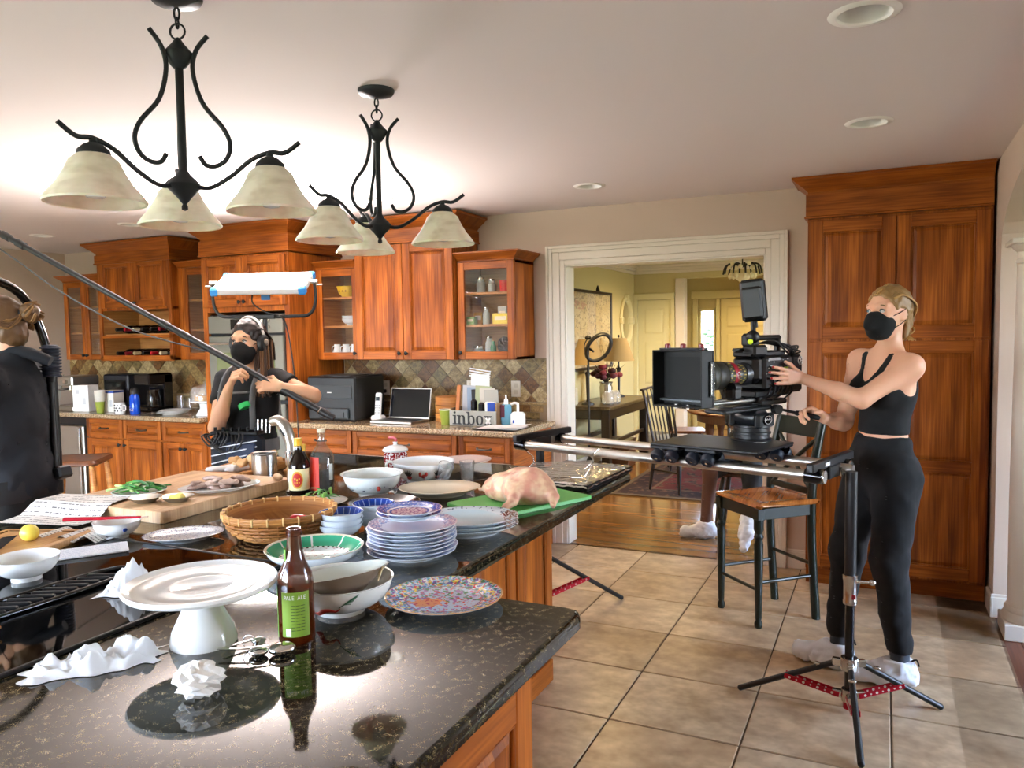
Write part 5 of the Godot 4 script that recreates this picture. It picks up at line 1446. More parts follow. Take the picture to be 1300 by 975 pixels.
	for k in [[0.045, 0.0, 0.022, 0.4], [0.0, 0.012, 0.016, 0.15], [-0.03, -0.05, 0.012, 0.9]]:
		b = Mb.new(); b.T = Transform3D(Basis(V(0, 1, 0), k[3]), V(k[0], k[2] * 0.55, k[1]))
		b.ball(Vector3.ZERO, V(k[2] * 1.25, k[2] * 0.55, k[2]), 18, 10); b.box(V(-k[2] * 1.2 - 0.03, k[2] * 0.4, 0), V(0.065, 0.002, 0.008), 0.0008); obj("spoon", b, M.chrome, o)
	b = Mb.new()
	var rg := []
	for i in 18: rg.append(V(-0.03 + cos(TAU * i / 18.0) * 0.014, 0.018 + sin(TAU * i / 18.0) * 0.014, -0.01))
	b.tube(rg, 0.0012, 5, true); obj("ring", b, M.chrome, o)
	b = Mb.new(); b.box(V(-0.005, 0.012, -0.005), V(0.012, 0.003, 0.04), 0.001, Basis(V(1, 0, 0), 0.5)); obj("handle_tag", b, M.brushed, o)

# ------------------------------------------------------------------ chandeliers
func chandelier(label: String, at: Vector3, drop: float, turn: float) -> Node3D:
	var o := thing("chandelier", label, "chandelier", at, turn, "three-light chandeliers over the island")
	var b := Mb.new()
	b.lathe([Vector2(0, -0.03), Vector2(0.02, -0.028), Vector2(0.06, -0.016), Vector2(0.066, -0.006), Vector2(0.066, 0.0), Vector2(0, 0.0)], 32); obj("canopy", b, M.iron, o)
	b = Mb.new()
	var link := func(y: float, rr: float, ry: float, turned: bool):
		var p := []
		for i in 16:
			var a := TAU * i / 16.0
			p.append(V(0.0 if turned else cos(a) * rr, y + sin(a) * ry, cos(a) * rr if turned else 0.0))
		b.tube(p, 0.0028, 6, true)
	link.call(-0.045, 0.007, 0.016, false); link.call(-0.068, 0.007, 0.014, true)
	link.call(-0.09 - drop, 0.02, 0.02, false)
	obj("chain", b, M.iron, o)
	b = Mb.new(); b.lathe([Vector2(0, -0.185), Vector2(0.012, -0.185), Vector2(0.018, -0.18), Vector2(0.036, -0.155), Vector2(0.037, -0.145), Vector2(0.03, -0.138), Vector2(0.016, -0.122), Vector2(0.007, -0.108), Vector2(0, -0.104)], 24); b.cyl(V(0, -0.46, 0), V(0, -0.18, 0), 0.0105); obj("stem", b, M.iron, o)
	b = Mb.new(); b.lathe([Vector2(0, -0.552), Vector2(0.008, -0.548), Vector2(0.008, -0.54), Vector2(0.005, -0.534), Vector2(0.02, -0.515), Vector2(0.042, -0.492), Vector2(0.043, -0.484), Vector2(0.035, -0.474), Vector2(0.018, -0.458), Vector2(0.0105, -0.445), Vector2(0, -0.445)], 24); obj("hub", b, M.iron, o)
	var alab := mat(Color(1, 0.98, 0.93), 0.3)
	alab.subsurf_scatter_enabled = true; alab.subsurf_scatter_strength = 0.3
	var vn := nz(95, 0.03, 3)
	tiled(alab, img(128, 128, func(x, y): return Color(0.84, 0.81, 0.74).lerp(Color(0.95, 0.94, 0.90), clampf(0.7 + 1.2 * wrapn(vn, x, y * 2.0, 128, 256), 0, 1))), V(3, 3, 3), false)
	for k in 3:
		var a := k * TAU / 3.0
		var arm := Node3D.new(); arm.name = "arm"; arm.rotation.y = a; o.add_child(arm, true)
		b = Mb.new(); b.tube(ln([V(0.035, -0.49, 0), V(0.075, -0.493, 0), V(0.13, -0.465, 0), V(0.185, -0.425, 0), V(0.235, -0.408, 0), V(0.275, -0.41, 0), V(0.315, -0.385, 0)], false, 5), 0.0062, 8, false); obj("bracket", b, M.iron, arm)
		b = Mb.new(); b.tube(ln([V(0.08, -0.105, 0), V(0.047, -0.142, 0), V(0.037, -0.195, 0), V(0.06, -0.275, 0), V(0.112, -0.34, 0), V(0.13, -0.385, 0), V(0.118, -0.422, 0), V(0.09, -0.438, 0), V(0.062, -0.434, 0), V(0.047, -0.412, 0)], false, 5), 0.0062, 8); obj("scroll", b, M.iron, arm)
		b = Mb.new(); b.T = Transform3D(Basis.IDENTITY, V(0.235, 0, 0)); b.lathe([Vector2(0.0, -0.447), Vector2(0.038, -0.447), Vector2(0.036, -0.437), Vector2(0.022, -0.424), Vector2(0.009, -0.418), Vector2(0.009, -0.408), Vector2(0, -0.406)], 24); obj("cap", b, M.iron, arm)
		b = Mb.new(); b.T = Transform3D(Basis.IDENTITY, V(0.235, 0, 0))
		b.lathe([Vector2(0.107, -0.560), Vector2(0.113, -0.562), Vector2(0.115, -0.557), Vector2(0.103, -0.54), Vector2(0.085, -0.518), Vector2(0.068, -0.49), Vector2(0.055, -0.462), Vector2(0.036, -0.446), Vector2(0.034, -0.449), Vector2(0.05, -0.464), Vector2(0.063, -0.492), Vector2(0.08, -0.521), Vector2(0.098, -0.544), Vector2(0.107, -0.560)], 40); obj("lamp_shade", b, alab, arm)
		b = Mb.new(); b.T = Transform3D(Basis.IDENTITY, V(0.235, 0, 0)); b.lathe([Vector2(0, -0.552), Vector2(0.02, -0.548), Vector2(0.03, -0.53), Vector2(0.026, -0.508), Vector2(0.014, -0.485), Vector2(0.013, -0.449), Vector2(0, -0.449)], 20); obj("bulb", b, M.porcelain, arm)
	return o
func fixtures():
	chandelier("black iron chandelier with three alabaster shades nearest the camera", V(-1.672, CEIL, -1.51), 0.0, 0.37)
	chandelier("farther black iron chandelier with three alabaster shades", V(-1.675, CEIL, -2.398), 0.0, 0.33)

# ------------------------------------------------------------------ camera rig
func stand(label: String, at: Vector3, h: float, joint: float, low: float, feet: Array, sleeve: float) -> Node3D:
	var o := thing("rolling_stand", label, "stand", at, 0, "low combo stands of the slider")
	var b := Mb.new(); b.cyl(V(0, 0.03, 0), V(0, sleeve, 0), 0.0175, -1, 16); obj("lower_post", b, M.black_gloss, o)
	b = Mb.new(); b.cyl(V(0, sleeve, 0), V(0, h, 0), 0.0225, -1, 16); obj("post", b, M.black, o)
	b = Mb.new(); b.lathe([Vector2(0.0, sleeve - 0.05), Vector2(0.026, sleeve - 0.05), Vector2(0.027, sleeve - 0.035), Vector2(0.025, sleeve - 0.03), Vector2(0.025, sleeve + 0.045), Vector2(0.028, sleeve + 0.05), Vector2(0.028, sleeve + 0.07), Vector2(0, sleeve + 0.07)], 20)
	b.cyl(V(0.02, sleeve + 0.045, 0.01), V(0.075, sleeve + 0.05, 0.015), 0.007); b.ball(V(0.08, sleeve + 0.05, 0.015), V(0.014, 0.012, 0.012)); obj("clamp_collar", b, M.steel, o)
	b = Mb.new(); b.box(V(0.014, sleeve - 0.015, 0.024), V(0.014, 0.02, 0.006), 0.002); obj("red_button", b, M.red, o)
	for c in [[joint, 0.032, "leg_collar"], [low, 0.028, "brace_collar"]]:
		b = Mb.new(); b.lathe([Vector2(0, c[0] - 0.025), Vector2(c[1], c[0] - 0.025), Vector2(c[1] + 0.004, c[0]), Vector2(c[1], c[0] + 0.025), Vector2(0, c[0] + 0.025)], 18)
		for f in feet:
			var d := Vector3(f.x, 0, f.y).normalized()
			b.box(d * 0.04 + V(0, c[0], 0), V(0.05, 0.03, 0.026), 0.004, Basis(V(0, 1, 0), -atan2(d.z, d.x)))
		obj(c[2], b, M.steel, o)
	b = Mb.new(); b.cyl(V(0, low - 0.055, 0), V(0, low - 0.02, 0), 0.022); obj("foot_ring", b, M.redmetal, o)
	for f in feet:
		var d := Vector3(f.x, 0, f.y).normalized()
		var foot := V(f.x, 0.013, f.y)
		b = Mb.new(); b.tube([d * 0.045 + V(0, joint, 0), foot], [0.012, 0.0125], 10); b.ball(foot, V(0.013, 0.013, 0.013)); var lg := obj("leg", b, M.black, o)
		b = Mb.new(); var kn := (d * 0.045 + V(0, joint, 0)).lerp(foot, 0.2); b.ball(kn + V(0, 0.02, 0.01), V(0.016, 0.007, 0.01)); b.cyl(kn, kn + V(0, 0.02, 0.01), 0.005); obj("leg_knob", b, M.steel, lg)
		var e := (d * 0.045 + V(0, joint, 0)).lerp(foot, 0.5)
		var s := d * 0.045 + V(0, low, 0)
		var side := d.cross(Vector3.UP).normalized()
		var dir := (e - s)
		var up := side.cross(dir.normalized())
		for k in [-1, 1]:
			b = Mb.new()
			b.box((s + e) * 0.5 + side * 0.015 * k, V(dir.length() + 0.02, 0.02, 0.004), 0.001, Basis(dir.normalized(), up, dir.normalized().cross(up)))
			var br := obj("brace", b, M.redmetal, o)
			b = Mb.new()
			for i in 7:
				var p: Vector3 = s.lerp(e, (i + 0.6) / 7.0) + side * 0.015 * k
				b.cyl(p - side * 0.0026, p + side * 0.0026, 0.0055 if i % 2 == 0 else 0.0035, -1, 10)
			obj("lightening_holes", b, hexm("d9c9c4", 0.5), br)
	return o

func rig():
	var b: Mb
	stand("black stand with red braces in front, holding the right end of the slider", V(-0.112, 0, -3.335), 0.985, 0.205, 0.075, [Vector2(-0.43, -0.03), Vector2(0.335, -0.175), Vector2(0.056, 0.41)], 0.5)
	stand("black stand with red braces half hidden behind the island", V(-1.63, 0, -3.735), 0.985, 0.36, 0.15, [Vector2(0.27, -0.53), Vector2(-0.55, -0.1), Vector2(0.1, 0.42)], 0.62)
	var ang := -0.2796
	var o := thing("camera_slider", "twin silver tube camera slider spanning the two stands", "slider", V(-0.909, 0.985, -3.53), ang)
	for z in [0.15, -0.15]:
		b = Mb.new(); b.lathe([Vector2(0.015, -0.74), Vector2(0.0215, -0.74), Vector2(0.0215, 0.74), Vector2(0.015, 0.74)], 24); b.cyl(V(0, -0.735, 0), V(0, 0.735, 0), 0.0212, -1, 24)
		var t := obj("rail", b, M.brushed, o); t.position = V(0, 0, z); t.rotation.z = PI / 2
		for x in [-0.745, 0.745]:
			b = Mb.new(); b.cyl(V(x - 0.035, 0, z), V(x + 0.03, 0, z), 0.029, -1, 20); obj("rail_socket", b, M.black_gloss, o)
			b = Mb.new(); b.cyl(V(x + 0.03 * signf(x), 0, z), V(x + 0.038 * signf(x), 0, z), 0.024, -1, 20); obj("end_cap", b, M.steel, o)
	for x in [-0.745, 0.745]:
		b = Mb.new(); b.box(V(x, 0.036, -0.02), V(0.028, 0.034, 0.46), 0.004); b.box(V(x, 0.0, 0.0), V(0.05, 0.05, 0.12), 0.004); var br := obj("end_bracket", b, M.black, o)
		b = Mb.new(); b.box(V(x + 0.0145 * signf(x), 0.036, 0.06), V(0.002, 0.014, 0.05)); obj("name_plate", b, M.plastic_white, br)
		b = Mb.new(); b.cyl(V(x, 0.0, -0.1), V(x + 0.06 * signf(x), -0.005, -0.1), 0.02, -1, 18); obj("lock_knob", b, M.brushed, br)
		b = Mb.new(); b.box(V(x + 0.03 * signf(x), -0.005, -0.045), V(0.012, 0.045, 0.012), 0.003, Basis(V(1, 0, 0), 0.3)); obj("lever", b, M.steel, br)
	# dolly with skate wheels
	o = thing("slider_dolly", "black dolly plate on skate wheels riding the silver tubes", "dolly", V(-0.64, 0.985, -3.452), ang)
	b = Mb.new(); b.box(V(0, 0.072, 0), V(0.5, 0.012, 0.37), 0.004); obj("plate", b, M.black, o)
	for z in [0.15, -0.15]:
		for x in [-0.17, 0.0 if z > 0 else 0.17]:
			b = Mb.new(); b.box(V(x, 0.062, z), V(0.14, 0.014, 0.1), 0.003); obj("bogie", b, M.dark_metal, o)
			for dx in [-0.035, 0.035]:
				for s in [-1, 1]:
					b = Mb.new()
					b.T = Transform3D(Basis(V(1, 0, 0), s * 0.75) * Basis(V(1, 0, 0), PI / 2), V(x + dx, 0.026, z + s * 0.043))
					b.lathe([Vector2(0, -0.014), Vector2(0.016, -0.014), Vector2(0.017, -0.017), Vector2(0.026, -0.017), Vector2(0.029, -0.012), Vector2(0.029, 0.012), Vector2(0.026, 0.017), Vector2(0.017, 0.017), Vector2(0.016, 0.014), Vector2(0, 0.014)], 24)
					var w := obj("wheel", b, hexm("101a28", 0.45), o)
					b = Mb.new(); b.T = Transform3D(Basis(V(1, 0, 0), s * 0.75) * Basis(V(1, 0, 0), PI / 2), V(x + dx, 0.026, z + s * 0.043)); b.cyl(V(0, -0.02, 0), V(0, 0.02, 0), 0.006); obj("axle", b, M.chrome, w)
	b = Mb.new(); b.bx(0.08, 0.16, 0.0785, 0.0795, -0.12, -0.06); obj("paper_label", b, M.white, o)
	# fluid head
	var hp := V(-0.53, 1.064, -3.56)
	var th := 2.694
	o = thing("fluid_head", "black fluid head with long pan handle under the camera", "tripod head", hp, th)
	o.scale.y = 0.7
	b = Mb.new(); b.lathe([Vector2(0, 0), Vector2(0.088, 0), Vector2(0.09, 0.012), Vector2(0.078, 0.018), Vector2(0.078, 0.04), Vector2(0.084, 0.043), Vector2(0.084, 0.055), Vector2(0.078, 0.058), Vector2(0.078, 0.085), Vector2(0.083, 0.088), Vector2(0.083, 0.1), Vector2(0, 0.1)], 32); obj("pan_base", b, M.black, o)
	b = Mb.new()
	for s in [-1, 1]: b.box(V(s * 0.065, 0.13, 0), V(0.03, 0.09, 0.13), 0.012)
	b.T = Transform3D(Basis(V(0, 0, 1), PI / 2), V(0, 0.145, 0)); b.lathe([Vector2(0, -0.05), Vector2(0.055, -0.05), Vector2(0.06, -0.04), Vector2(0.06, 0.04), Vector2(0.055, 0.05), Vector2(0, 0.05)], 28); b.T = Transform3D.IDENTITY
	obj("tilt_body", b, hexm("15181c", 0.35), o)
	b = Mb.new(); b.T = Transform3D(Basis(V(0, 0, 1), PI / 2), V(-0.08, 0.135, 0)); b.lathe([Vector2(0, -0.006), Vector2(0.032, -0.006), Vector2(0.034, 0), Vector2(0.03, 0.006), Vector2(0, 0.006)], 24); var em := obj("dial", b, M.black_gloss, o)
	b = Mb.new()
	var rg := []
	for i in 24: rg.append(V(-0.087, 0.135 + sin(TAU * i / 24.0) * 0.025, cos(TAU * i / 24.0) * 0.025))
	b.tube(rg, 0.0012, 4, true); obj("ring_mark", b, M.plastic_white, em)
	b = Mb.new()
	for i in 5: b.box(V(-0.087, 0.137 + 0.003 * (i % 2), -0.014 + 0.007 * i), V(0.001, 0.012 - 0.003 * (i % 3), 0.0022))
	obj("logo_strokes", b, M.plastic_white, em)
	b = Mb.new(); b.box(V(0, 0.205, -0.09), V(0.11, 0.03, 0.36), 0.01); b.box(V(0, 0.222, -0.04), V(0.075, 0.012, 0.3), 0.004); obj("sliding_plate", b, hexm("17191c", 0.4), o)
	b = Mb.new(); b.T = Transform3D(Basis(V(0, 0, 1), PI / 2), V(-0.07, 0.19, 0.09)); b.lathe([Vector2(0, -0.012), Vector2(0.03, -0.012), Vector2(0.032, 0), Vector2(0.03, 0.012), Vector2(0, 0.012)], 20); obj("rosette", b, M.black, o)
	var inv := Basis(V(0, 1, 0), -th)
	var p0 := inv * (V(-0.47, 1.205, -3.655) - hp); var p1 := inv * (V(-0.255, 1.155, -3.69) - hp); p0.y /= 0.7; p1.y /= 0.7
	var pm := p0.lerp(p1, 0.52)
	b = Mb.new(); b.cyl(p0, pm, 0.009); obj("pan_handle", b, M.black, o)
	b = Mb.new(); b.tube([pm, pm.lerp(p1, 0.1), pm.lerp(p1, 0.9), p1], [0.013, 0.0165, 0.0165, 0.013], 12); obj("grip", b, M.rubber, o)
	cinema_camera()
	stool()

func cinema_camera():
	var b: Mb
	var o := thing("cinema_camera", "black cinema camera with matte box, zoom lens and top monitor", "camera", V(-0.53, 1.36, -3.56), 2.694)
	var olive := hexm("3a3a2c", 0.4)
	# body
	b = Mb.new(); b.box(V(0, 0.0, 0.10), V(0.15, 0.15, 0.22), 0.012); b.box(V(0, -0.09, 0.08), V(0.11, 0.03, 0.26), 0.006); b.box(V(0.0, 0.02, -0.03), V(0.13, 0.12, 0.06), 0.02); obj("body", b, hexm("0e0f11", 0.4), o)
	b = Mb.new(); b.T = Transform3D(Basis(V(1, 0, 0), PI / 2), Vector3.ZERO); b.lathe([Vector2(0, -0.09), Vector2(0.045, -0.09), Vector2(0.05, -0.07), Vector2(0.05, -0.03), Vector2(0, -0.03)], 28); obj("mount", b, hexm("25272c", 0.35), o)
	# lens stations
	var st := [[-0.085, -0.155, 0.042, olive], [-0.155, -0.19, 0.055, hexm("9c1228", 0.35)], [-0.19, -0.235, 0.058, olive], [-0.235, -0.30, 0.061, hexm("23231d", 0.5)], [-0.30, -0.345, 0.066, hexm("3b3a2e", 0.5)], [-0.345, -0.39, 0.07, hexm("2b2a22", 0.5)], [-0.39, -0.43, 0.075, olive]]
	for k in st:
		b = Mb.new(); b.T = Transform3D(Basis(V(1, 0, 0), -PI / 2), Vector3.ZERO)
		b.lathe([Vector2(0, -k[0] + 0.0005), Vector2(k[2] - 0.003, -k[0] + 0.0005), Vector2(k[2], -k[0] + 0.004), Vector2(k[2], -k[1] - 0.004), Vector2(k[2] - 0.003, -k[1] - 0.0005), Vector2(0, -k[1] - 0.0005)], 32)
		var lz := obj("lens_ring", b, k[3], o)
		if k[3] == olive:
			b = Mb.new()
			for i in 36:
				var a := TAU * i / 36.0
				b.box(V(cos(a) * (k[2] + 0.0004), sin(a) * (k[2] + 0.0004), lerpf(k[0], k[1], 0.3 + 0.4 * (i % 2))), V(0.0012, 0.0045, 0.009 if i % 3 else 0.016), 0.0, Basis(V(0, 0, 1), a))
			obj("engraving", b, hexm("c9b85a", 0.5), lz)
			b = Mb.new()
			for i in 60:
				var a := TAU * i / 60.0
				b.box(V(cos(a) * k[2], sin(a) * k[2], k[1] + 0.007), V(0.004, 0.003, 0.008), 0.0, Basis(V(0, 0, 1), a))
			obj("gear_teeth", b, hexm("1d1d18", 0.5), lz)
		elif k[0] == -0.155:
			b = Mb.new()
			for i in 3: b.box(V(-0.0555, 0.012 - 0.012 * i, -0.172), V(0.001, 0.006, 0.008 - 0.002 * i), 0.0)
			obj("white_mark", b, M.plastic_white, lz)
	# matte box: hollow hood with back plate, seen from the front
	b = Mb.new()
	var w := 0.125; var hh := 0.115
	b.bx(-w, w, -hh, hh, -0.445, -0.43, 0.004)
	b.bx(-w, -w + 0.006, -hh, hh, -0.515, -0.445, 0.002); b.bx(w - 0.006, w, -hh, hh, -0.515, -0.445, 0.002); b.bx(-w, w, hh - 0.006, hh, -0.515, -0.445, 0.002); b.bx(-w, w, -hh, -hh + 0.006, -0.515, -0.445, 0.002)
	var mb := obj("matte_box", b, hexm("070909", 0.6), o)
	b = Mb.new(); b.bx(-w + 0.03, w - 0.03, -hh + 0.028, hh - 0.028, -0.448, -0.446); obj("lens_opening", b, hexm("030404", 0.7), mb)
	b = Mb.new(); b.bx(-w + 0.012, w - 0.012, -hh + 0.022, -hh + 0.03, -0.48, -0.447); obj("filter_frame", b, hexm("5a5f63", 0.3, 0.8), mb)
	for x in [-0.09, 0.0, 0.08]:
		b = Mb.new(); b.cyl(V(x, hh, -0.47), V(x, hh + 0.02, -0.47), 0.012); b.ball(V(x, hh + 0.02, -0.47), V(0.012, 0.006, 0.012)); obj("flag_knob", b, hexm("7a1a26", 0.3), mb)
	b = Mb.new(); b.bx(-0.1, 0.1, hh, hh + 0.008, -0.50, -0.44, 0.002); obj("top_flag_bracket", b, M.dark_metal, mb)
	b = Mb.new(); b.box(V(-w - 0.004, 0.0, -0.455), V(0.008, 0.14, 0.03), 0.003); var sb := obj("side_bracket", b, M.black, mb)
	b = Mb.new(); b.box(V(-w - 0.009, 0.0, -0.463), V(0.002, 0.12, 0.006))
	for i in 4: b.ball(V(-w - 0.009, 0.05 - 0.033 * i, -0.446), V(0.002, 0.004, 0.004), 6, 4)
	obj("screws", b, M.steel, sb)
	# rods, motors, under-carriage
	for x in [-0.03, 0.03]:
		b = Mb.new(); b.cyl(V(x, -0.115, -0.48), V(x, -0.115, 0.16), 0.0095, -1, 14); obj("rod", b, M.brushed, o)
	b = Mb.new(); b.box(V(0, -0.115, 0.0), V(0.11, 0.03, 0.05), 0.006); b.box(V(0, -0.13, 0.09), V(0.12, 0.025, 0.2), 0.006); obj("rod_clamp", b, M.black, o)
	b = Mb.new(); b.box(V(0, -0.115, -0.435), V(0.1, 0.026, 0.022), 0.005); obj("rod_clamp", b, M.black, o)
	b = Mb.new(); b.box(V(-0.055, -0.075, -0.21), V(0.05, 0.055, 0.06), 0.01); b.cyl(V(-0.06, -0.05, -0.23), V(-0.06, -0.05, -0.19), 0.022); obj("focus_motor", b, M.black, o)
	b = Mb.new()
	for i in 7: b.tube(ln([V(-0.06, -0.12 + 0.01 * (i % 3), -0.02 + 0.03 * i), V(-0.085 - 0.006 * (i % 2), -0.09, 0.0 + 0.03 * i), V(-0.08, -0.06 + 0.02 * (i % 2), 0.03 + 0.03 * i)], false, 4), 0.004, 6)
	obj("cables", b, M.black, o)
	# side panel details
	b = Mb.new()
	var r := RandomNumberGenerator.new(); r.seed = 4
	for i in 26: b.box(V(-0.0765, r.randf_range(-0.055, 0.06), r.randf_range(0.0, 0.2)), V(0.003, r.randf_range(0.003, 0.006), r.randf_range(0.003, 0.016)), 0.0006)
	obj("side_marks", b, hexm("b9bbbd", 0.5), o)
	b = Mb.new(); b.box(V(-0.0765, 0.062, 0.06), V(0.003, 0.012, 0.09), 0.001); obj("name_strip", b, hexm("8d9092", 0.4), o)
	b = Mb.new(); b.box(V(-0.0775, -0.005, 0.15), V(0.005, 0.022, 0.03), 0.001); b.box(V(-0.0775, 0.02, 0.15), V(0.005, 0.009, 0.03), 0.001); obj("yellow_tape", b, M.lime, o)
	# battery with round emblem
	b = Mb.new(); b.box(V(0, -0.01, 0.265), V(0.13, 0.17, 0.09), 0.012); var ba := obj("battery", b, hexm("08090b", 0.5), o)
	b = Mb.new()
	rg_ring(b, V(-0.0665, 0.048, 0.285), 0.02, 0.0014); rg_ring(b, V(-0.0665, 0.048, 0.285), 0.0165, 0.0007)
	for i in 5:
		var a := TAU * i / 5.0
		b.cyl(V(-0.0668, 0.048, 0.285), V(-0.0668, 0.048 + sin(a) * 0.015, 0.285 + cos(a) * 0.015), 0.0016, -1, 6)
	obj("emblem", b, M.white, ba)
	# top: handle, monitor arm, monitor
	b = Mb.new(); b.box(V(0, 0.085, 0.06), V(0.10, 0.025, 0.26), 0.006); b.box(V(0, 0.155, 0.10), V(0.03, 0.024, 0.24), 0.01); b.box(V(0, 0.12, 0.0), V(0.026, 0.07, 0.026), 0.006); b.box(V(0, 0.12, 0.2), V(0.026, 0.07, 0.026), 0.006); obj("top_handle", b, M.black, o)
	b = Mb.new(); b.box(V(-0.03, 0.10, -0.02), V(0.07, 0.05, 0.1), 0.01); b.box(V(0.02, 0.145, 0.02), V(0.06, 0.06, 0.07), 0.012); b.ball(V(-0.02, 0.16, -0.02), V(0.03, 0.03, 0.03)); b.cyl(V(-0.01, 0.17, 0.0), V(0.0, 0.225, 0.01), 0.011); obj("wireless_unit", b, M.black, o)
	b = Mb.new(); b.cyl(V(0.0, 0.105, -0.13), V(0, 0.105, 0.05), 0.008); obj("accessory_rod", b, M.black, o)
	b = Mb.new(); b.ball(V(-0.045, 0.14, -0.075), V(0.012, 0.012, 0.012)); obj("yellow_marker", b, M.lime, o)
	b = Mb.new()
	for i in 9:
		var x := -0.05 - 0.005 * (i % 3)
		b.tube(ln([V(0, 0.13, 0.05 + 0.01 * i), V(x, 0.14 - 0.004 * i, 0.10 + 0.01 * i), V(x - 0.01, 0.09 + 0.008 * (i % 4), 0.18 + 0.012 * i), V(-0.02, 0.075, 0.27 + 0.004 * i)], false, 5), 0.0042, 6)
	obj("cable_loom", b, M.black, o)
	var mo := Node3D.new(); mo.name = "monitor"; mo.position = V(0.0, 0.32, 0.015); mo.rotation = V(0.08, 1.95, -0.05); o.add_child(mo)
	b = Mb.new(); b.box(V(0, 0, 0), V(0.055, 0.185, 0.105), 0.012); b.box(V(0.035, -0.01, 0), V(0.03, 0.14, 0.09), 0.01); b.cyl(V(0, -0.12, 0), V(0, -0.09, 0), 0.009); obj("monitor_body", b, M.black, mo)
	b = Mb.new()
	for i in 3: b.box(V(-0.03, 0.0, -0.03 + 0.028 * i), V(0.012, 0.15, 0.012), 0.004)
	obj("cooling_ribs", b, M.black, mo)
	b = Mb.new()
	for i in 5: b.box(V(-0.02 + 0.008 * (i % 2), 0.06 - 0.025 * i, 0.0535), V(0.008, 0.01, 0.002), 0.0)
	obj("buttons", b, M.steel, mo)
func rg_ring(b: Mb, c: Vector3, r: float, t: float):
	var p := []
	for i in 28: p.append(c + V(0, sin(TAU * i / 28.0) * r, cos(TAU * i / 28.0) * r))
	b.tube(p, t, 4, true)

func stool():
	var o := thing("counter_stool", "dark green counter stool with honey wood seat and cross back", "stool", V(-0.575, 0, -4.36), -PI / 4)
	var b := slab([Vector2(-0.2, 0.19), Vector2(-0.205, -0.2), Vector2(0.205, -0.2), Vector2(0.2, 0.19)], 0.025, [[0.63, 0.012], [0.638, 0.002], [0.648, 0.0], [0.655, 0.004], [0.657, 0.012], [0.655, 0.05], [0.65, 0.09]])
	obj("seat", b, M.seatwood, o)
	b = Mb.new(); b.bx(-0.165, 0.165, 0.57, 0.632, 0.155, 0.175, 0.003); b.bx(-0.165, 0.165, 0.57, 0.632, -0.175, -0.155, 0.003); b.bx(-0.18, -0.16, 0.57, 0.632, -0.165, 0.165, 0.003); b.bx(0.16, 0.18, 0.57, 0.632, -0.165, 0.165, 0.003); obj("apron", b, M.greenpaint, o)
	# front legs are turned, the rear ones run up into the back
	for q in [[-0.165, 0.165], [0.165, 0.165]]:
		b = Mb.new(); b.T = Transform3D(Basis.IDENTITY, V(q[0], 0, q[1]))
		b.lathe([Vector2(0, 0), Vector2(0.016, 0), Vector2(0.021, 0.012), Vector2(0.021, 0.028), Vector2(0.014, 0.042), Vector2(0.017, 0.055), Vector2(0.022, 0.3), Vector2(0.024, 0.44), Vector2(0.018, 0.465), Vector2(0.026, 0.482), Vector2(0.018, 0.5), Vector2(0.026, 0.52), Vector2(0.026, 0.575), Vector2(0, 0.576)], 18); b.box(V(0, 0.6, 0), V(0.046, 0.062, 0.046), 0.004)
		obj("leg", b, M.greenpaint, o)
	for x in [-0.17, 0.17]:
		b = Mb.new(); b.tube(ln([V(x, 0.0, -0.2), V(x, 0.35, -0.172), V(x, 0.63, -0.165), V(x, 0.85, -0.185), V(x * 0.98, 1.06, -0.235)], false, 4), 0.0225, 8); obj("leg", b, M.greenpaint, o)
	b = Mb.new(); b.box(V(0, 1.02, -0.225), V(0.37, 0.1, 0.022), 0.006, Basis(V(1, 0, 0), -0.22)); obj("top_rail", b, M.greenpaint, o)
	for s in [-1, 1]:
		b = Mb.new(); b.tube(ln([V(-0.165 * s, 0.68, -0.17 + 0.006 * s), V(0, 0.83, -0.184 + 0.006 * s), V(0.165 * s, 0.975, -0.212 + 0.006 * s)], false, 4), 0.012, 6, false); obj("cross_slat", b, M.greenpaint, o)
	b = Mb.new(); b.box(V(0, 0.69, -0.168), V(0.33, 0.035, 0.018), 0.004); obj("lower_rail", b, M.greenpaint, o)
	for k in [[V(-0.165, 0.2, 0.165), V(0.165, 0.2, 0.165)], [V(-0.165, 0.24, 0.165), V(-0.168, 0.24, -0.18)], [V(0.165, 0.24, 0.165), V(0.168, 0.24, -0.18)], [V(-0.168, 0.3, -0.176), V(0.168, 0.3, -0.176)]]:
		b = Mb.new(); b.cyl(k[0], k[1], 0.0095); obj("stretcher", b, M.greenpaint, o)

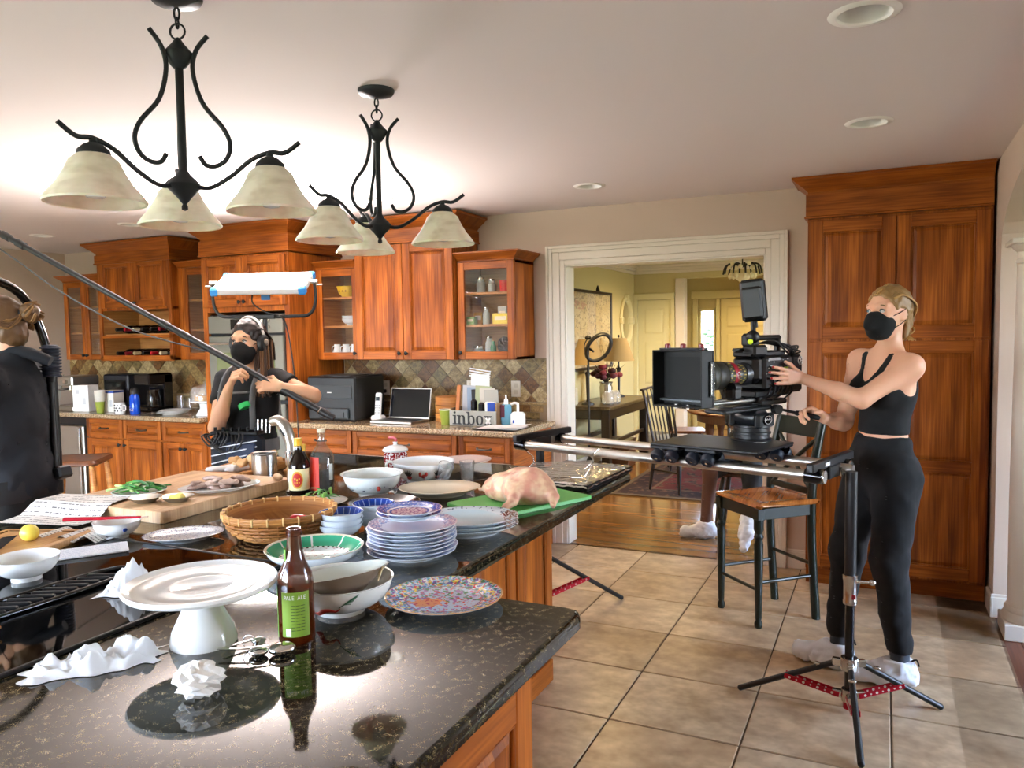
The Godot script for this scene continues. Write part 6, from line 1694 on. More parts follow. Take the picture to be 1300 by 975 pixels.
# ------------------------------------------------------------------ people
func hand(s: Sdf, w: Vector3, d: Vector3, n: Vector3, left: bool, curl: Array, thumb := 0.5) -> Array:
	d = d.normalized()
	n = (n - d * n.dot(d)).normalized()
	var t := d.cross(n) * (-1.0 if left else 1.0)
	var tips := []
	var L := [[0.042, 0.026, 0.02], [0.046, 0.03, 0.022], [0.043, 0.028, 0.02], [0.034, 0.021, 0.018]]
	for i in 4:
		var p := w + d * (0.086 - 0.004 * absf(i - 1.0)) + t * (0.027 - 0.018 * i)
		s.cap(w + t * (0.014 - 0.009 * i), p, 0.0145, 0.0105, 0.012)
		var a := 0.0
		var spread := t * (0.10 - 0.07 * i)
		for k in 3:
			a += curl[k]
			var q: Vector3 = p + (d * cos(a) + n * sin(a) + spread * cos(a)).normalized() * L[i][k]
			s.cap(p, q, 0.0092 - 0.0009 * k, 0.0083 - 0.0009 * k, 0.005)
			p = q
		tips.append([p, (d * cos(a) + n * sin(a)), (n * cos(a) - d * sin(a)) * -1.0])
	var b := w + d * 0.022 + t * 0.024 + n * 0.006
	var c := b + (d * 0.55 + t * 0.65 + n * 0.35).normalized() * 0.042
	var e := c + (d * 0.8 + t * (0.35 - thumb * 0.5) + n * thumb).normalized() * 0.032
	s.cap(w + d * 0.015, b, 0.015, 0.014, 0.012).cap(b, c, 0.013, 0.0105, 0.008).cap(c, e, 0.0105, 0.008, 0.005)
	tips.append([e, (e - c).normalized(), t])
	return tips
func nails(tips: Array, off: Vector3, m: Material, parent: Node):
	for q in tips:
		var b := Mb.new()
		var f: Vector3 = q[1]; var u: Vector3 = q[2]
		u = (u - f * u.dot(f)).normalized()
		b.T = Transform3D(Basis(f.cross(u), u, f), q[0] - off + u * 0.0055 + f * 0.001)
		b.ball(Vector3.ZERO, V(0.0045, 0.0018, 0.006), 8, 6)
		obj("nail", b, m, parent)
# head in its own frame: +z forward, +y up, +x the person's left
func head(s: Sdf, c: Vector3, bs: Basis, k := 1.0):
	var g := func(x, y, z): return c + bs * (V(x, y, z) * k)
	s.ell(g.call(0, 0.03, -0.018), V(0.074, 0.088, 0.094) * k, bs, 0.02).ell(g.call(0, -0.02, 0.022), V(0.062, 0.085, 0.068) * k, bs, 0.03)
	s.ell(g.call(0, -0.078, 0.042), V(0.04, 0.028, 0.038) * k, bs, 0.035)
	s.cap(g.call(0, 0.012, 0.085), g.call(0, -0.026, 0.102), 0.008 * k, 0.011 * k, 0.014)
	for x in [-1, 1]:
		s.ell(g.call(x * 0.072, -0.005, -0.012), V(0.008, 0.029, 0.018) * k, bs * Basis(V(0, 1, 0), x * -0.35), 0.008)
		s.cap(g.call(x * 0.015, 0.03, 0.083), g.call(x * 0.045, 0.032, 0.066), 0.009 * k, 0.009 * k, 0.015)
		s.ell(g.call(x * 0.036, -0.03, 0.062), V(0.02, 0.018, 0.016) * k, bs, 0.02)
	for x in [-1, 1]: s.cut(g.call(x * 0.031, 0.01, 0.09), V(0.016, 0.0085, 0.013) * k, bs, 0.012)
func face(o: Node3D, c: Vector3, bs: Basis, k: float, brow: Material, iris: Material, lid: Material):
	for x in [-1, 1]:
		var q := c - o.position + bs * (V(x * 0.031, 0.009, 0.0695) * k)
		var b := Mb.new(); b.ball(q, V(0.0125, 0.0125, 0.0125) * k, 14, 10); var e := obj("eye", b, hexm("c4bcb3", 0.25), o)
		b = Mb.new(); b.ball(q + bs * (V(-0.001, 0, 0.0085) * k), V(0.0062, 0.0062, 0.0048) * k, 10, 8); obj("iris", b, iris, e)
		b = Mb.new(); b.tube(ln([q + bs * (V(-0.0135, -0.001, 0.0065) * k), q + bs * (V(0, 0.0065, 0.0125) * k), q + bs * (V(0.0145, 0.0005, 0.0045) * k)], false, 4), 0.0024 * k, 5); obj("lash_line", b, lid, e)
		b = Mb.new(); b.tube(ln([q + bs * (V(-x * 0.016, 0.019, 0.013) * k), q + bs * (V(x * 0.004, 0.024, 0.012) * k), q + bs * (V(x * 0.02, 0.018, 0.0) * k)], false, 4), [0.0015, 0.003, 0.0032, 0.0032, 0.003, 0.0028, 0.0024, 0.0018, 0.001], 6); obj("eyebrow", b, brow, o)
func face_mask(o: Node3D, c: Vector3, bs: Basis, k: float, point: float):
	var off := o.position
	var g := func(x, y, z): return c + bs * (V(x, y, z) * k)
	var s := Sdf.new(off)
	s.ell(g.call(0, -0.045, 0.045), V(0.066, 0.062, 0.064) * k, bs, 0.02).cap(g.call(0, -0.02, 0.095), g.call(0, -0.055, 0.098 + point), 0.02 * k, 0.022 * k, 0.03).ell(g.call(0, -0.09, 0.05), V(0.045, 0.028, 0.045) * k, bs, 0.02)
	s.plane(g.call(0, -0.01, 0.0), bs * V(0, 0.75, -0.3), 0.006).plane(g.call(0, 0, 0.014), bs * V(0, 0.05, -1), 0.006)
	var b := Mb.new(); s.emit(b, 0.005)
	var m := obj("face_mask", b, M.mask, o)
	for x in [-1, 1]:
		b = Mb.new()
		b.tube(ln([g.call(x * 0.055, -0.018, 0.05) - off, g.call(x * 0.074, 0.0, 0.02) - off, g.call(x * 0.079, 0.018, -0.012) - off], false, 4), 0.002, 5)
		b.tube(ln([g.call(x * 0.056, -0.07, 0.04) - off, g.call(x * 0.072, -0.05, 0.012) - off, g.call(x * 0.078, -0.028, -0.018) - off], false, 4), 0.002, 5)
		obj("ear_loop", b, M.mask, m)
func basis_f(f: Vector3, up := Vector3.UP) -> Basis:
	f = f.normalized()
	var x := up.cross(f).normalized()
	return Basis(x, f.cross(x), f)
func skin(o: Node3D, parts: Array, m: Material):
	var b := Mb.new()
	for p in parts: p[0].emit(b, p[1])
	return obj("body", b, m, o)
func wear(o: Node3D, n: String, s: Sdf, cell: float, m: Material, more := []):
	var b := Mb.new(); s.emit(b, cell)
	for q in more: q.emit(b, cell)
	return obj(n, b, m, o)
func sleeve(off: Vector3, a: Vector3, b: Vector3, t: float, ra: float, rb: float, amp: float) -> Sdf:
	var s := Sdf.new(off)
	s.cap(a, a.lerp(b, t + 0.15), ra, rb, 0.02).plane(a.lerp(b, t), b - a)
	s.amp = amp
	return s
func shoe_cover(o: Node3D, ankle: Vector3, heel: Vector3, toe: Vector3, seed: int):
	var s := Sdf.new(o.position)
	s.cap(heel + V(0, 0.045, 0), toe + V(0, 0.038, 0), 0.057, 0.044, 0.03).cap(ankle, heel.lerp(toe, 0.35) + V(0, 0.05, 0), 0.056, 0.062, 0.04).cap(toe + V(0, 0.03, 0), toe + (toe - heel) * 0.15 + V(0, 0.02, 0), 0.034, 0.018, 0.03).cap(heel + V(0, 0.03, 0), heel - (toe - heel) * 0.2 + V(0, 0.02, 0), 0.03, 0.012, 0.03)
	s.plane(V(0, 0.002, 0), V(0, -1, 0)).plane(ankle + V(0, 0.015, 0), V(0, 1, 0))
	s.amp = 0.009; s.noise.frequency = 13; s.noise.seed = seed; s.noise.fractal_type = FastNoiseLite.FRACTAL_RIDGED; s.noise.fractal_octaves = 2
	wear(o, "shoe_cover", s, 0.008, M.shoe_cover)

func operator_woman():
	var o := thing("person", "person in black crop top and black trousers operating the cinema camera", "person", V(0, 0, -3.78))
	var off := o.position
	var f := V(-0.78, 0, 0.62)
	var tb := basis_f(f)
	var hb := basis_f(V(-0.60, 0.04, 0.80))
	var hc := V(0.008, 1.612, -3.805)
	var s := Sdf.new(off)
	var shN := V(0.10, 1.385, -3.70); var shF := V(-0.10, 1.40, -3.93)
	var elN := V(-0.085, 1.25, -3.60); var wrN := V(-0.335, 1.335, -3.672)
	var elF := V(-0.165, 1.125, -3.83); var wrF := V(-0.235, 1.15, -3.72)
	# torso, neck, arms
	s.ell(V(0.01, 1.28, -3.80), V(0.145, 0.15, 0.095), tb, 0.05).ell(V(0.0, 1.10, -3.775), V(0.115, 0.12, 0.085), tb, 0.06).ell(V(-0.005, 0.95, -3.765), V(0.15, 0.12, 0.105), tb, 0.06)
	for q in [[shN, elN, wrN], [shF, elF, wrF]]:
		s.cap(V(0.015, 1.415, -3.83), q[0], 0.05, 0.052, 0.05).cap(q[0], q[1], 0.05, 0.038, 0.03).cap(q[1], q[1].lerp(q[2], 0.35), 0.039, 0.037, 0.02).cap(q[1].lerp(q[2], 0.35), q[2], 0.037, 0.023, 0.02)
	s.cap(V(0.02, 1.40, -3.835), hc + hb * V(0, -0.05, -0.025), 0.052, 0.047, 0.04)
	var sh := Sdf.new(off)
	head(sh, hc, hb)
	sh.cap(hc + hb * V(0, -0.05, -0.03), V(0.018, 1.45, -3.832), 0.047, 0.048, 0.02)
	var s1 := Sdf.new(off)
	var t1 := hand(s1, wrN, V(-0.55, 0.10, 0.80), V(-0.8, 0, -0.6), true, [0.06, 0.12, 0.1], 0.1)
	s1.cap(wrN - (wrN - elN).normalized() * 0.03, wrN, 0.0245, 0.022, 0.01)
	var s2 := Sdf.new(off)
	hand(s2, wrF, V(-0.75, 0.38, 0.25), V(0.1, -0.75, 0.6), false, [0.9, 1.1, 0.7], 0.6)
	s2.cap(wrF - (wrF - elF).normalized() * 0.03, wrF, 0.0245, 0.022, 0.01)
	var body: Node = skin(o, [[s, 0.012], [sh, 0.0055], [s1, 0.0042], [s2, 0.0042]], M.skin_a)
	nails(t1.slice(0, 4), off, hexm("b3122a", 0.2), body)
	face(o, hc, hb, 1.0, hexm("7a5630", 0.8), hexm("5d7a84", 0.2), hexm("2a1c14", 0.6))
	face_mask(o, hc, hb, 1.0, 0.016)
	# hair pulled back with loose ends at the nape
	var h := Sdf.new(off)
	var g := func(x, y, z): return hc + hb * V(x, y, z)
	h.ell(g.call(0, 0.036, -0.024), V(0.083, 0.095, 0.1), hb, 0.01).cut(g.call(0, -0.035, 0.075), V(0.085, 0.10, 0.082), hb, 0.015).cut(g.call(0.088, -0.028, 0.004), V(0.045, 0.055, 0.045), hb, 0.008).cut(g.call(-0.088, -0.028, 0.004), V(0.045, 0.055, 0.045), hb, 0.008)
	h.ell(g.call(0, -0.02, -0.105), V(0.04, 0.05, 0.035), hb, 0.03).cap(g.call(0.01, -0.05, -0.11), g.call(0.02, -0.105, -0.10), 0.028, 0.012, 0.03).cap(g.call(0.03, -0.05, -0.09), g.call(0.04, -0.1, -0.075), 0.018, 0.006, 0.02)
	h.amp = 0.009; h.noise.frequency = 24
	var hm := hexm("8a6839", 0.5)
	var hr: Node = wear(o, "hair", h, 0.006, hm)
	var r := RandomNumberGenerator.new(); r.seed = 9
	var b := Mb.new(); var b2 := Mb.new()
	for i in 60:
		var a := -1.3 + 2.6 * i / 59.0
		var u := sin(a)
		(b if i % 3 else b2).tube(ln([g.call(u * 0.066, 0.086 - 0.03 * absf(u) + r.randf_range(-0.006, 0.006), 0.064 - 0.025 * absf(u)), g.call(u * 0.084, 0.131 - 0.055 * absf(u), 0.0), g.call(u * 0.088, 0.102 - 0.06 * absf(u), -0.075), g.call(u * 0.05, 0.012, -0.128), g.call(u * 0.02 + r.randf_range(-0.01, 0.01), -0.04, -0.13)], false, 4).map(func(p): return p - off), 0.0036, 5)
	for i in 14: b.tube(ln([g.call(r.randf_range(-0.03, 0.04), -0.03, -0.12), g.call(r.randf_range(-0.03, 0.05), -0.07, -0.125), g.call(r.randf_range(-0.03, 0.06), -0.115, -0.10 + r.randf_range(-0.02, 0.02))], false, 4).map(func(p): return p - off), 0.0028, 5)
	obj("hair_locks", b, hexm("bd9356", 0.45), hr).set_meta("kind", "stuff")
	obj("hair_locks", b2, hexm("94703e", 0.45), hr).set_meta("kind", "stuff")
	# racer crop top
	var c := Sdf.new(off)
	c.ell(V(0.01, 1.28, -3.80), V(0.152, 0.157, 0.102), tb, 0.05).ell(V(0.0, 1.10, -3.775), V(0.122, 0.125, 0.091), tb, 0.06)
	for x in [-1, 1]: c.ell(V(0.005, 1.275, -3.80) + tb * V(x * 0.065, 0, 0.07), V(0.062, 0.06, 0.05), tb, 0.04)
	c.cap(V(0.015, 1.415, -3.83), shN, 0.055, 0.045, 0.05).cap(V(0.015, 1.415, -3.83), shF, 0.055, 0.045, 0.05)
	c.plane(V(0, 1.09, 0), V(0, -1, 0)).plane(V(0, 1.445, 0), V(0, 1, 0)).cut(V(0.015, 1.43, -3.82) + tb * V(0, 0, 0.06), V(0.058, 0.13, 0.115), tb, 0.008)
	for q in [shN, shF]: c.cut(q + (q - V(0.0, 1.39, -3.815)) * 0.22 + V(0, -0.02, 0), V(0.062, 0.115, 0.085), tb, 0.008)
	c.amp = 0.003
	wear(o, "crop_top", c, 0.009, M.black_cloth)
	# trousers
	var l := Sdf.new(off)
	l.ell(V(-0.005, 0.95, -3.765), V(0.165, 0.14, 0.118), tb, 0.05).ell(V(0.0, 1.06, -3.772), V(0.128, 0.06, 0.098), tb, 0.05)
	for q in [[V(0.055, 0.90, -3.705), V(0.03, 0.55, -3.645), V(0.075, 0.17, -3.668)], [V(-0.065, 0.90, -3.825), V(-0.14, 0.55, -3.775), V(-0.17, 0.19, -3.765)]]:
		l.cap(q[0], q[1], 0.105, 0.074, 0.05).cap(q[1], q[2], 0.074, 0.054, 0.03)
	l.plane(V(0, 1.082, 0), V(0, 1, 0)).plane(V(0, 0.155, 0), V(0, -1, 0))
	l.amp = 0.012; l.noise.frequency = 8
	wear(o, "trousers", l, 0.012, M.black_cloth)
	for q in [V(0.077, 0.09, -3.668), V(-0.171, 0.09, -3.765)]:
		b = Mb.new(); b.cyl(q - off, q - off + V(0, 0.085, 0), 0.038); obj("sock", b, hexm("3a4048", 0.9), o)
	shoe_cover(o, V(0.078, 0.11, -3.668), V(0.10, 0.01, -3.675), V(-0.095, 0.01, -3.655), 3)
	shoe_cover(o, V(-0.172, 0.11, -3.765), V(-0.155, 0.01, -3.765), V(-0.335, 0.01, -3.81), 4)
	b = Mb.new(); b.tube(ln([V(0.115, 0.12, -3.66), V(0.14, 0.135, -3.655), V(0.15, 0.11, -3.65)], false, 4).map(func(p): return p - off), 0.004, 5); b.tube(ln([V(-0.13, 0.14, -3.75), V(-0.11, 0.155, -3.74), V(-0.10, 0.13, -3.74)], false, 4).map(func(p): return p - off), 0.004, 5); obj("ankle_tie", b, M.black_cloth, o)

func boom_woman():
	var o := thing("person", "person with headphones and black mask holding the boom pole", "person", V(-3.09, 0, -3.17))
	var off := o.position
	var f := V(0.12, 0, 0.99)
	var tb := basis_f(f)
	var hb := basis_f(V(0.14, -0.02, 0.99))
	var hc := V(-3.085, 1.528, -3.17)
	var shL := V(-3.245, 1.325, -3.16); var shR := V(-2.935, 1.325, -3.21)
	var elL := V(-3.155, 1.085, -2.995); var wrL := V(-3.03, 1.295, -2.965)
	var elR := V(-2.70, 1.245, -3.22); var wrR := V(-2.80, 1.30, -3.09)
	var s := Sdf.new(off)
	s.ell(V(-3.09, 1.2, -3.18), V(0.15, 0.16, 0.1), tb, 0.05).ell(V(-3.09, 1.0, -3.17), V(0.13, 0.14, 0.095), tb, 0.06).ell(V(-3.09, 0.85, -3.17), V(0.16, 0.12, 0.115), tb, 0.06)
	for x in [-0.08, 0.08]: s.cap(V(-3.09 + x, 0.85, -3.17), V(-3.09 + x, 0.45, -3.16), 0.085, 0.06, 0.04).cap(V(-3.09 + x, 0.45, -3.16), V(-3.09 + x, 0.06, -3.19), 0.058, 0.04, 0.03).cap(V(-3.09 + x, 0.045, -3.2), V(-3.09 + x, 0.035, -3.05), 0.042, 0.035, 0.02)
	for q in [[shL, elL, wrL], [shR, elR, wrR]]:
		s.cap(V(-3.09, 1.345, -3.19), q[0], 0.045, 0.052, 0.05).cap(q[0], q[1], 0.05, 0.04, 0.03).cap(q[1], q[1].lerp(q[2], 0.35), 0.041, 0.04, 0.02).cap(q[1].lerp(q[2], 0.35), q[2], 0.04, 0.024, 0.02)
	s.cap(V(-3.09, 1.33, -3.19), hc + hb * V(0, -0.05, -0.025), 0.05, 0.046, 0.04)
	var sh := Sdf.new(off)
	head(sh, hc, hb)
	var s1 := Sdf.new(off)
	hand(s1, wrL, V(0.55, 0.75, 0.15), V(0.5, -0.35, -0.6), false, [0.75, 1.1, 0.8], 0.6)
	s1.cap(wrL - (wrL - elL).normalized() * 0.03, wrL, 0.0245, 0.022, 0.01)
	var s2 := Sdf.new(off)
	hand(s2, wrR, V(-0.75, 0.15, 0.55), V(-0.3, -0.4, -0.8), true, [0.75, 1.05, 0.8], 0.6)
	s2.cap(wrR - (wrR - elR).normalized() * 0.03, wrR, 0.0245, 0.022, 0.01)
	skin(o, [[s, 0.012], [sh, 0.0055], [s1, 0.0045], [s2, 0.0045]], M.skin_b)
	face(o, hc, hb, 1.0, hexm("1d120c", 0.8), hexm("1c100a", 0.2), hexm("140d09", 0.6))
	face_mask(o, hc, hb, 1.0, 0.002)
	# dark hair falling over the right shoulder, lighter ends
	var g := func(x, y, z): return hc + hb * V(x, y, z)
	var h := Sdf.new(off)
	h.ell(g.call(0, 0.036, -0.02), V(0.084, 0.097, 0.1), hb, 0.01).cut(g.call(-0.008, -0.04, 0.085), V(0.07, 0.105, 0.085), hb, 0.015).ell(g.call(0, -0.03, -0.07), V(0.078, 0.09, 0.05), hb, 0.03)
	h.cap(g.call(0.07, 0.0, -0.03), g.call(0.085, -0.12, -0.03), 0.03, 0.035, 0.03)
	h.amp = 0.007; h.noise.frequency = 26
	var dark := hexm("22150f", 0.35)
	var hr: Node = wear(o, "hair", h, 0.006, dark)
	var r := RandomNumberGenerator.new(); r.seed = 19
	var bt := Mb.new()
	for i in 60:
		var u := sin(-1.45 + 2.9 * i / 59.0)
		bt.tube(ln([g.call(u * 0.062 - 0.006, 0.082 - 0.03 * absf(u) + r.randf_range(-0.006, 0.006), 0.066 - 0.03 * absf(u)), g.call(u * 0.086, 0.13 - 0.06 * absf(u), 0.0), g.call(u * 0.09, 0.09 - 0.06 * absf(u), -0.07), g.call(u * 0.085, -0.02, -0.11), g.call(u * 0.085 + 0.01, -0.1, -0.1)], false, 4).map(func(q): return q - off), 0.0038, 5)
	obj("hair_locks", bt, hexm("2b1a10", 0.5), hr).set_meta("kind", "stuff")
	for kk in 2:
		var b := Mb.new()
		for i in 34:
			var x := 0.05 + r.randf() * 0.065; var z := -0.06 + r.randf() * 0.08
			var p := [g.call(x * 0.85, 0.01, z - 0.02), g.call(x + 0.012, -0.13, z + 0.02), g.call(x + 0.02 + r.randf_range(-0.01, 0.02), -0.2, z + 0.045), g.call(x + 0.02 + r.randf_range(-0.02, 0.05), -0.26 - r.randf() * 0.03, z + 0.06)]
			b.tube(ln(p, false, 4).map(func(q): return q - off), 0.0052, 5)
		obj("hair_locks", b, hexm("3a2416", 0.45) if kk == 0 else hexm("76502e", 0.45), hr).set_meta("kind", "stuff")
	# headphones
	var hp := Node3D.new(); hp.name = "headphones"; o.add_child(hp)
	var b := Mb.new()
	var pts := []
	for i in 17:
		var a := PI * i / 16.0
		pts.append(g.call(cos(a) * 0.094, 0.01 + sin(a) * 0.128, -0.012) - off)
	b.tube(pts, 0.009, 8, false, 0.6); obj("headband", b, hexm("d8cfc6", 0.5), hp)
	for x in [-1, 1]:
		b = Mb.new(); b.T = Transform3D(hb * Basis(V(0, 0, 1), PI / 2), g.call(x * 0.088, -0.008, -0.008) - off); b.lathe([Vector2(0, -0.018), Vector2(0.034, -0.018), Vector2(0.042, -0.01), Vector2(0.042, 0.01), Vector2(0.034, 0.018), Vector2(0, 0.018)], 24, 1.15, 0.9); obj("ear_cup", b, M.black, hp)
		b = Mb.new(); b.ball(g.call(x * 0.108, 0.0, -0.008) - off, V(0.01, 0.018, 0.018)); obj("cup_shell", b, hexm("8f8478", 0.3, 0.6), hp)
	# t-shirt, harness, bag
	var c := Sdf.new(off)
	c.ell(V(-3.09, 1.2, -3.18), V(0.162, 0.17, 0.112), tb, 0.05).ell(V(-3.09, 1.0, -3.17), V(0.148, 0.16, 0.112), tb, 0.06).ell(V(-3.09, 0.86, -3.17), V(0.17, 0.09, 0.125), tb, 0.06)
	for q in [[shL, elL], [shR, elR]]: c.cap(V(-3.09, 1.345, -3.19), q[0], 0.052, 0.062, 0.05)
	c.cut(V(-3.085, 1.40, -3.14), V(0.065, 0.06, 0.075), tb, 0.01).plane(V(0, 0.86, 0), V(0, -1, 0))
	c.amp = 0.006; c.noise.frequency = 10
	wear(o, "t_shirt", c, 0.011, M.black_cloth, [sleeve(off, shL, elL, 0.5, 0.062, 0.062, 0.005), sleeve(off, shR, elR, 0.42, 0.062, 0.062, 0.005)])
	var l := Sdf.new(off)
	l.ell(V(-3.09, 0.85, -3.17), V(0.168, 0.1, 0.122), tb, 0.05)
	for x in [-0.08, 0.08]: l.cap(V(-3.09 + x, 0.85, -3.17), V(-3.09 + x, 0.45, -3.16), 0.095, 0.072, 0.04).cap(V(-3.09 + x, 0.45, -3.16), V(-3.09 + x, 0.1, -3.19), 0.072, 0.06, 0.03)
	wear(o, "trousers", l, 0.014, hexm("1a1d22", 0.85))
	b = Mb.new()
	for x in [-1, 1]:
		var w := V(-3.09, 1.2, -3.18)
		b.tube(ln([w + tb * V(x * 0.1, -0.24, 0.135), w + tb * V(x * 0.105, -0.1, 0.13), w + tb * V(x * 0.1, 0.05, 0.118), w + tb * V(x * 0.1, 0.145, 0.07), w + tb * V(x * 0.1, 0.182, -0.01), w + tb * V(x * 0.09, 0.12, -0.1), w + tb * V(x * 0.09, -0.1, -0.13)], false, 5).map(func(p): return p - off), 0.022, 8, false, 0.35)
	b.tube(ln([V(-3.19, 1.27, -3.055), V(-3.09, 1.265, -3.045), V(-2.99, 1.27, -3.06)], false, 4).map(func(p): return p - off), 0.012, 6, false, 0.5)
	obj("harness_strap", b, M.grey_strap, o)
	b = Mb.new(); b.T = Transform3D(tb, V(-3.09, 0.985, -3.17) - off); b.lathe([Vector2(0.158, -0.035), Vector2(0.162, -0.035), Vector2(0.158, 0.03), Vector2(0.153, 0.03)], 36, 1.0, 0.78); obj("waist_belt", b, M.grey_strap, o)
	b = Mb.new(); b.T = Transform3D(Basis(V(0, 0, 1), 0.5), V(-2.995, 1.20, -3.035) - off); b.lathe([Vector2(0, -0.012), Vector2(0.03, -0.012), Vector2(0.032, 0.0), Vector2(0.03, 0.014), Vector2(0.0, 0.015)], 22); obj("green_tape_roll", b, hexm("23b95a", 0.5), o)
	var bg := thing("sound_bag", "black and navy sound recording bag at the boom operator's waist", "bag", V(-3.0, 0.862, -2.985), 0.3)
	b = Mb.new(); b.box(V(0, 0.1, 0), V(0.28, 0.2, 0.1), 0.03); obj("bag_body", b, hexm("0e1624", 0.7), bg)
	b = Mb.new(); b.box(V(0, 0.205, 0.0), V(0.26, 0.02, 0.09), 0.006); for i in 6: b.cyl(V(-0.11 + 0.044 * i, 0.21, 0.02), V(-0.11 + 0.044 * i, 0.235, 0.02), 0.008); obj("mixer_panel", b, M.dark_metal, bg)
	b = Mb.new(); b.box(V(0.045, 0.1, 0.055), V(0.16, 0.12, 0.02), 0.008); var pk := obj("pocket", b, hexm("142440", 0.7), bg)
	text("ORCA", 0.026, 0.002, M.white, pk, V(0.085, 0.055, 0.066))
	b = Mb.new()
	for i in 3: b.tube(ln([V(-0.12, 0.05 + 0.04 * i, 0.052), V(-0.02, 0.075 + 0.035 * i, 0.07), V(0.13, 0.11 + 0.03 * i, 0.056)], false, 5), 0.0035, 6)
	obj("piping", b, hexm("c9ced6", 0.5), bg)
	b = Mb.new()
	var rr := RandomNumberGenerator.new(); rr.seed = 6
	for i in 8:
		var y := 0.12 + rr.randf() * 0.08
		b.tube(ln([V(-0.14 + 0.01 * i, 0.2, 0.03), V(-0.165 + 0.012 * i, y, 0.06), V(-0.12 + 0.02 * i, y - 0.05, 0.065), V(-0.08 + 0.02 * i, y, 0.065), V(-0.1 + 0.02 * i, 0.215, 0.03)], false, 5), 0.0045, 6)
	obj("cable_bundle", b, M.black, bg)
	b = Mb.new(); for i in 4: b.cyl(V(0.1 + 0.022 * i, 0.2, -0.02), V(0.1 + 0.022 * i, 0.27, -0.03), 0.005)
	obj("antennas", b, M.steel, bg)
	# boom pole and its cable
	var A := V(-2.546, 1.133, -3.195); var B := V(-4.105, 2.105, -2.53)
	var bp := thing("boom_pole", "long black telescoping boom pole crossing the upper left", "boom pole", A)
	var far := A + (B - A) * 1.5
	for k in [[0.0, 0.34, 0.0165], [0.34, 0.66, 0.0145], [0.66, 1.0, 0.0125]]:
		b = Mb.new(); b.cyl((far - A) * k[0], (far - A) * k[1], k[2], -1, 14); obj("pole_section", b, M.black, bp)
	for k in [0.02, 0.30, 0.34, 0.63, 0.66, 0.05]:
		b = Mb.new(); var u := (far - A); b.cyl(u * (k - 0.008), u * (k + 0.008), 0.0195, -1, 14); obj("collar", b, M.black, bp)
	b = Mb.new(); var u0 := far - A; b.cyl(u0 * 0.026, u0 * 0.029, 0.0185, -1, 14); obj("silver_band", b, M.chrome, bp)
	b = Mb.new(); b.tube(ln([V(-3.13, 1.487, -2.93), V(-3.442, 1.585, -2.80), V(-3.663, 1.702, -2.70), V(-3.883, 1.848, -2.61), V(-4.105, 2.03, -2.51), V(-4.8, 2.5, -2.25)], false, 6).map(func(p): return p - A), 0.0042, 6); obj("audio_cable", b, hexm("3a3a3c", 0.35), bp)

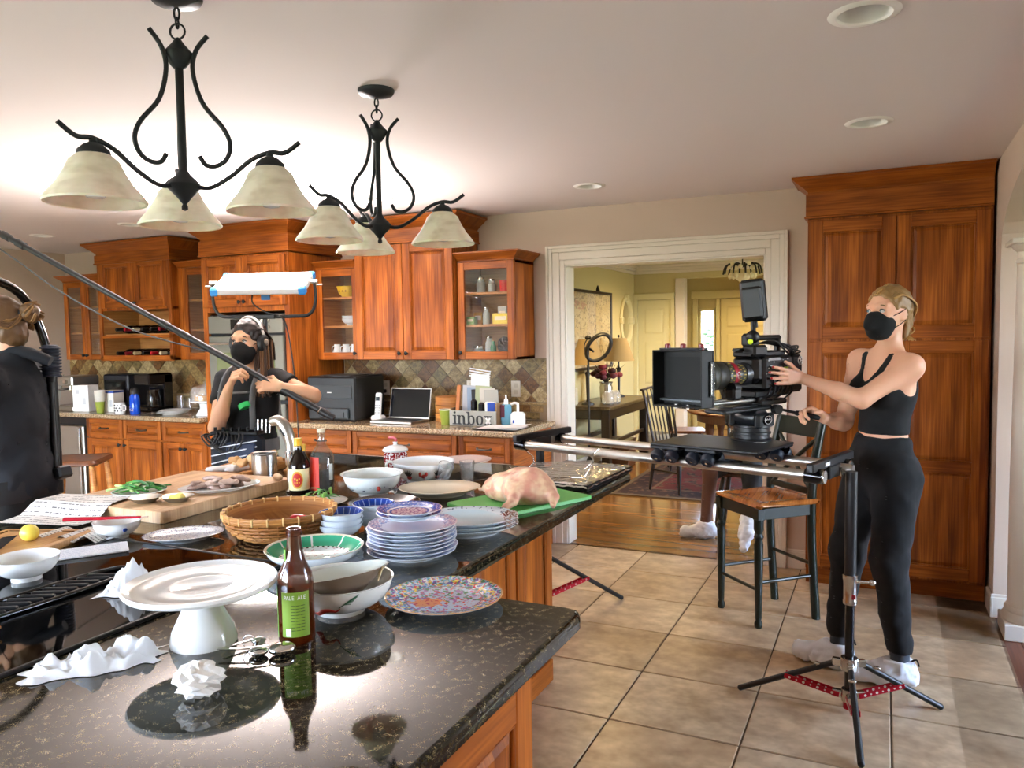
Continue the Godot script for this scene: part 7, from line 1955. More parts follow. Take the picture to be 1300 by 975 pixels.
func rig_person():
	var o := thing("person", "person in black with blond bun, seen from behind at the left edge", "person", V(-3.2, 0, -1.97))
	var off := o.position
	var f := V(-0.88, 0, 0.47)
	var tb := basis_f(f)
	var hb := basis_f(V(-0.86, -0.25, 0.42))
	var hc := V(-3.235, 1.60, -1.945)
	var s := Sdf.new(off)
	s.ell(V(-3.2, 1.22, -1.965), V(0.155, 0.18, 0.1), tb, 0.06).ell(V(-3.2, 0.98, -1.965), V(0.145, 0.16, 0.11), tb, 0.06)
	for x in [-0.085, 0.085]:
		var q := tb * V(x, 0, 0)
		s.cap(V(-3.19, 0.88, -1.97) + q, V(-3.19, 0.46, -1.96) + q, 0.085, 0.06, 0.04).cap(V(-3.19, 0.46, -1.96) + q, V(-3.2, 0.07, -1.98) + q, 0.058, 0.042, 0.03).cap(V(-3.2, 0.045, -1.98) + q, V(-3.2, 0.04, -1.98) + q + f * 0.15, 0.044, 0.036, 0.02)
	var shN := V(-3.12, 1.39, -1.82); var shF := V(-3.28, 1.39, -2.12)
	var elN := V(-3.20, 1.13, -1.77); var wrN := V(-3.40, 1.12, -1.62)
	var elF := V(-3.40, 1.14, -2.10); var wrF := V(-3.58, 1.15, -1.95)
	for q in [[shN, elN, wrN], [shF, elF, wrF]]:
		s.cap(V(-3.2, 1.43, -1.965), q[0], 0.055, 0.062, 0.05).cap(q[0], q[1], 0.055, 0.043, 0.03).cap(q[1], q[2], 0.044, 0.026, 0.02)
	s.cap(V(-3.19, 1.42, -1.97), hc + hb * V(0, -0.05, -0.03), 0.055, 0.05, 0.04)
	var sh := Sdf.new(off); head(sh, hc, hb)
	var s1 := Sdf.new(off)
	hand(s1, wrN, V(-0.8, 0.05, 0.5), V(0.4, -0.4, 0.6), true, [0.5, 0.7, 0.5])
	var s2 := Sdf.new(off)
	hand(s2, wrF, V(-0.8, 0.05, 0.5), V(-0.2, -0.9, 0), false, [0.5, 0.7, 0.5])
	skin(o, [[s, 0.016], [sh, 0.007], [s1, 0.007], [s2, 0.007]], M.skin_a)
	face(o, hc, hb, 1.0, hexm("7a5630", 0.8), hexm("5d7a84", 0.2), hexm("2a1c14", 0.6))
	face_mask(o, hc, hb, 1.0, 0.004)
	var g := func(x, y, z): return hc + hb * V(x, y, z)
	var h := Sdf.new(off)
	h.ell(g.call(0, 0.036, -0.024), V(0.085, 0.098, 0.104), hb, 0.01).cut(g.call(0, -0.035, 0.08), V(0.085, 0.1, 0.085), hb, 0.015).ell(g.call(0, -0.035, -0.06), V(0.06, 0.06, 0.05), hb, 0.03).ell(g.call(0.0, 0.03, -0.155), V(0.038, 0.042, 0.034), hb, 0.012)
	h.amp = 0.009; h.noise.frequency = 26
	var hr: Node = wear(o, "hair", h, 0.007, hexm("5f4122", 0.5))
	var r := RandomNumberGenerator.new(); r.seed = 29
	var b := Mb.new(); var b2 := Mb.new()
	for i in 64:
		var u := sin(-1.45 + 2.9 * i / 63.0)
		(b if i % 3 else b2).tube(ln([g.call(u * 0.066, 0.1 - 0.04 * absf(u) + r.randf_range(-0.006, 0.006), 0.05), g.call(u * 0.092, 0.12 - 0.09 * absf(u), -0.03), g.call(u * 0.08, 0.078 - 0.1 * absf(u) + r.randf_range(-0.008, 0.008), -0.1), g.call(u * 0.02, 0.03 + r.randf_range(-0.012, 0.012), -0.135)], false, 4).map(func(p): return p - off), 0.0036, 5)
	for i in 16:
		var a := r.randf() * TAU
		b.tube(ln([g.call(0, 0.03, -0.13), g.call(cos(a) * 0.04, 0.03 + sin(a) * 0.04, -0.155), g.call(cos(a + 0.8) * 0.03, 0.03 + sin(a + 0.8) * 0.036, -0.19)], false, 4).map(func(p): return p - off), 0.004, 5)
	obj("hair_locks", b, hexm("8a6336", 0.5), hr).set_meta("kind", "stuff")
	obj("hair_locks", b2, hexm("5c3d20", 0.5), hr).set_meta("kind", "stuff")
	b = Mb.new(); var q0: Vector3 = g.call(0, 0.03, -0.122) - off; b.T = Transform3D(hb * Basis(V(1, 0, 0), PI / 2), q0); b.lathe([Vector2(0.022, -0.006), Vector2(0.029, -0.006), Vector2(0.029, 0.006), Vector2(0.022, 0.006)], 20); obj("hair_tie", b, M.black, hr)
	# short-sleeved navy jacket and vest
	var c := Sdf.new(off)
	c.ell(V(-3.2, 1.22, -1.965), V(0.19, 0.21, 0.135), tb, 0.06).ell(V(-3.195, 0.99, -1.965), V(0.18, 0.18, 0.145), tb, 0.06).cap(V(-3.19, 1.44, -1.97), V(-3.19, 1.38, -1.97), 0.085, 0.12, 0.05)
	for q in [[shN, elN], [shF, elF]]: c.cap(V(-3.2, 1.42, -1.965), q[0], 0.07, 0.08, 0.05)
	c.plane(V(0, 0.83, 0), V(0, -1, 0))
	c.amp = 0.014; c.noise.frequency = 9
	wear(o, "jacket", c, 0.014, M.navy_cloth, [sleeve(off, shN, elN, 0.75, 0.08, 0.076, 0.012), sleeve(off, shF, elF, 0.75, 0.08, 0.076, 0.012)])
	b = Mb.new()
	b.tube(ln([V(-3.06, 1.47, -2.05), V(-3.14, 1.51, -1.98), V(-3.25, 1.5, -1.9)], false, 4).map(func(p): return p - off), [0.03, 0.032, 0.034, 0.036, 0.038, 0.036, 0.034, 0.03, 0.028], 8, false, 0.7); obj("hood", b, M.navy_cloth, o)
	var l := Sdf.new(off)
	l.ell(V(-3.19, 0.88, -1.97), V(0.175, 0.12, 0.15), tb, 0.06)
	for x in [-0.085, 0.085]:
		var q := tb * V(x, 0, 0)
		l.cap(V(-3.19, 0.88, -1.97) + q, V(-3.19, 0.46, -1.96) + q, 0.10, 0.075, 0.04).cap(V(-3.19, 0.46, -1.96) + q, V(-3.2, 0.1, -1.98) + q, 0.075, 0.062, 0.03)
	l.amp = 0.01
	wear(o, "trousers", l, 0.02, M.black_cloth)
	# camera support vest with overhead arm
	var e := thing("camera_support_rig", "black overhead camera support arm with ribbed sleeve on a back harness", "support rig", V(-3.145, 0.85, -2.07))
	var eo := V(-3.10, 0.85, -2.09)
	b = Mb.new(); b.tube(ln([V(-3.098, 1.40, -2.12), V(-3.105, 1.52, -2.115), V(-3.115, 1.64, -2.085), V(-3.11, 1.735, -2.03), V(-3.095, 1.785, -1.94), V(-3.085, 1.80, -1.83), V(-3.09, 1.79, -1.65), V(-3.1, 1.75, -1.5)], false, 6).map(func(p): return p - eo), 0.0175, 12); obj("arm", b, M.black_gloss, e)
	b = Mb.new()
	var pr := [Vector2(0, 0.0)]
	for i in 10: pr.append(Vector2(0.041, 0.013 * i)); pr.append(Vector2(0.041, 0.013 * i + 0.004)); pr.append(Vector2(0.032, 0.013 * i + 0.0065)); pr.append(Vector2(0.032, 0.013 * i + 0.0105))
	pr.append(Vector2(0.02, 0.132)); pr.append(Vector2(0, 0.132))
	b.T = Transform3D(Basis(V(0, 0, 1), -0.03), V(-3.092, 1.405, -2.12) - eo); b.lathe(pr, 24); obj("ribbed_sleeve", b, hexm("111a2e", 0.5), e)
	b = Mb.new(); b.cyl(V(-3.085, 0.98, -2.12) - eo, V(-3.09, 1.42, -2.12) - eo, 0.021); b.cyl(V(-3.06, 0.98, -2.10) - eo, V(-3.065, 1.38, -2.10) - eo, 0.012); obj("back_post", b, M.black, e)
	b = Mb.new(); b.box(V(-3.05, 1.0, -2.10) - eo, V(0.11, 0.05, 0.06), 0.008, Basis(V(0, 0, 1), 0.3)); b.box(V(-3.10, 0.97, -2.11) - eo, V(0.08, 0.12, 0.05), 0.01); obj("hip_block", b, M.black, e)
	b = Mb.new()
	b.tube(ln([V(-3.06, 1.36, -2.02), V(-3.04, 1.24, -1.93), V(-3.07, 1.08, -1.83), V(-3.16, 1.0, -1.79)], false, 5).map(func(p): return p - eo), 0.02, 8, false, 0.3); obj("diagonal_strap", b, hexm("15181c", 0.6), e)
	b = Mb.new(); b.T = Transform3D(tb, V(-3.185, 0.965, -1.97) - eo); b.lathe([Vector2(0.205, -0.045), Vector2(0.21, -0.045), Vector2(0.207, 0.045), Vector2(0.2, 0.045)], 36, 1.0, 0.84); obj("hip_belt", b, hexm("0b0d10", 0.7), e)

func seated_person():
	var o := thing("person", "person in black half hidden behind the camera, feet in white shoe covers", "person", V(-0.97, 0, -6.2))
	var off := o.position
	var s := Sdf.new(off)
	s.ell(V(-0.96, 0.95, -6.24), V(0.15, 0.22, 0.11), Basis.IDENTITY, 0.05).ell(V(-0.96, 0.62, -6.22), V(0.16, 0.12, 0.13), Basis.IDENTITY, 0.05)
	var legs := [[V(-1.04, 0.58, -6.2), V(-1.165, 0.50, -5.86), V(-1.19, 0.12, -5.80)], [V(-0.88, 0.58, -6.2), V(-0.86, 0.48, -5.83), V(-0.855, 0.2, -5.62)]]
	for q in legs: s.cap(q[0], q[1], 0.085, 0.062, 0.04).cap(q[1], q[2], 0.058, 0.042, 0.03)
	var arms := [[V(-1.1, 1.1, -6.22), V(-1.05, 0.85, -6.1), V(-0.98, 0.8, -5.92)], [V(-0.82, 1.1, -6.22), V(-0.77, 0.88, -6.08), V(-0.81, 0.86, -5.87)]]
	for q in arms: s.cap(V(-0.96, 1.14, -6.24), q[0], 0.05, 0.055, 0.05).cap(q[0], q[1], 0.05, 0.04, 0.03).cap(q[1], q[2], 0.04, 0.026, 0.02)
	s.cap(V(-0.96, 1.13, -6.24), V(-0.945, 1.22, -6.22), 0.05, 0.05, 0.03)
	var sh := Sdf.new(off); head(sh, V(-0.94, 1.30, -6.2), basis_f(V(-0.3, -0.3, 0.9)), 0.95)
	var s1 := Sdf.new(off); hand(s1, arms[1][2], V(-0.2, 0.1, 0.95), V(-0.6, -0.6, 0), false, [0.5, 0.7, 0.5])
	var s2 := Sdf.new(off); hand(s2, arms[0][2], V(0.3, 0.0, 0.95), V(0.6, -0.6, 0), true, [0.5, 0.7, 0.5])
	skin(o, [[s, 0.018], [sh, 0.009], [s1, 0.008], [s2, 0.008]], M.skin_c)
	var h := Sdf.new(off); var hb := basis_f(V(-0.3, -0.3, 0.9))
	h.ell(V(-0.94, 1.30, -6.2) + hb * V(0, 0.04, -0.03), V(0.085, 0.09, 0.1), hb, 0.01).cut(V(-0.94, 1.30, -6.2) + hb * V(0, -0.04, 0.08), V(0.08, 0.1, 0.085), hb, 0.01)
	wear(o, "hair", h, 0.008, hexm("0c0908", 0.6))
	face(o, V(-0.94, 1.30, -6.2), hb, 0.95, hexm("0c0908", 0.8), hexm("1c100a", 0.2), hexm("0c0908", 0.6))
	face_mask(o, V(-0.94, 1.30, -6.2), hb, 0.95, 0.004)
	var c := Sdf.new(off)
	c.ell(V(-0.96, 0.95, -6.24), V(0.165, 0.235, 0.125), Basis.IDENTITY, 0.05).ell(V(-0.96, 0.64, -6.22), V(0.18, 0.14, 0.15), Basis.IDENTITY, 0.05)
	for q in arms: c.cap(V(-0.96, 1.13, -6.24), q[0], 0.058, 0.065, 0.05).cap(q[0], q[1], 0.062, 0.052, 0.03)
	c.cap(legs[1][0], legs[1][1], 0.10, 0.075, 0.04).cap(legs[0][0], legs[0][1].lerp(legs[0][0], 0.1), 0.10, 0.08, 0.04).cap(legs[1][1], legs[1][2], 0.066, 0.056, 0.03)
	c.amp = 0.01
	wear(o, "dark_clothes", c, 0.018, M.black_cloth)
	shoe_cover(o, V(-1.19, 0.12, -5.80), V(-1.16, 0.01, -5.82), V(-1.33, 0.01, -5.76), 7)
	var s3 := Sdf.new(off)
	s3.cap(V(-0.855, 0.23, -5.62), V(-0.86, 0.13, -5.56), 0.055, 0.055, 0.03).cap(V(-0.86, 0.13, -5.56), V(-0.865, 0.035, -5.50), 0.052, 0.034, 0.03)
	s3.amp = 0.009; s3.noise.frequency = 13; s3.noise.fractal_type = FastNoiseLite.FRACTAL_RIDGED; s3.noise.fractal_octaves = 2
	s3.plane(V(0, 0.002, 0), V(0, -1, 0))
	wear(o, "shoe_cover", s3, 0.008, M.shoe_cover)

func people():
	operator_woman()
	boom_woman()
	rig_person()
	seated_person()

# ------------------------------------------------------------------ dining room and hall
func windsor(label: String, at: Vector3, turn: float):
	var o := thing("spindle_chair", label, "chair", at, turn, "dark spindle chairs of the dining room")
	var b := slab([Vector2(-0.2, 0.2), Vector2(-0.21, -0.19), Vector2(0.21, -0.19), Vector2(0.2, 0.2)], 0.06, [[0.43, 0.015], [0.44, 0.0], [0.455, 0.0], [0.46, 0.01]]); obj("seat", b, M.mid_wood, o)
	for q in [[-1, 1], [1, 1], [-1, -1], [1, -1]]:
		b = Mb.new(); b.tube(ln([V(q[0] * 0.15, 0.435, q[1] * 0.14), V(q[0] * 0.175, 0.25, q[1] * 0.165), V(q[0] * 0.2, 0.0, q[1] * 0.19)], false, 3), [0.015, 0.018, 0.02, 0.021, 0.018, 0.014, 0.012], 8); obj("leg", b, M.dark_wood, o)
	b = Mb.new(); b.cyl(V(-0.18, 0.2, 0.17), V(-0.18, 0.2, -0.17), 0.01); obj("stretcher", b, M.dark_wood, o)
	b = Mb.new(); b.cyl(V(0.18, 0.2, 0.17), V(0.18, 0.2, -0.17), 0.01); obj("stretcher", b, M.dark_wood, o)
	for i in 8:
		var x := -0.18 + 0.36 * i / 7.0
		b = Mb.new(); b.tube([V(x * 0.9, 0.455, -0.17), V(x * 1.05, 0.97, -0.29)], 0.013 if i in [0, 7] else 0.0075, 7); obj("spindle", b, M.dark_wood, o)
	b = Mb.new(); b.tube(ln([V(-0.21, 0.965, -0.285), V(0, 0.99, -0.315), V(0.21, 0.965, -0.285)], false, 6), 0.022, 8, false, 0.55); obj("top_rail", b, M.dark_wood, o)

func panel_slab(o: Node, w: float, h: float, m: Material, cols: int, rows: Array):
	var b := Mb.new(); b.bx(-w / 2, w / 2, 0, h, -0.02, 0.015, 0.003); obj("slab", b, m, o)
	var cw := (w - 0.09 * (cols + 1)) / cols
	for r in rows:
		for c in cols:
			var x := -w / 2 + 0.09 + c * (cw + 0.09)
			b = Mb.new(); b.field(x, x + cw, r[0], r[1], 0.0155, 0.025, 0.024); b.bx(x - 0.008, x, r[0], r[1], 0.015, 0.022); b.bx(x + cw, x + cw + 0.008, r[0], r[1], 0.015, 0.022); b.bx(x, x + cw, r[1], r[1] + 0.008, 0.015, 0.022); b.bx(x, x + cw, r[0] - 0.008, r[0], 0.015, 0.022); obj("panel", b, m, o)

func dining():
	var b := Mb.new()
	b.bx(-3.24, -3.1, 0, CEIL, -10.52, -5.42); b.bx(-3.24, -2.9, 0, CEIL, -12.64, -10.52)
	struct("wall_dining_left", b, M.dining_wall)
	b = Mb.new(); b.bx(-3.1, -2.52, 0, CEIL, -10.52, -10.38); b.bx(-0.6, 2.06, 0, CEIL, -10.52, -10.38); b.bx(-2.52, -0.6, 2.25, CEIL, -10.52, -10.38)
	struct("wall_dining_far", b, M.dining_wall)
	b = Mb.new(); b.bx(-2.52, -2.40, 0, 2.25, -10.50, -10.33, 0.006); struct("trim_2", b, M.trim)
	b = Mb.new(); b.bx(2.06, 2.2, 0, CEIL, -12.64, -8.9); b.bx(2.06, 2.2, 0, CEIL, -6.3, -5.42); b.bx(2.06, 2.2, 0, 0.7, -8.9, -6.3); b.bx(2.06, 2.2, 2.15, CEIL, -8.9, -6.3); b.bx(0.8, 2.2, 0, CEIL, -5.56, -5.42); struct("wall_dining_right", b, M.dining_wall)
	b = Mb.new(); b.bx(-2.9, -2.66, 0, CEIL, -12.64, -12.5); b.bx(-2.66, -2.41, 0, 0.25, -12.64, -12.5); b.bx(-2.66, -2.41, 1.90, CEIL, -12.64, -12.5); b.bx(-2.41, 2.06, 0, CEIL, -12.64, -12.5); struct("wall_hall", b, M.dining_wall)
	# crown mouldings
	b = Mb.new()
	for k in [[0.0, 0.035, 0.075], [0.035, 0.07, 0.05], [0.07, 0.11, 0.02]]:
		b.bx(-3.1, -3.1 + k[2], CEIL - k[1], CEIL - k[0], -10.38, -5.42, 0.004); b.bx(-3.1, 2.06, CEIL - k[1], CEIL - k[0], -10.38, -10.38 + k[2], 0.004)
	struct("trim_3", b, M.trim)
	b = Mb.new(); b.bx(-3.1, -3.085, 0, 0.13, -10.38, -5.42, 0.003); struct("baseboard_dining", b, M.trim)
	# unseen window placed to light the dining room; sidelight of the hall
	for k in [["window_3", V(2.13, 0.7, -7.6), PI / 2, 2.6, 1.45], ["window_4", V(-2.535, 0.25, -12.57), 0.0, 0.25, 1.65]]:
		var o := Node3D.new(); o.name = k[0]; add_child(o); o.position = k[1]; o.rotation.y = k[2]; o.set_meta("kind", "structure")
		var w: float = k[3]; var h: float = k[4]
		b = Mb.new(); b.bx(-w / 2, w / 2, 0, 0.035, -0.05, 0.09, 0.004); b.bx(-w / 2, w / 2, h - 0.035, h, -0.05, 0.09, 0.004); b.bx(-w / 2, -w / 2 + 0.03, 0, h, -0.05, 0.09, 0.004); b.bx(w / 2 - 0.03, w / 2, 0, h, -0.05, 0.09, 0.004); obj("window_frame", b, M.cream_paint, o)
		b = Mb.new(); b.bx(-w / 2 + 0.03, w / 2 - 0.03, 0.035, h - 0.035, 0.0, 0.006); obj("pane", b, pane(Color(1, 1, 1), 0.04), o)
	# doors with casings
	var d := Node3D.new(); d.name = "door_1"; add_child(d); d.position = V(-2.815, 0.005, -10.365); d.set_meta("kind", "structure")
	panel_slab(d, 0.44, 1.97, M.cream_paint, 1, [[0.12, 0.72], [0.84, 1.42], [1.52, 1.86]])
	b = Mb.new(); b.ball(V(0.0, 0.78, 0.04), V(0.028, 0.028, 0.025)); b.cyl(V(0, 0.78, 0.014), V(0, 0.78, 0.03), 0.012); obj("knob", b, M.black, d)
	b = Mb.new(); b.bx(-0.285, -0.225, 0, 2.03, -0.014, 0.03, 0.006); b.bx(0.225, 0.285, 0, 2.03, -0.014, 0.03, 0.006); b.bx(-0.285, 0.285, 1.975, 2.06, -0.014, 0.034, 0.006); obj("casing", b, M.cream_paint, d)
	d = Node3D.new(); d.name = "door_2"; add_child(d); d.position = V(-1.86, 0.005, -12.475); d.set_meta("kind", "structure")
	panel_slab(d, 0.92, 2.04, M.cream_paint, 2, [[0.2, 0.85], [0.97, 1.5], [1.6, 1.92]])
	b = Mb.new(); b.bx(-0.90, -0.82, 0, 2.08, -0.02, 0.03, 0.006); b.bx(-0.53, -0.47, 0, 2.08, -0.02, 0.03, 0.006); b.bx(0.47, 0.55, 0, 2.08, -0.02, 0.03, 0.006); b.bx(-0.92, 0.57, 2.05, 2.17, -0.02, 0.045, 0.008); obj("casing", b, M.cream_paint, d)
	# framed antique map under glass
	var mn := nz(101, 0.014, 4); var mn2 := nz(102, 0.05, 2)
	var mt := img(256, 160, func(x, y):
		var a := mn.get_noise_2d(x * 1.6, y * 1.6)
		var c := Color(0.72, 0.62, 0.42).lerp(Color(0.80, 0.74, 0.58), clampf(0.5 + a, 0, 1))
		if absf(a - 0.05) < 0.022: c = Color(0.30, 0.24, 0.16)
		if y < 30 and y > 12 and x < 150 and mn2.get_noise_2d(x, y * 2) > -0.1: c = Color(0.66, 0.42, 0.36)
		if mn2.get_noise_2d(x * 1.7, y * 1.7) > 0.42: c = Color(0.42, 0.36, 0.26)
		return c)
	var o := thing("framed_map", "large framed antique map on the dining room wall", "picture", V(-3.1, 1.12, -8.35), PI / 2)
	b = Mb.new(); b.uvs = 0.0
	b.bx(-1.0, 1.0, 0.0, 0.035, 0, 0.03, 0.004); b.bx(-1.0, 1.0, 0.885, 0.92, 0, 0.03, 0.004); b.bx(-1.0, -0.965, 0.03, 0.89, 0, 0.03, 0.004); b.bx(0.965, 1.0, 0.03, 0.89, 0, 0.03, 0.004); obj("frame", b, M.dark_wood, o)
	var mm := uvmat(mt, 0.5); mm.uv1_scale = V(1.0 / 1.93, -1.0 / 0.86, 1); mm.uv1_offset = V(0.5, 1.0, 0)
	b = Mb.new(); b.bx(-0.965, 0.965, 0.035, 0.885, 0.004, 0.012); obj("map_sheet", b, mm, o)
	b = Mb.new(); b.bx(-0.965, 0.965, 0.035, 0.885, 0.018, 0.02); obj("glass", b, pane(Color(1, 1, 1), 0.06), o)
	for x in [-0.55, 0.5]:
		b = Mb.new(); b.cyl(V(x, 0.92, 0.015), V(x, 0.99, 0.015), 0.03, 0.006); obj("finial", b, M.dark_wood, o)
	o = thing("oval_mirror", "oval wall mirror with cream frame and four keystones", "mirror", V(-3.1, 1.70, -9.98), PI / 2)
	b = Mb.new(); b.T = Transform3D(Basis(V(1, 0, 0), PI / 2), Vector3.ZERO); b.lathe([Vector2(0.26, 0), Vector2(0.315, 0), Vector2(0.32, 0.02), Vector2(0.3, 0.04), Vector2(0.27, 0.03), Vector2(0.26, 0.01)], 48, 0.8, 1.0); obj("frame", b, M.cream_paint, o)
	b = Mb.new(); b.T = Transform3D(Basis(V(1, 0, 0), PI / 2), Vector3.ZERO); b.lathe([Vector2(0, 0.004), Vector2(0.268, 0.004), Vector2(0.268, 0.01), Vector2(0, 0.01)], 48, 0.8, 1.0); obj("glass", b, hexm("f2f2ee", 0.02, 1.0), o)
	for k in [[0, 0.3], [0, -0.3], [0.235, 0], [-0.235, 0]]:
		b = Mb.new(); b.box(V(k[0], k[1], 0.025), V(0.075, 0.085, 0.05), 0.008); obj("keystone", b, M.cream_paint, o)
	# console table and what stands on it
	o = thing("console_table", "dark wooden console table along the dining room wall", "table", V(-2.81, 0, -8.42))
	b = Mb.new(); b.bx(-0.27, 0.27, 0.745, 0.78, -0.78, 0.78, 0.006); obj("top", b, tiled(mat(Color.WHITE, 0.3), wood_tex(111, Color(0.20, 0.15, 0.09), Color(0.38, 0.32, 0.20), 0), V(1, 1, 1)), o)
	b = Mb.new(); b.bx(-0.24, 0.24, 0.64, 0.745, -0.74, 0.74, 0.004); obj("apron", b, M.dark_wood, o)
	for x in [-0.2, 0.2]:
		for z in [-0.7, 0.7]:
			b = Mb.new(); b.bx(x - 0.045, x + 0.045, 0, 0.745, z - 0.045, z + 0.045, 0.005); obj("leg", b, M.dark_wood, o)
	for x in [-0.2, 0.2]:
		b = Mb.new(); b.bx(x - 0.015, x + 0.015, 0.36, 0.4, -0.7, 0.7, 0.003); obj("stretcher", b, M.dark_wood, o)
	for k in [[V(-2.86, 0.78, -8.93), "table lamp with tan shade at the far end of the console"], [V(-2.86, 0.78, -7.85), "table lamp with tan shade behind the ring light"]]:
		var t := thing("table_lamp", k[1], "lamp", k[0], 0, "tan shaded lamps on the console")
		b = Mb.new(); b.lathe([Vector2(0, 0), Vector2(0.07, 0), Vector2(0.065, 0.02), Vector2(0.02, 0.035), Vector2(0.014, 0.06), Vector2(0.02, 0.3), Vector2(0.03, 0.34), Vector2(0.01, 0.36), Vector2(0.008, 0.44), Vector2(0, 0.44)], 20); obj("stem", b, M.black, t)
		b = Mb.new(); b.lathe([Vector2(0.185, 0.43), Vector2(0.19, 0.43), Vector2(0.095, 0.70), Vector2(0.09, 0.70), Vector2(0.185, 0.432)], 32); var sm := hexm("9c8458", 0.9); sm.backlight_enabled = true; sm.backlight = Color(0.2, 0.16, 0.1); obj("lamp_shade", b, sm, t)
		b = Mb.new(); b.ball(V(0, 0.725, 0), V(0.014, 0.018, 0.014)); b.cyl(V(0, 0.44, 0), V(0, 0.72, 0), 0.004); obj("finial", b, M.black, t)
	o = thing("ring_light", "black ring light on a thin stand before the console", "ring light", V(-2.62, 0, -7.38))
	b = Mb.new()
	var rg := []
	var rb := Basis(V(0.3, 0.2, 0.93).normalized(), -0.7) * Basis(V(0, 1, 0), 0.75)
	for i in 32: rg.append(V(0.05, 1.40, 0) + rb * V(cos(TAU * i / 32.0) * 0.105, sin(TAU * i / 32.0) * 0.15, 0))
	b.tube(rg, 0.026, 10, true, 0.7); obj("ring", b, M.black, o)
	b = Mb.new(); b.cyl(V(-0.06, 0.0, 0), V(-0.06, 1.45, 0), 0.011); b.cyl(V(-0.06, 1.40, 0), V(0.0, 1.36, 0), 0.012); b.ball(V(-0.06, 1.5, 0), V(0.035, 0.022, 0.03)); b.tube(ln([V(-0.06, 1.5, 0), V(-0.09, 1.42, 0.03), V(-0.07, 1.3, 0.02)], false, 4), 0.006, 6)
	for k in 3: b.cyl(V(-0.06, 0.3, 0), V(-0.06 + cos(k * 2.1) * 0.2, 0.012, sin(k * 2.1) * 0.2), 0.009)
	obj("stand", b, M.black, o)
	o = thing("flower_vase", "silver vase of dark red dried flowers on the console", "vase", V(-2.80, 0.78, -8.28))
	b = Mb.new(); b.lathe([Vector2(0, 0), Vector2(0.06, 0), Vector2(0.07, 0.06), Vector2(0.075, 0.16), Vector2(0.065, 0.2), Vector2(0.08, 0.22), Vector2(0.07, 0.215), Vector2(0.06, 0.02), Vector2(0, 0.02)], 24); obj("vase", b, hexm("b9b5a8", 0.2, 0.8), o)
	var r := RandomNumberGenerator.new(); r.seed = 44
	for i in 24:
		var a := r.randf() * TAU; var q := sqrt(r.randf()) * 0.15
		b = Mb.new(); b.ball(V(cos(a) * q, 0.3 + 0.09 * (1.0 - q / 0.15) + r.randf_range(-0.03, 0.03), sin(a) * q), V(0.04, 0.032, 0.04), 8, 5); obj("flower", b, hexm(["4a1020", "6a1a2c", "3a1418", "7a2a30"][i % 4], 0.8), o)
	b = Mb.new()
	for i in 40:
		var a := r.randf() * TAU; var q := r.randf_range(0.1, 0.24)
		b.tube([V(0, 0.2, 0), V(cos(a) * q * 0.6, 0.34, sin(a) * q * 0.6), V(cos(a) * q, 0.36 + r.randf() * 0.12, sin(a) * q)], [0.003, 0.003, 0.001], 4)
	obj("twigs", b, hexm("2c2416", 0.8), o).set_meta("kind", "stuff")
	for k in [[V(-2.66, 0.78, -7.93), "clear glass jar at the front corner of the console"], [V(-2.64, 0.78, -8.09), "second clear glass jar behind the corner jar on the console"]]:
		var t := thing("glass_jar", k[1], "jar", k[0], 0, "glass jars on the console")
		b = Mb.new(); b.lathe([Vector2(0, 0), Vector2(0.055, 0), Vector2(0.068, 0.02), Vector2(0.068, 0.1), Vector2(0.05, 0.125), Vector2(0.052, 0.14), Vector2(0.048, 0.14), Vector2(0.046, 0.125), Vector2(0.063, 0.1), Vector2(0.063, 0.02), Vector2(0, 0.006)], 24); obj("glass", b, M.clear, t)
	o = thing("wall_phone", "cream corded telephone on the near end of the console", "phone", V(-2.98, 0.78, -7.72)); b = Mb.new(); b.box(V(0, 0.09, 0), V(0.05, 0.17, 0.09), 0.012); obj("base", b, hexm("c8bfa4", 0.5), o); b = Mb.new(); b.box(V(0.035, 0.1, 0), V(0.03, 0.19, 0.04), 0.012); obj("handset", b, hexm("d5ccb2", 0.5), o)
	# storage under the table
	b = Mb.new(); b.box(V(0, 0.15, 0), V(0.3, 0.3, 0.3), 0.01); o = thing("wooden_box", "brown wooden box under the console", "box", V(-2.78, 0, -8.7)); obj("box", b, M.mid_wood, o); b = Mb.new(); b.box(V(0, 0.305, 0), V(0.32, 0.02, 0.32), 0.005); obj("lid", b, M.mid_wood, o)
	o = thing("round_basket", "pale round woven basket beside the console leg", "basket", V(-2.55, 0, -9.4)); b = Mb.new(); b.lathe([Vector2(0, 0), Vector2(0.17, 0), Vector2(0.22, 0.12), Vector2(0.2, 0.3), Vector2(0.17, 0.3), Vector2(0.19, 0.12), Vector2(0.15, 0.02), Vector2(0, 0.02)], 28); obj("basket", b, hexm("a8a08c", 0.8), o)
	# rug, table, chairs, chandelier
	var rn := nz(121, 0.06, 3); var rn2 := nz(122, 0.12, 2)
	var rt := img(256, 256, func(x, y):
		var e := minf(minf(x, 255 - x), minf(y, 255 - y))
		var c := Color(0.34, 0.04, 0.04)
		if e < 34: c = Color(0.14, 0.03, 0.03)
		if rn.get_noise_2d(x, y) > 0.18: c = Color(0.34, 0.22, 0.16) if rn2.get_noise_2d(x, y) > 0.1 else Color(0.10, 0.03, 0.03)
		if e < 6 or (e > 34 and e < 38): c = Color(0.36, 0.30, 0.22)
		return c)
	b = Mb.new(); b.uvs = 1.0
	b.T = Transform3D(Basis.IDENTITY.scaled(V(2.3, 1, 2.6)), V(-1.22, 0, -8.35)); b.box(V(0, 0.006, 0), V(1, 0.012, 1))
	meta(obj("area_rug", b, uvmat(rt, 0.95)), "dark red patterned rug under the dining table", "rug")
	o = thing("dining_table", "round brown dining table with silver tray behind the camera", "table", V(-1.25, 0.012, -7.95))
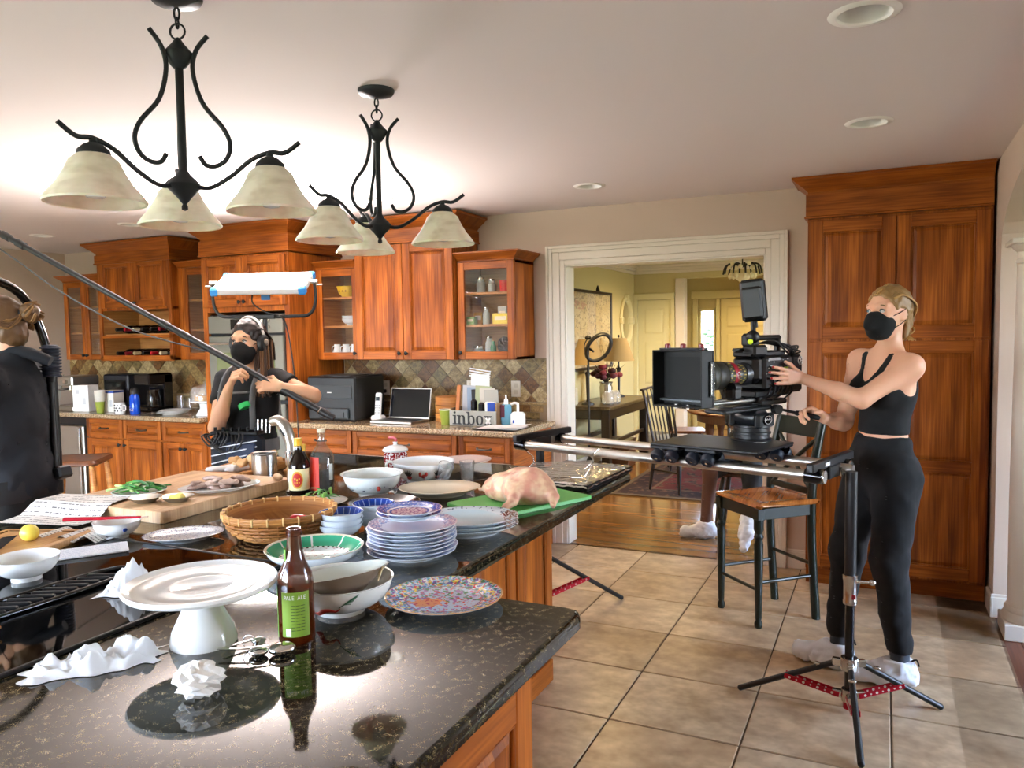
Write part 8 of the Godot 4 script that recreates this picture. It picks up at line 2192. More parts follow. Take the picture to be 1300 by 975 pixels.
	b = Mb.new(); b.lathe([Vector2(0, 0.72), Vector2(0.54, 0.72), Vector2(0.56, 0.735), Vector2(0.56, 0.745), Vector2(0.54, 0.755), Vector2(0, 0.755)], 48); obj("top", b, M.mid_wood, o)
	b = Mb.new(); b.lathe([Vector2(0.44, 0.64), Vector2(0.46, 0.64), Vector2(0.46, 0.72), Vector2(0.44, 0.72)], 40); obj("apron", b, M.mid_wood, o)
	for k in 4:
		b = Mb.new(); var a := PI / 4 + k * PI / 2; b.T = Transform3D(Basis.IDENTITY, V(cos(a) * 0.4, 0, sin(a) * 0.4)); b.lathe([Vector2(0, 0), Vector2(0.02, 0), Vector2(0.035, 0.3), Vector2(0.03, 0.5), Vector2(0.045, 0.56), Vector2(0.045, 0.7), Vector2(0, 0.7)], 14); obj("leg", b, M.mid_wood, o)
	dish("serving_tray", "silver serving tray on the dining table", "tray", [Vector2(0, 0), Vector2(0.2, 0), Vector2(0.22, 0.015), Vector2(0.215, 0.017), Vector2(0.195, 0.004), Vector2(0, 0.004)], M.steel, V(-1.42, 0.768, -7.72))
	dish("glass_dome", "conical glass lid standing on the silver tray", "lid", [Vector2(0.1, 0.0), Vector2(0.103, 0.0), Vector2(0.02, 0.1), Vector2(0.012, 0.13), Vector2(0, 0.132), Vector2(0, 0.128), Vector2(0.017, 0.1), Vector2(0.1, 0.002)], hexm("7d7a66", 0.15, 0.7), V(-1.5, 0.785, -7.7))
	windsor("dark spindle chair in front of the matte box, seen from its side", V(-1.78, 0.019, -7.42), PI / 2 - 0.5)
	windsor("dark spindle chair between console and dining table, farther back", V(-1.95, 0.019, -8.5), PI / 2 + 0.3)
	windsor("dark spindle chair on the far side of the dining table", V(-1.25, 0.019, -8.85), 0.1)
	windsor("dark spindle chair under the seated person behind the camera", V(-0.96, 0.0, -6.22), 0.0)
	o = thing("dining_chandelier", "small black and ivory floral chandelier in the dining room", "chandelier", V(-1.264, CEIL, -7.9))
	b = Mb.new(); b.cyl(V(0, -0.25, 0), V(0, 0.0, 0), 0.006); b.lathe([Vector2(0, -0.02), Vector2(0.05, -0.02), Vector2(0.055, 0), Vector2(0, 0)], 20); obj("stem", b, M.black, o)
	for k in 10:
		var a := TAU * k / 10.0
		b = Mb.new(); b.tube(ln([V(0, -0.27, 0), V(cos(a) * 0.09, -0.24, sin(a) * 0.09), V(cos(a) * 0.16, -0.26, sin(a) * 0.16), V(cos(a) * 0.185, -0.34, sin(a) * 0.185)], false, 4), 0.009, 6); obj("arm", b, M.black, o)
		b = Mb.new(); b.ball(V(cos(a + 0.3) * 0.13, -0.275 + 0.03 * (k % 2), sin(a + 0.3) * 0.13), V(0.022, 0.022, 0.022), 8, 6); b.ball(V(cos(a) * 0.12, -0.36, sin(a) * 0.12), V(0.018, 0.03, 0.018), 8, 6); obj("bead", b, hexm("e8ddb8", 0.4), o)
	b = Mb.new(); b.lathe([Vector2(0, -0.44), Vector2(0.02, -0.42), Vector2(0.07, -0.38), Vector2(0.1, -0.34), Vector2(0.1, -0.335), Vector2(0, -0.335)], 20); obj("bowl", b, hexm("e3d8b0", 0.4), o)
	# recessed lights out of view, lighting the dining room; the hall one is added
	for k in [[V(-2.35, CEIL, -6.9), "unseen lit recessed light over the console"], [V(-2.2, CEIL, -9.2), "unseen lit recessed light near the far dining wall"], [V(-1.7, CEIL, -11.5), "unseen lit recessed light added in the entrance hall"]]:
		var t := thing("downlight", k[1], "ceiling light", k[0], 0, "unseen recessed lights of the dining room")
		b = Mb.new(); b.lathe([Vector2(0.07, -0.002), Vector2(0.075, -0.008), Vector2(0.1, -0.006), Vector2(0.102, 0.0)], 28); obj("trim_ring", b, M.white, t)
		b = Mb.new(); b.lathe([Vector2(0, -0.003), Vector2(0.072, -0.003), Vector2(0.072, 0.0), Vector2(0, 0.0)], 28); obj("lamp_lens", b, glow(Color(1, 0.86, 0.62), 6.0), t)
		var l := SpotLight3D.new(); l.name = "downlight_lamp"; l.light_color = Color(1, 0.84, 0.58); l.light_energy = DINE; l.spot_angle = 78; l.spot_range = 12; l.light_size = 0.06; l.shadow_enabled = true; l.rotation.x = -PI / 2; l.position = V(0, -0.02, 0)
		t.add_child(l)
func garden():
	var b := Mb.new(); b.bx(-8, 4, -0.3, -0.12, -20, -12.64); struct("ground", b, hexm("5c6b3c", 0.9))
	var o := thing("garden_shrub", "green shrub outside the entrance sidelight", "shrub", V(-3.1, -0.12, -15.2))
	var r := RandomNumberGenerator.new(); r.seed = 55
	b = Mb.new(); b.cyl(V(0, 0, 0), V(0, 0.8, 0), 0.05); obj("trunk", b, M.mid_wood, o)
	b = Mb.new()
	for i in 90:
		var a := r.randf() * TAU; var q := sqrt(r.randf()) * 0.6; var y := r.randf_range(0.5, 1.75)
		b.ball(V(cos(a) * q, y, sin(a) * q), V(0.11, 0.05, 0.11) * r.randf_range(0.6, 1.2), 6, 4)
	obj("foliage", b, hexm("3f5a38", 0.7), o).set_meta("kind", "stuff")
const DINE := 3.0

# ------------------------------------------------------------------ things on the back worktops and in the cabinets
func back_counter():
	var b: Mb
	var o: Node3D
	var T := 0.911
	var r := RandomNumberGenerator.new(); r.seed = 77
	# desk
	o = thing("desktop_printer", "black desktop printer beside the oven tower", "printer", V(-3.80, T, -4.93), 0.0)
	b = Mb.new(); b.box(V(0, 0.17, 0), V(0.46, 0.34, 0.38), 0.015); obj("body", b, hexm("0b0d0e", 0.4), o)
	b = Mb.new(); b.bx(-0.225, 0.195, 0.17, 0.27, 0.19, 0.196, 0.002); obj("front_panel", b, hexm("24282a", 0.5), o)
	b = Mb.new(); b.bx(-0.03, 0.01, 0.214, 0.22, 0.196, 0.198); obj("badge", b, M.plastic_white, o)
	b = Mb.new(); b.bx(-0.11, 0.17, 0.02, 0.10, 0.19, 0.205, 0.006); b.bx(-0.05, 0.13, 0.03, 0.07, 0.205, 0.209); obj("paper_slot", b, hexm("262b2e", 0.25), o)
	b = Mb.new(); b.bx(-0.1, 0.15, 0.335, 0.345, -0.1, 0.15, 0.003); obj("lid_panel", b, hexm("2a2e30", 0.3), o)
	o = thing("cordless_phone", "white cordless phone upright on its base", "phone", V(-3.47, T, -4.88), 0.1)
	b = Mb.new(); b.box(V(0, 0.02, 0), V(0.09, 0.04, 0.09), 0.012); obj("base", b, M.plastic_white, o)
	b = Mb.new(); b.box(V(0, 0.12, -0.01), V(0.052, 0.18, 0.026), 0.009, Basis(V(1, 0, 0), -0.15)); var hs := obj("handset", b, M.plastic_white, o)
	b = Mb.new(); b.box(V(0, 0.165, 0.0), V(0.032, 0.03, 0.006), 0.001, Basis(V(1, 0, 0), -0.15)); obj("screen_glass", b, hexm("2a343a", 0.2), hs)
	b = Mb.new()
	for i in 4:
		for k in 3: b.box(V(-0.014 + 0.014 * k, 0.06 + 0.018 * i, 0.014 - 0.0028 * i), V(0.009, 0.008, 0.004), 0.001)
	obj("keys", b, hexm("8a8d90", 0.5), hs)
	o = thing("laptop", "open silver laptop with dark screen on the desk", "laptop", V(-3.24, T, -4.87), 0.0)
	b = Mb.new(); b.box(V(0, 0.009, 0.04), V(0.36, 0.016, 0.25), 0.004); var ba := obj("base", b, M.brushed, o)
	b = Mb.new(); b.box(V(0, 0.0172, 0.0), V(0.29, 0.001, 0.1)); obj("keyboard", b, M.black, ba)
	b = Mb.new(); b.box(V(0, 0.0172, 0.11), V(0.11, 0.0008, 0.07)); obj("trackpad", b, hexm("a4a2a0", 0.3, 0.8), ba)
	b = Mb.new(); b.T = Transform3D(Basis(V(1, 0, 0), -0.2), V(0, 0.016, -0.085)); b.box(V(0, 0.115, 0), V(0.36, 0.235, 0.008), 0.003); var ld := obj("lid", b, M.brushed, o)
	b = Mb.new(); b.T = Transform3D(Basis(V(1, 0, 0), -0.2), V(0, 0.016, -0.085)); b.box(V(0, 0.115, 0.0045), V(0.345, 0.215, 0.0015)); obj("screen", b, hexm("0a0d14", 0.06), ld)
	o = thing("bamboo_steamer", "stacked round bamboo steamer behind the green cup", "steamer", V(-2.915, T, -5.05))
	for i in 3:
		b = Mb.new(); b.lathe([Vector2(0, 0.062 * i + 0.01), Vector2(0.118, 0.062 * i + 0.01), Vector2(0.118, 0.062 * i), Vector2(0.126, 0.062 * i), Vector2(0.128, 0.062 * i + 0.056), Vector2(0.12, 0.062 * i + 0.058), Vector2(0, 0.062 * i + 0.058)], 36); obj("lid" if i == 2 else "basket", b, M.bamboo, o)
	o = thing("paper_cup", "olive green paper cup with white rim beside the inbox", "cup", V(-2.83, T, -4.80))
	b = Mb.new(); b.lathe(tumbler_pr(0.031, 0.044, 0.105, 0.002), 28); obj("cup", b, M.bowlcup_green, o)
	b = Mb.new(); b.lathe([Vector2(0.043, 0.104), Vector2(0.0465, 0.105), Vector2(0.0465, 0.11), Vector2(0.042, 0.11)], 28); obj("rim", b, M.white, o)
	o = thing("inbox_organizer", "grey wooden desk organizer lettered inbox in front", "organizer", V(-2.605, T, -4.87))
	b = Mb.new(); b.bx(-0.185, 0.185, 0, 0.105, 0.07, 0.085, 0.002); obj("front_board", b, hexm("9a9a90", 0.6), o)
	b = Mb.new(); b.bx(-0.185, 0.185, 0, 0.012, -0.085, 0.07); b.bx(-0.185, 0.185, 0.012, 0.2, -0.1, -0.085); b.bx(-0.185, -0.173, 0.012, 0.12, -0.085, 0.07); b.bx(0.173, 0.185, 0.012, 0.16, -0.085, 0.07); obj("case", b, hexm("8a6a48", 0.6), o)
	text("inbox", 0.115, 0.008, M.black, o, V(0.0, 0.048, 0.089), Vector3.ZERO, true)
	b = Mb.new(); for s in [-1, 1]: b.box(V(0.13, 0.04, 0.095), V(0.05, 0.012, 0.003), 0, Basis(V(0, 0, 1), s * 0.9))
	obj("white_cross", b, M.white, o)
	b = Mb.new(); b.box(V(-0.13, 0.145, 0.0), V(0.03, 0.25, 0.012), 0.003, Basis(V(0, 0, 1), -0.1)); meta(obj("wooden_ruler", b, hexm("a5622c", 0.5)), "brown wooden slat standing in the inbox", "ruler").position = V(-2.605, T + 0.015, -4.82)
	var cols := ["b9bcc0", "8fa3b8", "2c2f33", "a3ae88", "c9c6bc", "a8a79e"]
	for i in 6:
		b = Mb.new(); b.box(V(0, 0.135, 0), V(0.13 - 0.01 * (i % 3), 0.25 - 0.025 * (i % 3), 0.006), 0.001, Basis(V(0, 0, 1), 0.05 * (i % 3 - 1)))
		o = meta(obj("paper_folder", b, hexm(cols[i], 0.7)), ["pale grey folder standing at the left of the inbox", "blue grey folder standing in the inbox", "dark folder standing in the middle of the inbox", "pale green folder standing in the inbox", "white folder standing at the right of the inbox", "cream folder at the back right of the inbox"][i], "folder", "folders in the inbox"); o.position = V(-2.70 + 0.04 * i, T + 0.013, -4.94 + 0.011 * i)
	b = Mb.new()
	for i in 4: b.box(V(0, 0.32 + 0.017 * i, -0.005 * i), V(0.17, 0.009, 0.004), 0.0, Basis(V(0, 0, 1), -0.14))
	b.box(V(0, 0.2, -0.012), V(0.15, 0.28, 0.004)); o = meta(obj("striped_card", b, hexm("e8e8e4", 0.6)), "white card with black stripes rising from the inbox", "card"); o.position = V(-2.63, T + 0.013, -4.952)
	for k in [[-2.615, "taller black spectacle case in the inbox", 0.17], [-2.555, "shorter black rounded case in the inbox", 0.15]]:
		b = Mb.new(); b.box(V(0, k[2] / 2, 0), V(0.05, k[2], 0.03), 0.014); o = meta(obj("spectacle_case", b, M.black_gloss), k[1], "case", "black cases in the inbox"); o.position = V(k[0], T + 0.013, -4.835)
	o = thing("tissue_pack", "blue and white packet in the inbox", "packet", V(-2.485, T + 0.013, -4.84)); b = Mb.new(); b.box(V(0, 0.08, 0), V(0.08, 0.15, 0.04), 0.008); obj("pack", b, M.white, o); b = Mb.new(); b.box(V(0.012, 0.105, 0.018), V(0.062, 0.09, 0.01), 0.004); obj("blue_print", b, M.blue, o)
	o = thing("sanitizer_bottle", "clear blue sanitizer bottle with spray top", "bottle", V(-2.385, T, -4.88)); b = Mb.new(); b.box(V(0, 0.075, 0), V(0.075, 0.15, 0.05), 0.014); obj("bottle", b, hexm("6aa6bd", 0.08), o); b = Mb.new(); b.box(V(-0.018, 0.1, 0.0), V(0.04, 0.09, 0.053), 0.004); obj("label", b, hexm("5b1c2e", 0.5), o); b = Mb.new(); b.lathe([Vector2(0, 0.15), Vector2(0.016, 0.15), Vector2(0.014, 0.18), Vector2(0.006, 0.19), Vector2(0.005, 0.215), Vector2(0, 0.216)], 16); obj("pump", b, M.white, o)
	o = thing("soap_dispenser", "squat white pump dispenser at the end of the desk", "dispenser", V(-2.285, T, -4.86)); b = Mb.new(); b.box(V(0, 0.05, 0), V(0.1, 0.1, 0.06), 0.016); obj("bottle", b, M.white, o); b = Mb.new(); b.cyl(V(0, 0.1, 0), V(0, 0.15, 0), 0.009); b.tube(ln([V(0.005, 0.155, 0), V(-0.025, 0.162, 0), V(-0.05, 0.15, 0)], false, 4), 0.009, 8); obj("pump", b, M.white, o); b = Mb.new(); b.box(V(-0.02, 0.035, 0.031), V(0.014, 0.022, 0.001)); obj("mark", b, M.blue, o)
	for i in 3:
		b = Mb.new(); b.grid(10, 8, func(u, w): return V((u - 0.5) * 0.3, 0.002 + 0.005 * i + 0.012 * u * u * (1 if i == 2 else 0), (0.5 - w) * 0.21), 0.0012)
		o = meta(obj("loose_paper", b, [M.black, M.paper, M.paper][i]), ["dark folder under the loose papers on the desk edge", "white sheet under the curled one at the desk edge", "curled top white sheet at the desk edge"][i], "paper", "papers at the desk edge"); o.position = V(-2.36 + 0.03 * i, T, -4.70); o.rotation.y = -0.1 + 0.12 * i
	# wall outlets
	for k in [[-3.66, 1.13, "outlet plate behind the phone"], [-2.87, 1.14, "outlet plate above the green cup"], [-2.49, 1.14, "switch plate above the inbox"]]:
		o = thing("wall_plate", k[2], "outlet", V(k[0], k[1], BACK + 0.014)); b = Mb.new(); b.box(V(0, 0, 0), V(0.075, 0.12, 0.006), 0.002); obj("plate", b, hexm("d8d0bd", 0.4), o)
		b = Mb.new(); b.box(V(0, 0.025, 0.004), V(0.03, 0.03, 0.003), 0.002); obj("socket", b, hexm("c8bfa8", 0.4), o)
		b = Mb.new(); b.box(V(0, -0.025, 0.004), V(0.03, 0.03, 0.003), 0.002); obj("socket", b, hexm("c8bfa8", 0.4), o)
	o = thing("power_adapter", "black plug in the outlet behind the phone", "adapter", V(-3.68, 1.105, BACK + 0.02)); b = Mb.new(); b.box(V(0, 0, 0.02), V(0.07, 0.03, 0.035), 0.006); obj("adapter", b, M.black, o); b = Mb.new(); b.tube(ln([V(-0.03, 0, 0.03), V(-0.06, -0.1, 0.06), V(-0.02, -0.18, 0.1)], false, 4), 0.004, 6); obj("cord", b, M.black, o)
	# left worktop
	o = thing("espresso_machine", "silver espresso machine at the left of the worktop", "coffee machine", V(-6.80, T, -4.80))
	b = Mb.new(); b.box(V(0, 0.02, 0), V(0.24, 0.04, 0.28), 0.006); b.box(V(-0.05, 0.16, -0.08), V(0.13, 0.28, 0.12), 0.01); b.box(V(0, 0.275, 0.0), V(0.25, 0.09, 0.28), 0.012); obj("body", b, M.brushed, o)
	b = Mb.new(); b.cyl(V(0.05, 0.27, 0.14), V(0.05, 0.27, 0.165), 0.02); obj("dial", b, M.steel, o)
	b = Mb.new(); b.cyl(V(0.0, 0.19, 0.06), V(0, 0.235, 0.06), 0.03); b.cyl(V(0.0, 0.2, 0.09), V(0.0, 0.195, 0.2), 0.01); obj("portafilter", b, M.chrome, o)
	o = thing("knife_block", "slanted pale knife block beside the espresso machine", "knife block", V(-7.0, T + 0.012, -4.70)); b = Mb.new(); b.box(V(0, 0.12, 0), V(0.07, 0.26, 0.1), 0.008, Basis(V(0, 0, 1), -0.25)); obj("block", b, hexm("c9c5bb", 0.5), o); b = Mb.new(); for i in 4: b.box(V(0.025, 0.1 + 0.04 * i, 0.052), V(0.02, 0.016, 0.01), 0.003)
	obj("knife_handles", b, M.black, o)
	for k in [[-6.575, -4.72, 0.17, 0.24, "F0F0EE", "plain white carton in front of the espresso machine"], [-6.30, -4.78, 0.14, 0.19, "e6e2d8", "white carton with blue top edge behind the mug"]]:
		o = thing("carton", k[5], "box", V(k[0], T, k[1]), 0.2); b = Mb.new(); b.box(V(0, k[3] / 2, 0), V(k[2], k[3], 0.13), 0.003); obj("carton", b, hexm(k[4], 0.6), o)
		b = Mb.new(); b.box(V(-0.03, k[3] * 0.75, 0.0655), V(0.035, 0.035, 0.001)); b.box(V(0.04, k[3] * 0.4, 0.0655), V(0.03, 0.06, 0.001)) ; obj("print", b, hexm("c4c6c8", 0.6), o)
		if k[0] > -6.5:
			b = Mb.new(); b.box(V(0, 0.178, 0), V(0.142, 0.018, 0.132), 0.002); obj("blue_edge", b, M.blue, o)
	o = thing("paper_cups", "olive green cup with tall clear cup stacked on it", "cup", V(-6.30, T, -4.655)); b = Mb.new(); b.lathe(tumbler_pr(0.03, 0.042, 0.1, 0.002), 24); obj("cup", b, M.bowlcup_green, o); b = Mb.new(); b.lathe([Vector2(0.03, 0.07), Vector2(0.04, 0.1), Vector2(0.046, 0.2), Vector2(0.043, 0.2), Vector2(0.038, 0.1)], 24); obj("clear_cup", b, hexm("c8c6ba", 0.3), o)
	o = thing("mug", "white mug with black hearts on the left worktop", "mug", V(-6.05, T, -4.66)); b = Mb.new(); b.lathe(tumbler_pr(0.042, 0.043, 0.095, 0.004), 28); obj("cup", b, M.porcelain, o); b = Mb.new(); b.tube(ln([V(0.04, 0.075, 0), V(0.07, 0.07, 0), V(0.07, 0.03, 0), V(0.04, 0.025, 0)], false, 4), 0.005, 6); obj("handle", b, M.porcelain, o)
	b = Mb.new()
	for i in 12:
		var a := 0.5 + 0.65 * (i % 4) + 0.3 * (i / 4 % 2); var y := 0.025 + 0.024 * (i / 4)
		b.ball(V(cos(a) * 0.0432, y, sin(a) * 0.0432), V(0.006, 0.007, 0.006), 6, 4)
	obj("heart", b, M.black, o)
	o = thing("water_bottle", "translucent blue water bottle with dark cap", "bottle", V(-5.86, T, -4.66)); b = Mb.new(); b.lathe([Vector2(0, 0), Vector2(0.04, 0), Vector2(0.042, 0.01), Vector2(0.042, 0.15), Vector2(0.03, 0.17), Vector2(0.028, 0.18), Vector2(0, 0.18)], 28); obj("bottle", b, mat(Color(0.05, 0.28, 0.75), 0.1), o); b = Mb.new(); b.lathe([Vector2(0, 0.175), Vector2(0.032, 0.175), Vector2(0.032, 0.215), Vector2(0.02, 0.23), Vector2(0, 0.23)], 24); obj("cap", b, M.black, o)
	b = Mb.new(); for i in 5: b.tube(ln([V(-0.02 + 0.009 * i, 0.03, 0.038), V(-0.016 + 0.009 * i, 0.048 + 0.006 * (i % 2), 0.04), V(-0.012 + 0.009 * i, 0.03, 0.041)], false, 3), 0.0016, 4)
	obj("script_logo", b, M.white, o)
	o = thing("coffee_maker", "black drip coffee maker behind the blue bottle", "coffee machine", V(-5.98, T, -4.96)); b = Mb.new(); b.box(V(0, 0.02, 0), V(0.2, 0.04, 0.26), 0.008); b.box(V(0, 0.17, -0.08), V(0.2, 0.32, 0.1), 0.01); b.box(V(0, 0.29, 0), V(0.2, 0.1, 0.26), 0.014); obj("body", b, M.black_gloss, o); b = Mb.new(); b.lathe([Vector2(0, 0.04), Vector2(0.065, 0.04), Vector2(0.07, 0.1), Vector2(0.05, 0.19), Vector2(0, 0.19)], 24); obj("carafe", b, hexm("1a120c", 0.05), o)
	o = thing("toaster_oven", "dark boxy appliance behind the cartons", "appliance", V(-6.50, T, -5.1)); b = Mb.new(); b.box(V(0, 0.17, 0), V(0.34, 0.30, 0.26), 0.012); obj("body", b, hexm("11151f", 0.4), o); b = Mb.new(); b.box(V(0, 0.17, 0.132), V(0.28, 0.2, 0.006), 0.002); obj("door", b, M.black_gloss, o)
	o = thing("snake_plant", "potted plant with broad green leaves at the left of the worktop", "plant", V(-7.16, T, -4.80)); b = Mb.new(); b.lathe([Vector2(0, 0), Vector2(0.05, 0), Vector2(0.06, 0.1), Vector2(0.055, 0.1), Vector2(0.05, 0.02), Vector2(0, 0.02)], 20); obj("pot", b, M.white, o)
	for i in 9:
		var a := i * 0.75
		b = Mb.new(); b.tube(ln([V(0, 0.08, 0), V(cos(a) * 0.05, 0.2, sin(a) * 0.05), V(cos(a) * 0.1, 0.3 + 0.02 * (i % 3), sin(a) * 0.1)], false, 5), [0.01, 0.022, 0.03, 0.034, 0.036, 0.034, 0.03, 0.024, 0.016, 0.008, 0.002], 6, false, 0.12); obj("leaf", b, hexm(["3e6b2a", "55823a", "2d5a24"][i % 3], 0.4), o)
	for i in 3: dish("stacked_plate", ["bottom plate of the pile beside the glass dome", "middle plate of the pile beside the glass dome", "top plate of the pile beside the glass dome"][i], "plate", plate_pr(0.13, 0.02, 0.6), M.porcelain, V(-5.50 + 0.02 * i, T + 0.011 * i, -4.74), 0, 1, 1, 0, "plates drying by the dome")
	o = thing("domed_cake_stand", "white cake stand with glass dome and yellow cake on the worktop", "cake stand", V(-5.15, T, -4.78)); b = Mb.new(); b.lathe([Vector2(0, 0), Vector2(0.08, 0), Vector2(0.07, 0.02), Vector2(0.045, 0.06), Vector2(0.05, 0.1), Vector2(0.13, 0.115), Vector2(0.135, 0.125), Vector2(0, 0.125)], 32); obj("stand", b, M.porcelain, o); b = Mb.new(); b.lathe([Vector2(0, 0.126), Vector2(0.085, 0.126), Vector2(0.085, 0.165), Vector2(0, 0.17)], 24); obj("cake", b, hexm("c08a3a", 0.7), o); b = Mb.new(); b.lathe([Vector2(0.115, 0.127), Vector2(0.118, 0.127), Vector2(0.118, 0.2), Vector2(0.1, 0.24), Vector2(0.02, 0.26), Vector2(0, 0.26), Vector2(0, 0.257), Vector2(0.018, 0.257), Vector2(0.098, 0.237), Vector2(0.115, 0.2), Vector2(0.115, 0.127)], 32); b.ball(V(0, 0.272, 0), V(0.014, 0.014, 0.014)); obj("dome", b, pane(Color(1, 1, 1), 0.12), o)
	for i in 5:
		o = dish("drinking_glass", ["tallest stem glass by the splash wall", "stem glass beside the tallest one", "small glass behind the plates", "glass nearest the coffee maker", "glass nearest the domed stand"][i], "glass", tumbler_pr(0.03, 0.036, [0.17, 0.15, 0.11, 0.13, 0.14][i], 0.002), M.glass, V([-5.55, -5.45, -5.62, -5.72, -5.32][i], T, -5.02), 0, 1, 1, 0, "glasses on the left worktop")
	# cabinet contents
	var U := 1.37
	o = thing("flower_bowl", "bright yellow flower-shaped bowl on the top shelf behind glass", "bowl", V(-3.86, U + 0.494, -5.08)); b = Mb.new(); b.lathe([Vector2(0, 0), Vector2(0.05, 0), Vector2(0.08, 0.03), Vector2(0.095, 0.085), Vector2(0.088, 0.085), Vector2(0.073, 0.035), Vector2(0, 0.012)], 48, 1, 1, 0.07, 6); obj("bowl", b, M.yellow, o); b = Mb.new(); for i in 3: b.ball(V(-0.03 + 0.03 * i, 0.045, 0.084), V(0.008, 0.008, 0.006), 8, 5)
	obj("painted_face", b, hexm("b5861a", 0.5), o)
	var fl := polar(96, func(rr, a, x, y): return Color(0.55, 0.2, 0.15) if absf(sin(a * 7.0)) > 0.8 and rr > 0.5 else Color(0.88, 0.86, 0.78))
	for i in 2: dish("floral_bowl", ["lower of the two flowered bowls behind glass", "upper of the two flowered bowls behind glass"][i], "bowl", bowl_pr(0.075, 0.055, 0.035, 0.003), fl, V(-3.83, U + 0.269 + 0.022 * i, -5.06), 0.15, 1, 1, 0, "flowered bowls behind glass", 32)
	for i in 3:
		o = thing("white_jug", ["leftmost small white jug on the bottom shelf behind glass", "middle small white jug on the bottom shelf behind glass", "rightmost small white jug on the bottom shelf behind glass"][i], "jug", V(-3.975 + 0.085 * i, U + 0.021, -5.06), 0, "white jugs behind glass"); b = Mb.new(); b.lathe([Vector2(0, 0), Vector2(0.03, 0), Vector2(0.036, 0.04), Vector2(0.024, 0.08), Vector2(0.028, 0.1), Vector2(0.024, 0.1), Vector2(0.03, 0.04), Vector2(0, 0.006)], 20); obj("jug", b, M.porcelain, o); b = Mb.new(); b.tube(ln([V(-0.026, 0.085, 0), V(-0.052, 0.075, 0), V(-0.05, 0.03, 0), V(-0.034, 0.025, 0)], false, 4), 0.005, 6); obj("handle", b, M.porcelain, o)
	var X := -2.562
	for k in [[-0.12, 0.484, 0.034, 0.1, "clear jar on the top shelf of the end cabinet", 0], [-0.03, 0.484, 0.03, 0.085, "second clear jar on the top shelf of the end cabinet", 0], [-0.15, 0.021, 0.045, 0.06, "low clear jar at the bottom of the end cabinet", 0], [-0.08, 0.254, 0.026, 0.11, "slim clear bottle on the middle shelf of the end cabinet", 0], [-0.06, 0.021, 0.03, 0.13, "tall clear jar at the bottom of the end cabinet", 0]]:
		o = thing("storage_jar", k[4], "jar", V(X + k[0], U + k[1], -5.1), 0, "jars in the end cabinet"); b = Mb.new(); b.lathe([Vector2(0, 0), Vector2(k[2], 0), Vector2(k[2], k[3] * 0.75), Vector2(k[2] * 0.7, k[3] * 0.85), Vector2(k[2] * 0.7, k[3]), Vector2(0, k[3])], 20); obj("jar", b, hexm("aeb4ae", 0.1), o); b = Mb.new(); b.lathe([Vector2(0, k[3]), Vector2(k[2] * 0.8, k[3]), Vector2(k[2] * 0.8, k[3] + 0.014), Vector2(0, k[3] + 0.014)], 20); obj("lid", b, M.steel, o)
	dish("red_mug", "red cup on the top shelf of the end cabinet", "cup", tumbler_pr(0.035, 0.042, 0.085), hexm("c21a1e", 0.25), V(X + 0.085, U + 0.484, -5.08))
	for k in [[-0.15, 0.254, 0.07, 0.09, "c88a1e", "orange box on the middle shelf of the end cabinet"], [-0.155, 0.254, 0.06, 0.055, "8fae6a", "pale green box in front of the orange one"], [0.09, 0.254, 0.13, 0.075, "e3c84a", "yellow tea box on the middle shelf"], [0.05, 0.254, 0.07, 0.13, "b9b7ae", "grey box behind the yellow tea box"]]:
		o = thing("food_box", k[5], "box", V(X + k[0], U + k[1], -5.02 if k[3] < 0.08 else -5.13), 0, "boxes in the end cabinet"); b = Mb.new(); b.box(V(0, k[3] / 2, 0), V(k[2], k[3], 0.06), 0.002); obj("box", b, hexm(k[4], 0.6), o); b = Mb.new(); b.box(V(0, k[3] * 0.55, 0.0305), V(k[2] * 0.7, k[3] * 0.35, 0.001)); obj("print", b, hexm("e8dcc0", 0.6), o)
	o = thing("paper_bag", "dark crumpled bag at the bottom of the end cabinet", "bag", V(X + 0.08, U + 0.021, -5.08)); obj("bag", crushed(31, V(0.06, 0.075, 0.05)), hexm("2c211d", 0.5), o)
	dish("green_bottle", "small green bottle at the bottom of the end cabinet", "bottle", [Vector2(0, 0), Vector2(0.022, 0), Vector2(0.022, 0.07), Vector2(0.01, 0.09), Vector2(0.01, 0.11), Vector2(0, 0.11)], hexm("1e6a3c", 0.1), V(X + 0.01, U + 0.021, -5.03))
	# glassware in the left cabinets
	var gi := 0
	for k in [[-7.02, 0.021], [-6.9, 0.021], [-6.72, 0.021], [-7.0, 0.264], [-6.74, 0.264], [-6.62, 0.264], [-6.72, 0.509], [-6.62, 0.509], [-5.42, 0.271], [-5.3, 0.271], [-5.42, 0.529], [-5.32, 0.529], [-5.4, 0.021], [-5.28, 0.021]]:
		o = thing("wine_glass", "clear stem glass %s" % ["at the bottom left behind the far left doors", "second from the left on the far left bottom shelf", "on the far left bottom shelf behind the right door", "alone on the far left middle shelf", "on the middle shelf behind the right far left door", "rightmost on the far left middle shelf", "on the top shelf behind the right far left door", "rightmost on the far left top shelf", "left on the middle shelf next to the oven", "right on the middle shelf next to the oven", "left on the top shelf next to the oven", "right on the top shelf next to the oven", "left on the bottom shelf next to the oven", "right on the bottom shelf next to the oven"][gi], "glass", V(k[0], U + k[1], -5.08), 0, "stem glasses behind cabinet glass"); gi += 1
		b = Mb.new(); b.lathe([Vector2(0, 0), Vector2(0.033, 0), Vector2(0.03, 0.003), Vector2(0.004, 0.008), Vector2(0.004, 0.08), Vector2(0.03, 0.1), Vector2(0.036, 0.14), Vector2(0.03, 0.18), Vector2(0.028, 0.18), Vector2(0.034, 0.14), Vector2(0.028, 0.103), Vector2(0, 0.085)], 20); obj("glass", b, M.glass, o)
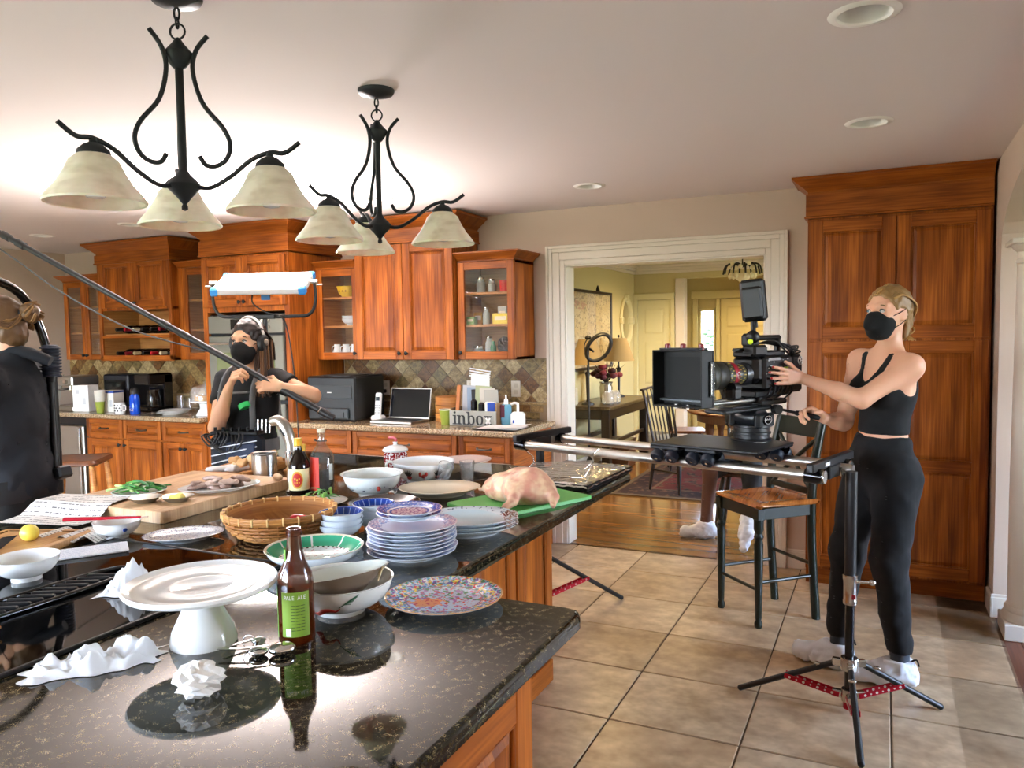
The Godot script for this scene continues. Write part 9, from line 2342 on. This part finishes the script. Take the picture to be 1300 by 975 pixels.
	# wine bottles lying on the two shelves, necks outwards
	var wc := ["10140f", "160c0c", "0f0f12", "1b1a10", "111511", "0e0e10", "141010"]
	var cc := ["1a1a1c", "7a1220", "c8b48a", "1a1a1c", "b01828", "d8c9a8", "141416"]
	for row in 2:
		for i in 7:
			o = thing("wine_bottle", "wine bottle lying on the %s wine shelf, %s from the left" % [["lower", "upper"][row], ["first", "second", "third", "fourth", "fifth", "sixth", "seventh"][i]], "bottle", V(-6.40 + 0.112 * i, U + [0.021, 0.239][row] + 0.04, -5.24), 0, "wine bottles on the wine shelves")
			b = Mb.new(); b.T = Transform3D(Basis(V(1, 0, 0), PI / 2), Vector3.ZERO); b.lathe([Vector2(0, 0), Vector2(0.037, 0), Vector2(0.038, 0.01), Vector2(0.038, 0.18), Vector2(0.03, 0.21), Vector2(0.015, 0.24), Vector2(0.0145, 0.25), Vector2(0, 0.25)], 20); obj("bottle", b, hexm(wc[i], 0.08), o)
			b = Mb.new(); b.T = Transform3D(Basis(V(1, 0, 0), PI / 2), Vector3.ZERO); b.lathe([Vector2(0.0155, 0.245), Vector2(0.016, 0.31), Vector2(0, 0.311)], 16); obj("capsule", b, hexm(cc[(i + row * 3) % 7], 0.3), o)
	# bar chair behind the left person
	o = thing("bar_chair", "turned wooden bar chair in front of the stainless fridge", "chair", V(-5.32, 0, -3.72), 2.2)
	b = slab([Vector2(-0.2, 0.2), Vector2(-0.2, -0.2), Vector2(0.2, -0.2), Vector2(0.2, 0.2)], 0.06, [[0.66, 0.012], [0.67, 0.0], [0.69, 0.0], [0.7, 0.01]]); obj("seat", b, M.mid_wood, o)
	for q in [[-1, 1], [1, 1], [-1, -1], [1, -1]]:
		b = Mb.new(); b.tube([V(q[0] * 0.16, 0.66, q[1] * 0.15), V(q[0] * 0.17, 0.5, q[1] * 0.165), V(q[0] * 0.18, 0.3, q[1] * 0.18), V(q[0] * 0.2, 0.0, q[1] * 0.2)], [0.018, 0.024, 0.02, 0.014], 8); obj("leg", b, M.bamboo, o)
	for k in [[V(-0.17, 0.42, 0.17), V(0.17, 0.42, 0.17)], [V(-0.18, 0.3, -0.18), V(0.18, 0.3, -0.18)], [V(-0.175, 0.36, 0.17), V(-0.175, 0.36, -0.17)], [V(0.175, 0.36, 0.17), V(0.175, 0.36, -0.17)], [V(-0.18, 0.22, 0.18), V(0.18, 0.22, 0.18)]]:
		b = Mb.new(); b.cyl(k[0], k[1], 0.012); obj("stretcher", b, M.bamboo, o)
	for i in 6:
		var x := -0.17 + 0.068 * i
		b = Mb.new(); b.tube([V(x, 0.69, -0.17), V(x, 0.85, -0.2), V(x, 1.1, -0.26)], [0.01, 0.015, 0.009] if i in [0, 5] else [0.007, 0.009, 0.006], 7); obj("spindle", b, M.bamboo, o)
	b = Mb.new(); b.box(V(0, 1.12, -0.265), V(0.4, 0.07, 0.02), 0.008); obj("top_rail", b, M.bamboo, o)

func _ready():
	stage()
	materials()
	lights()
	room()
	cabinets()
	island()
	fixtures()
	rig()
	people()
	dining()
	garden()
	back_counter()
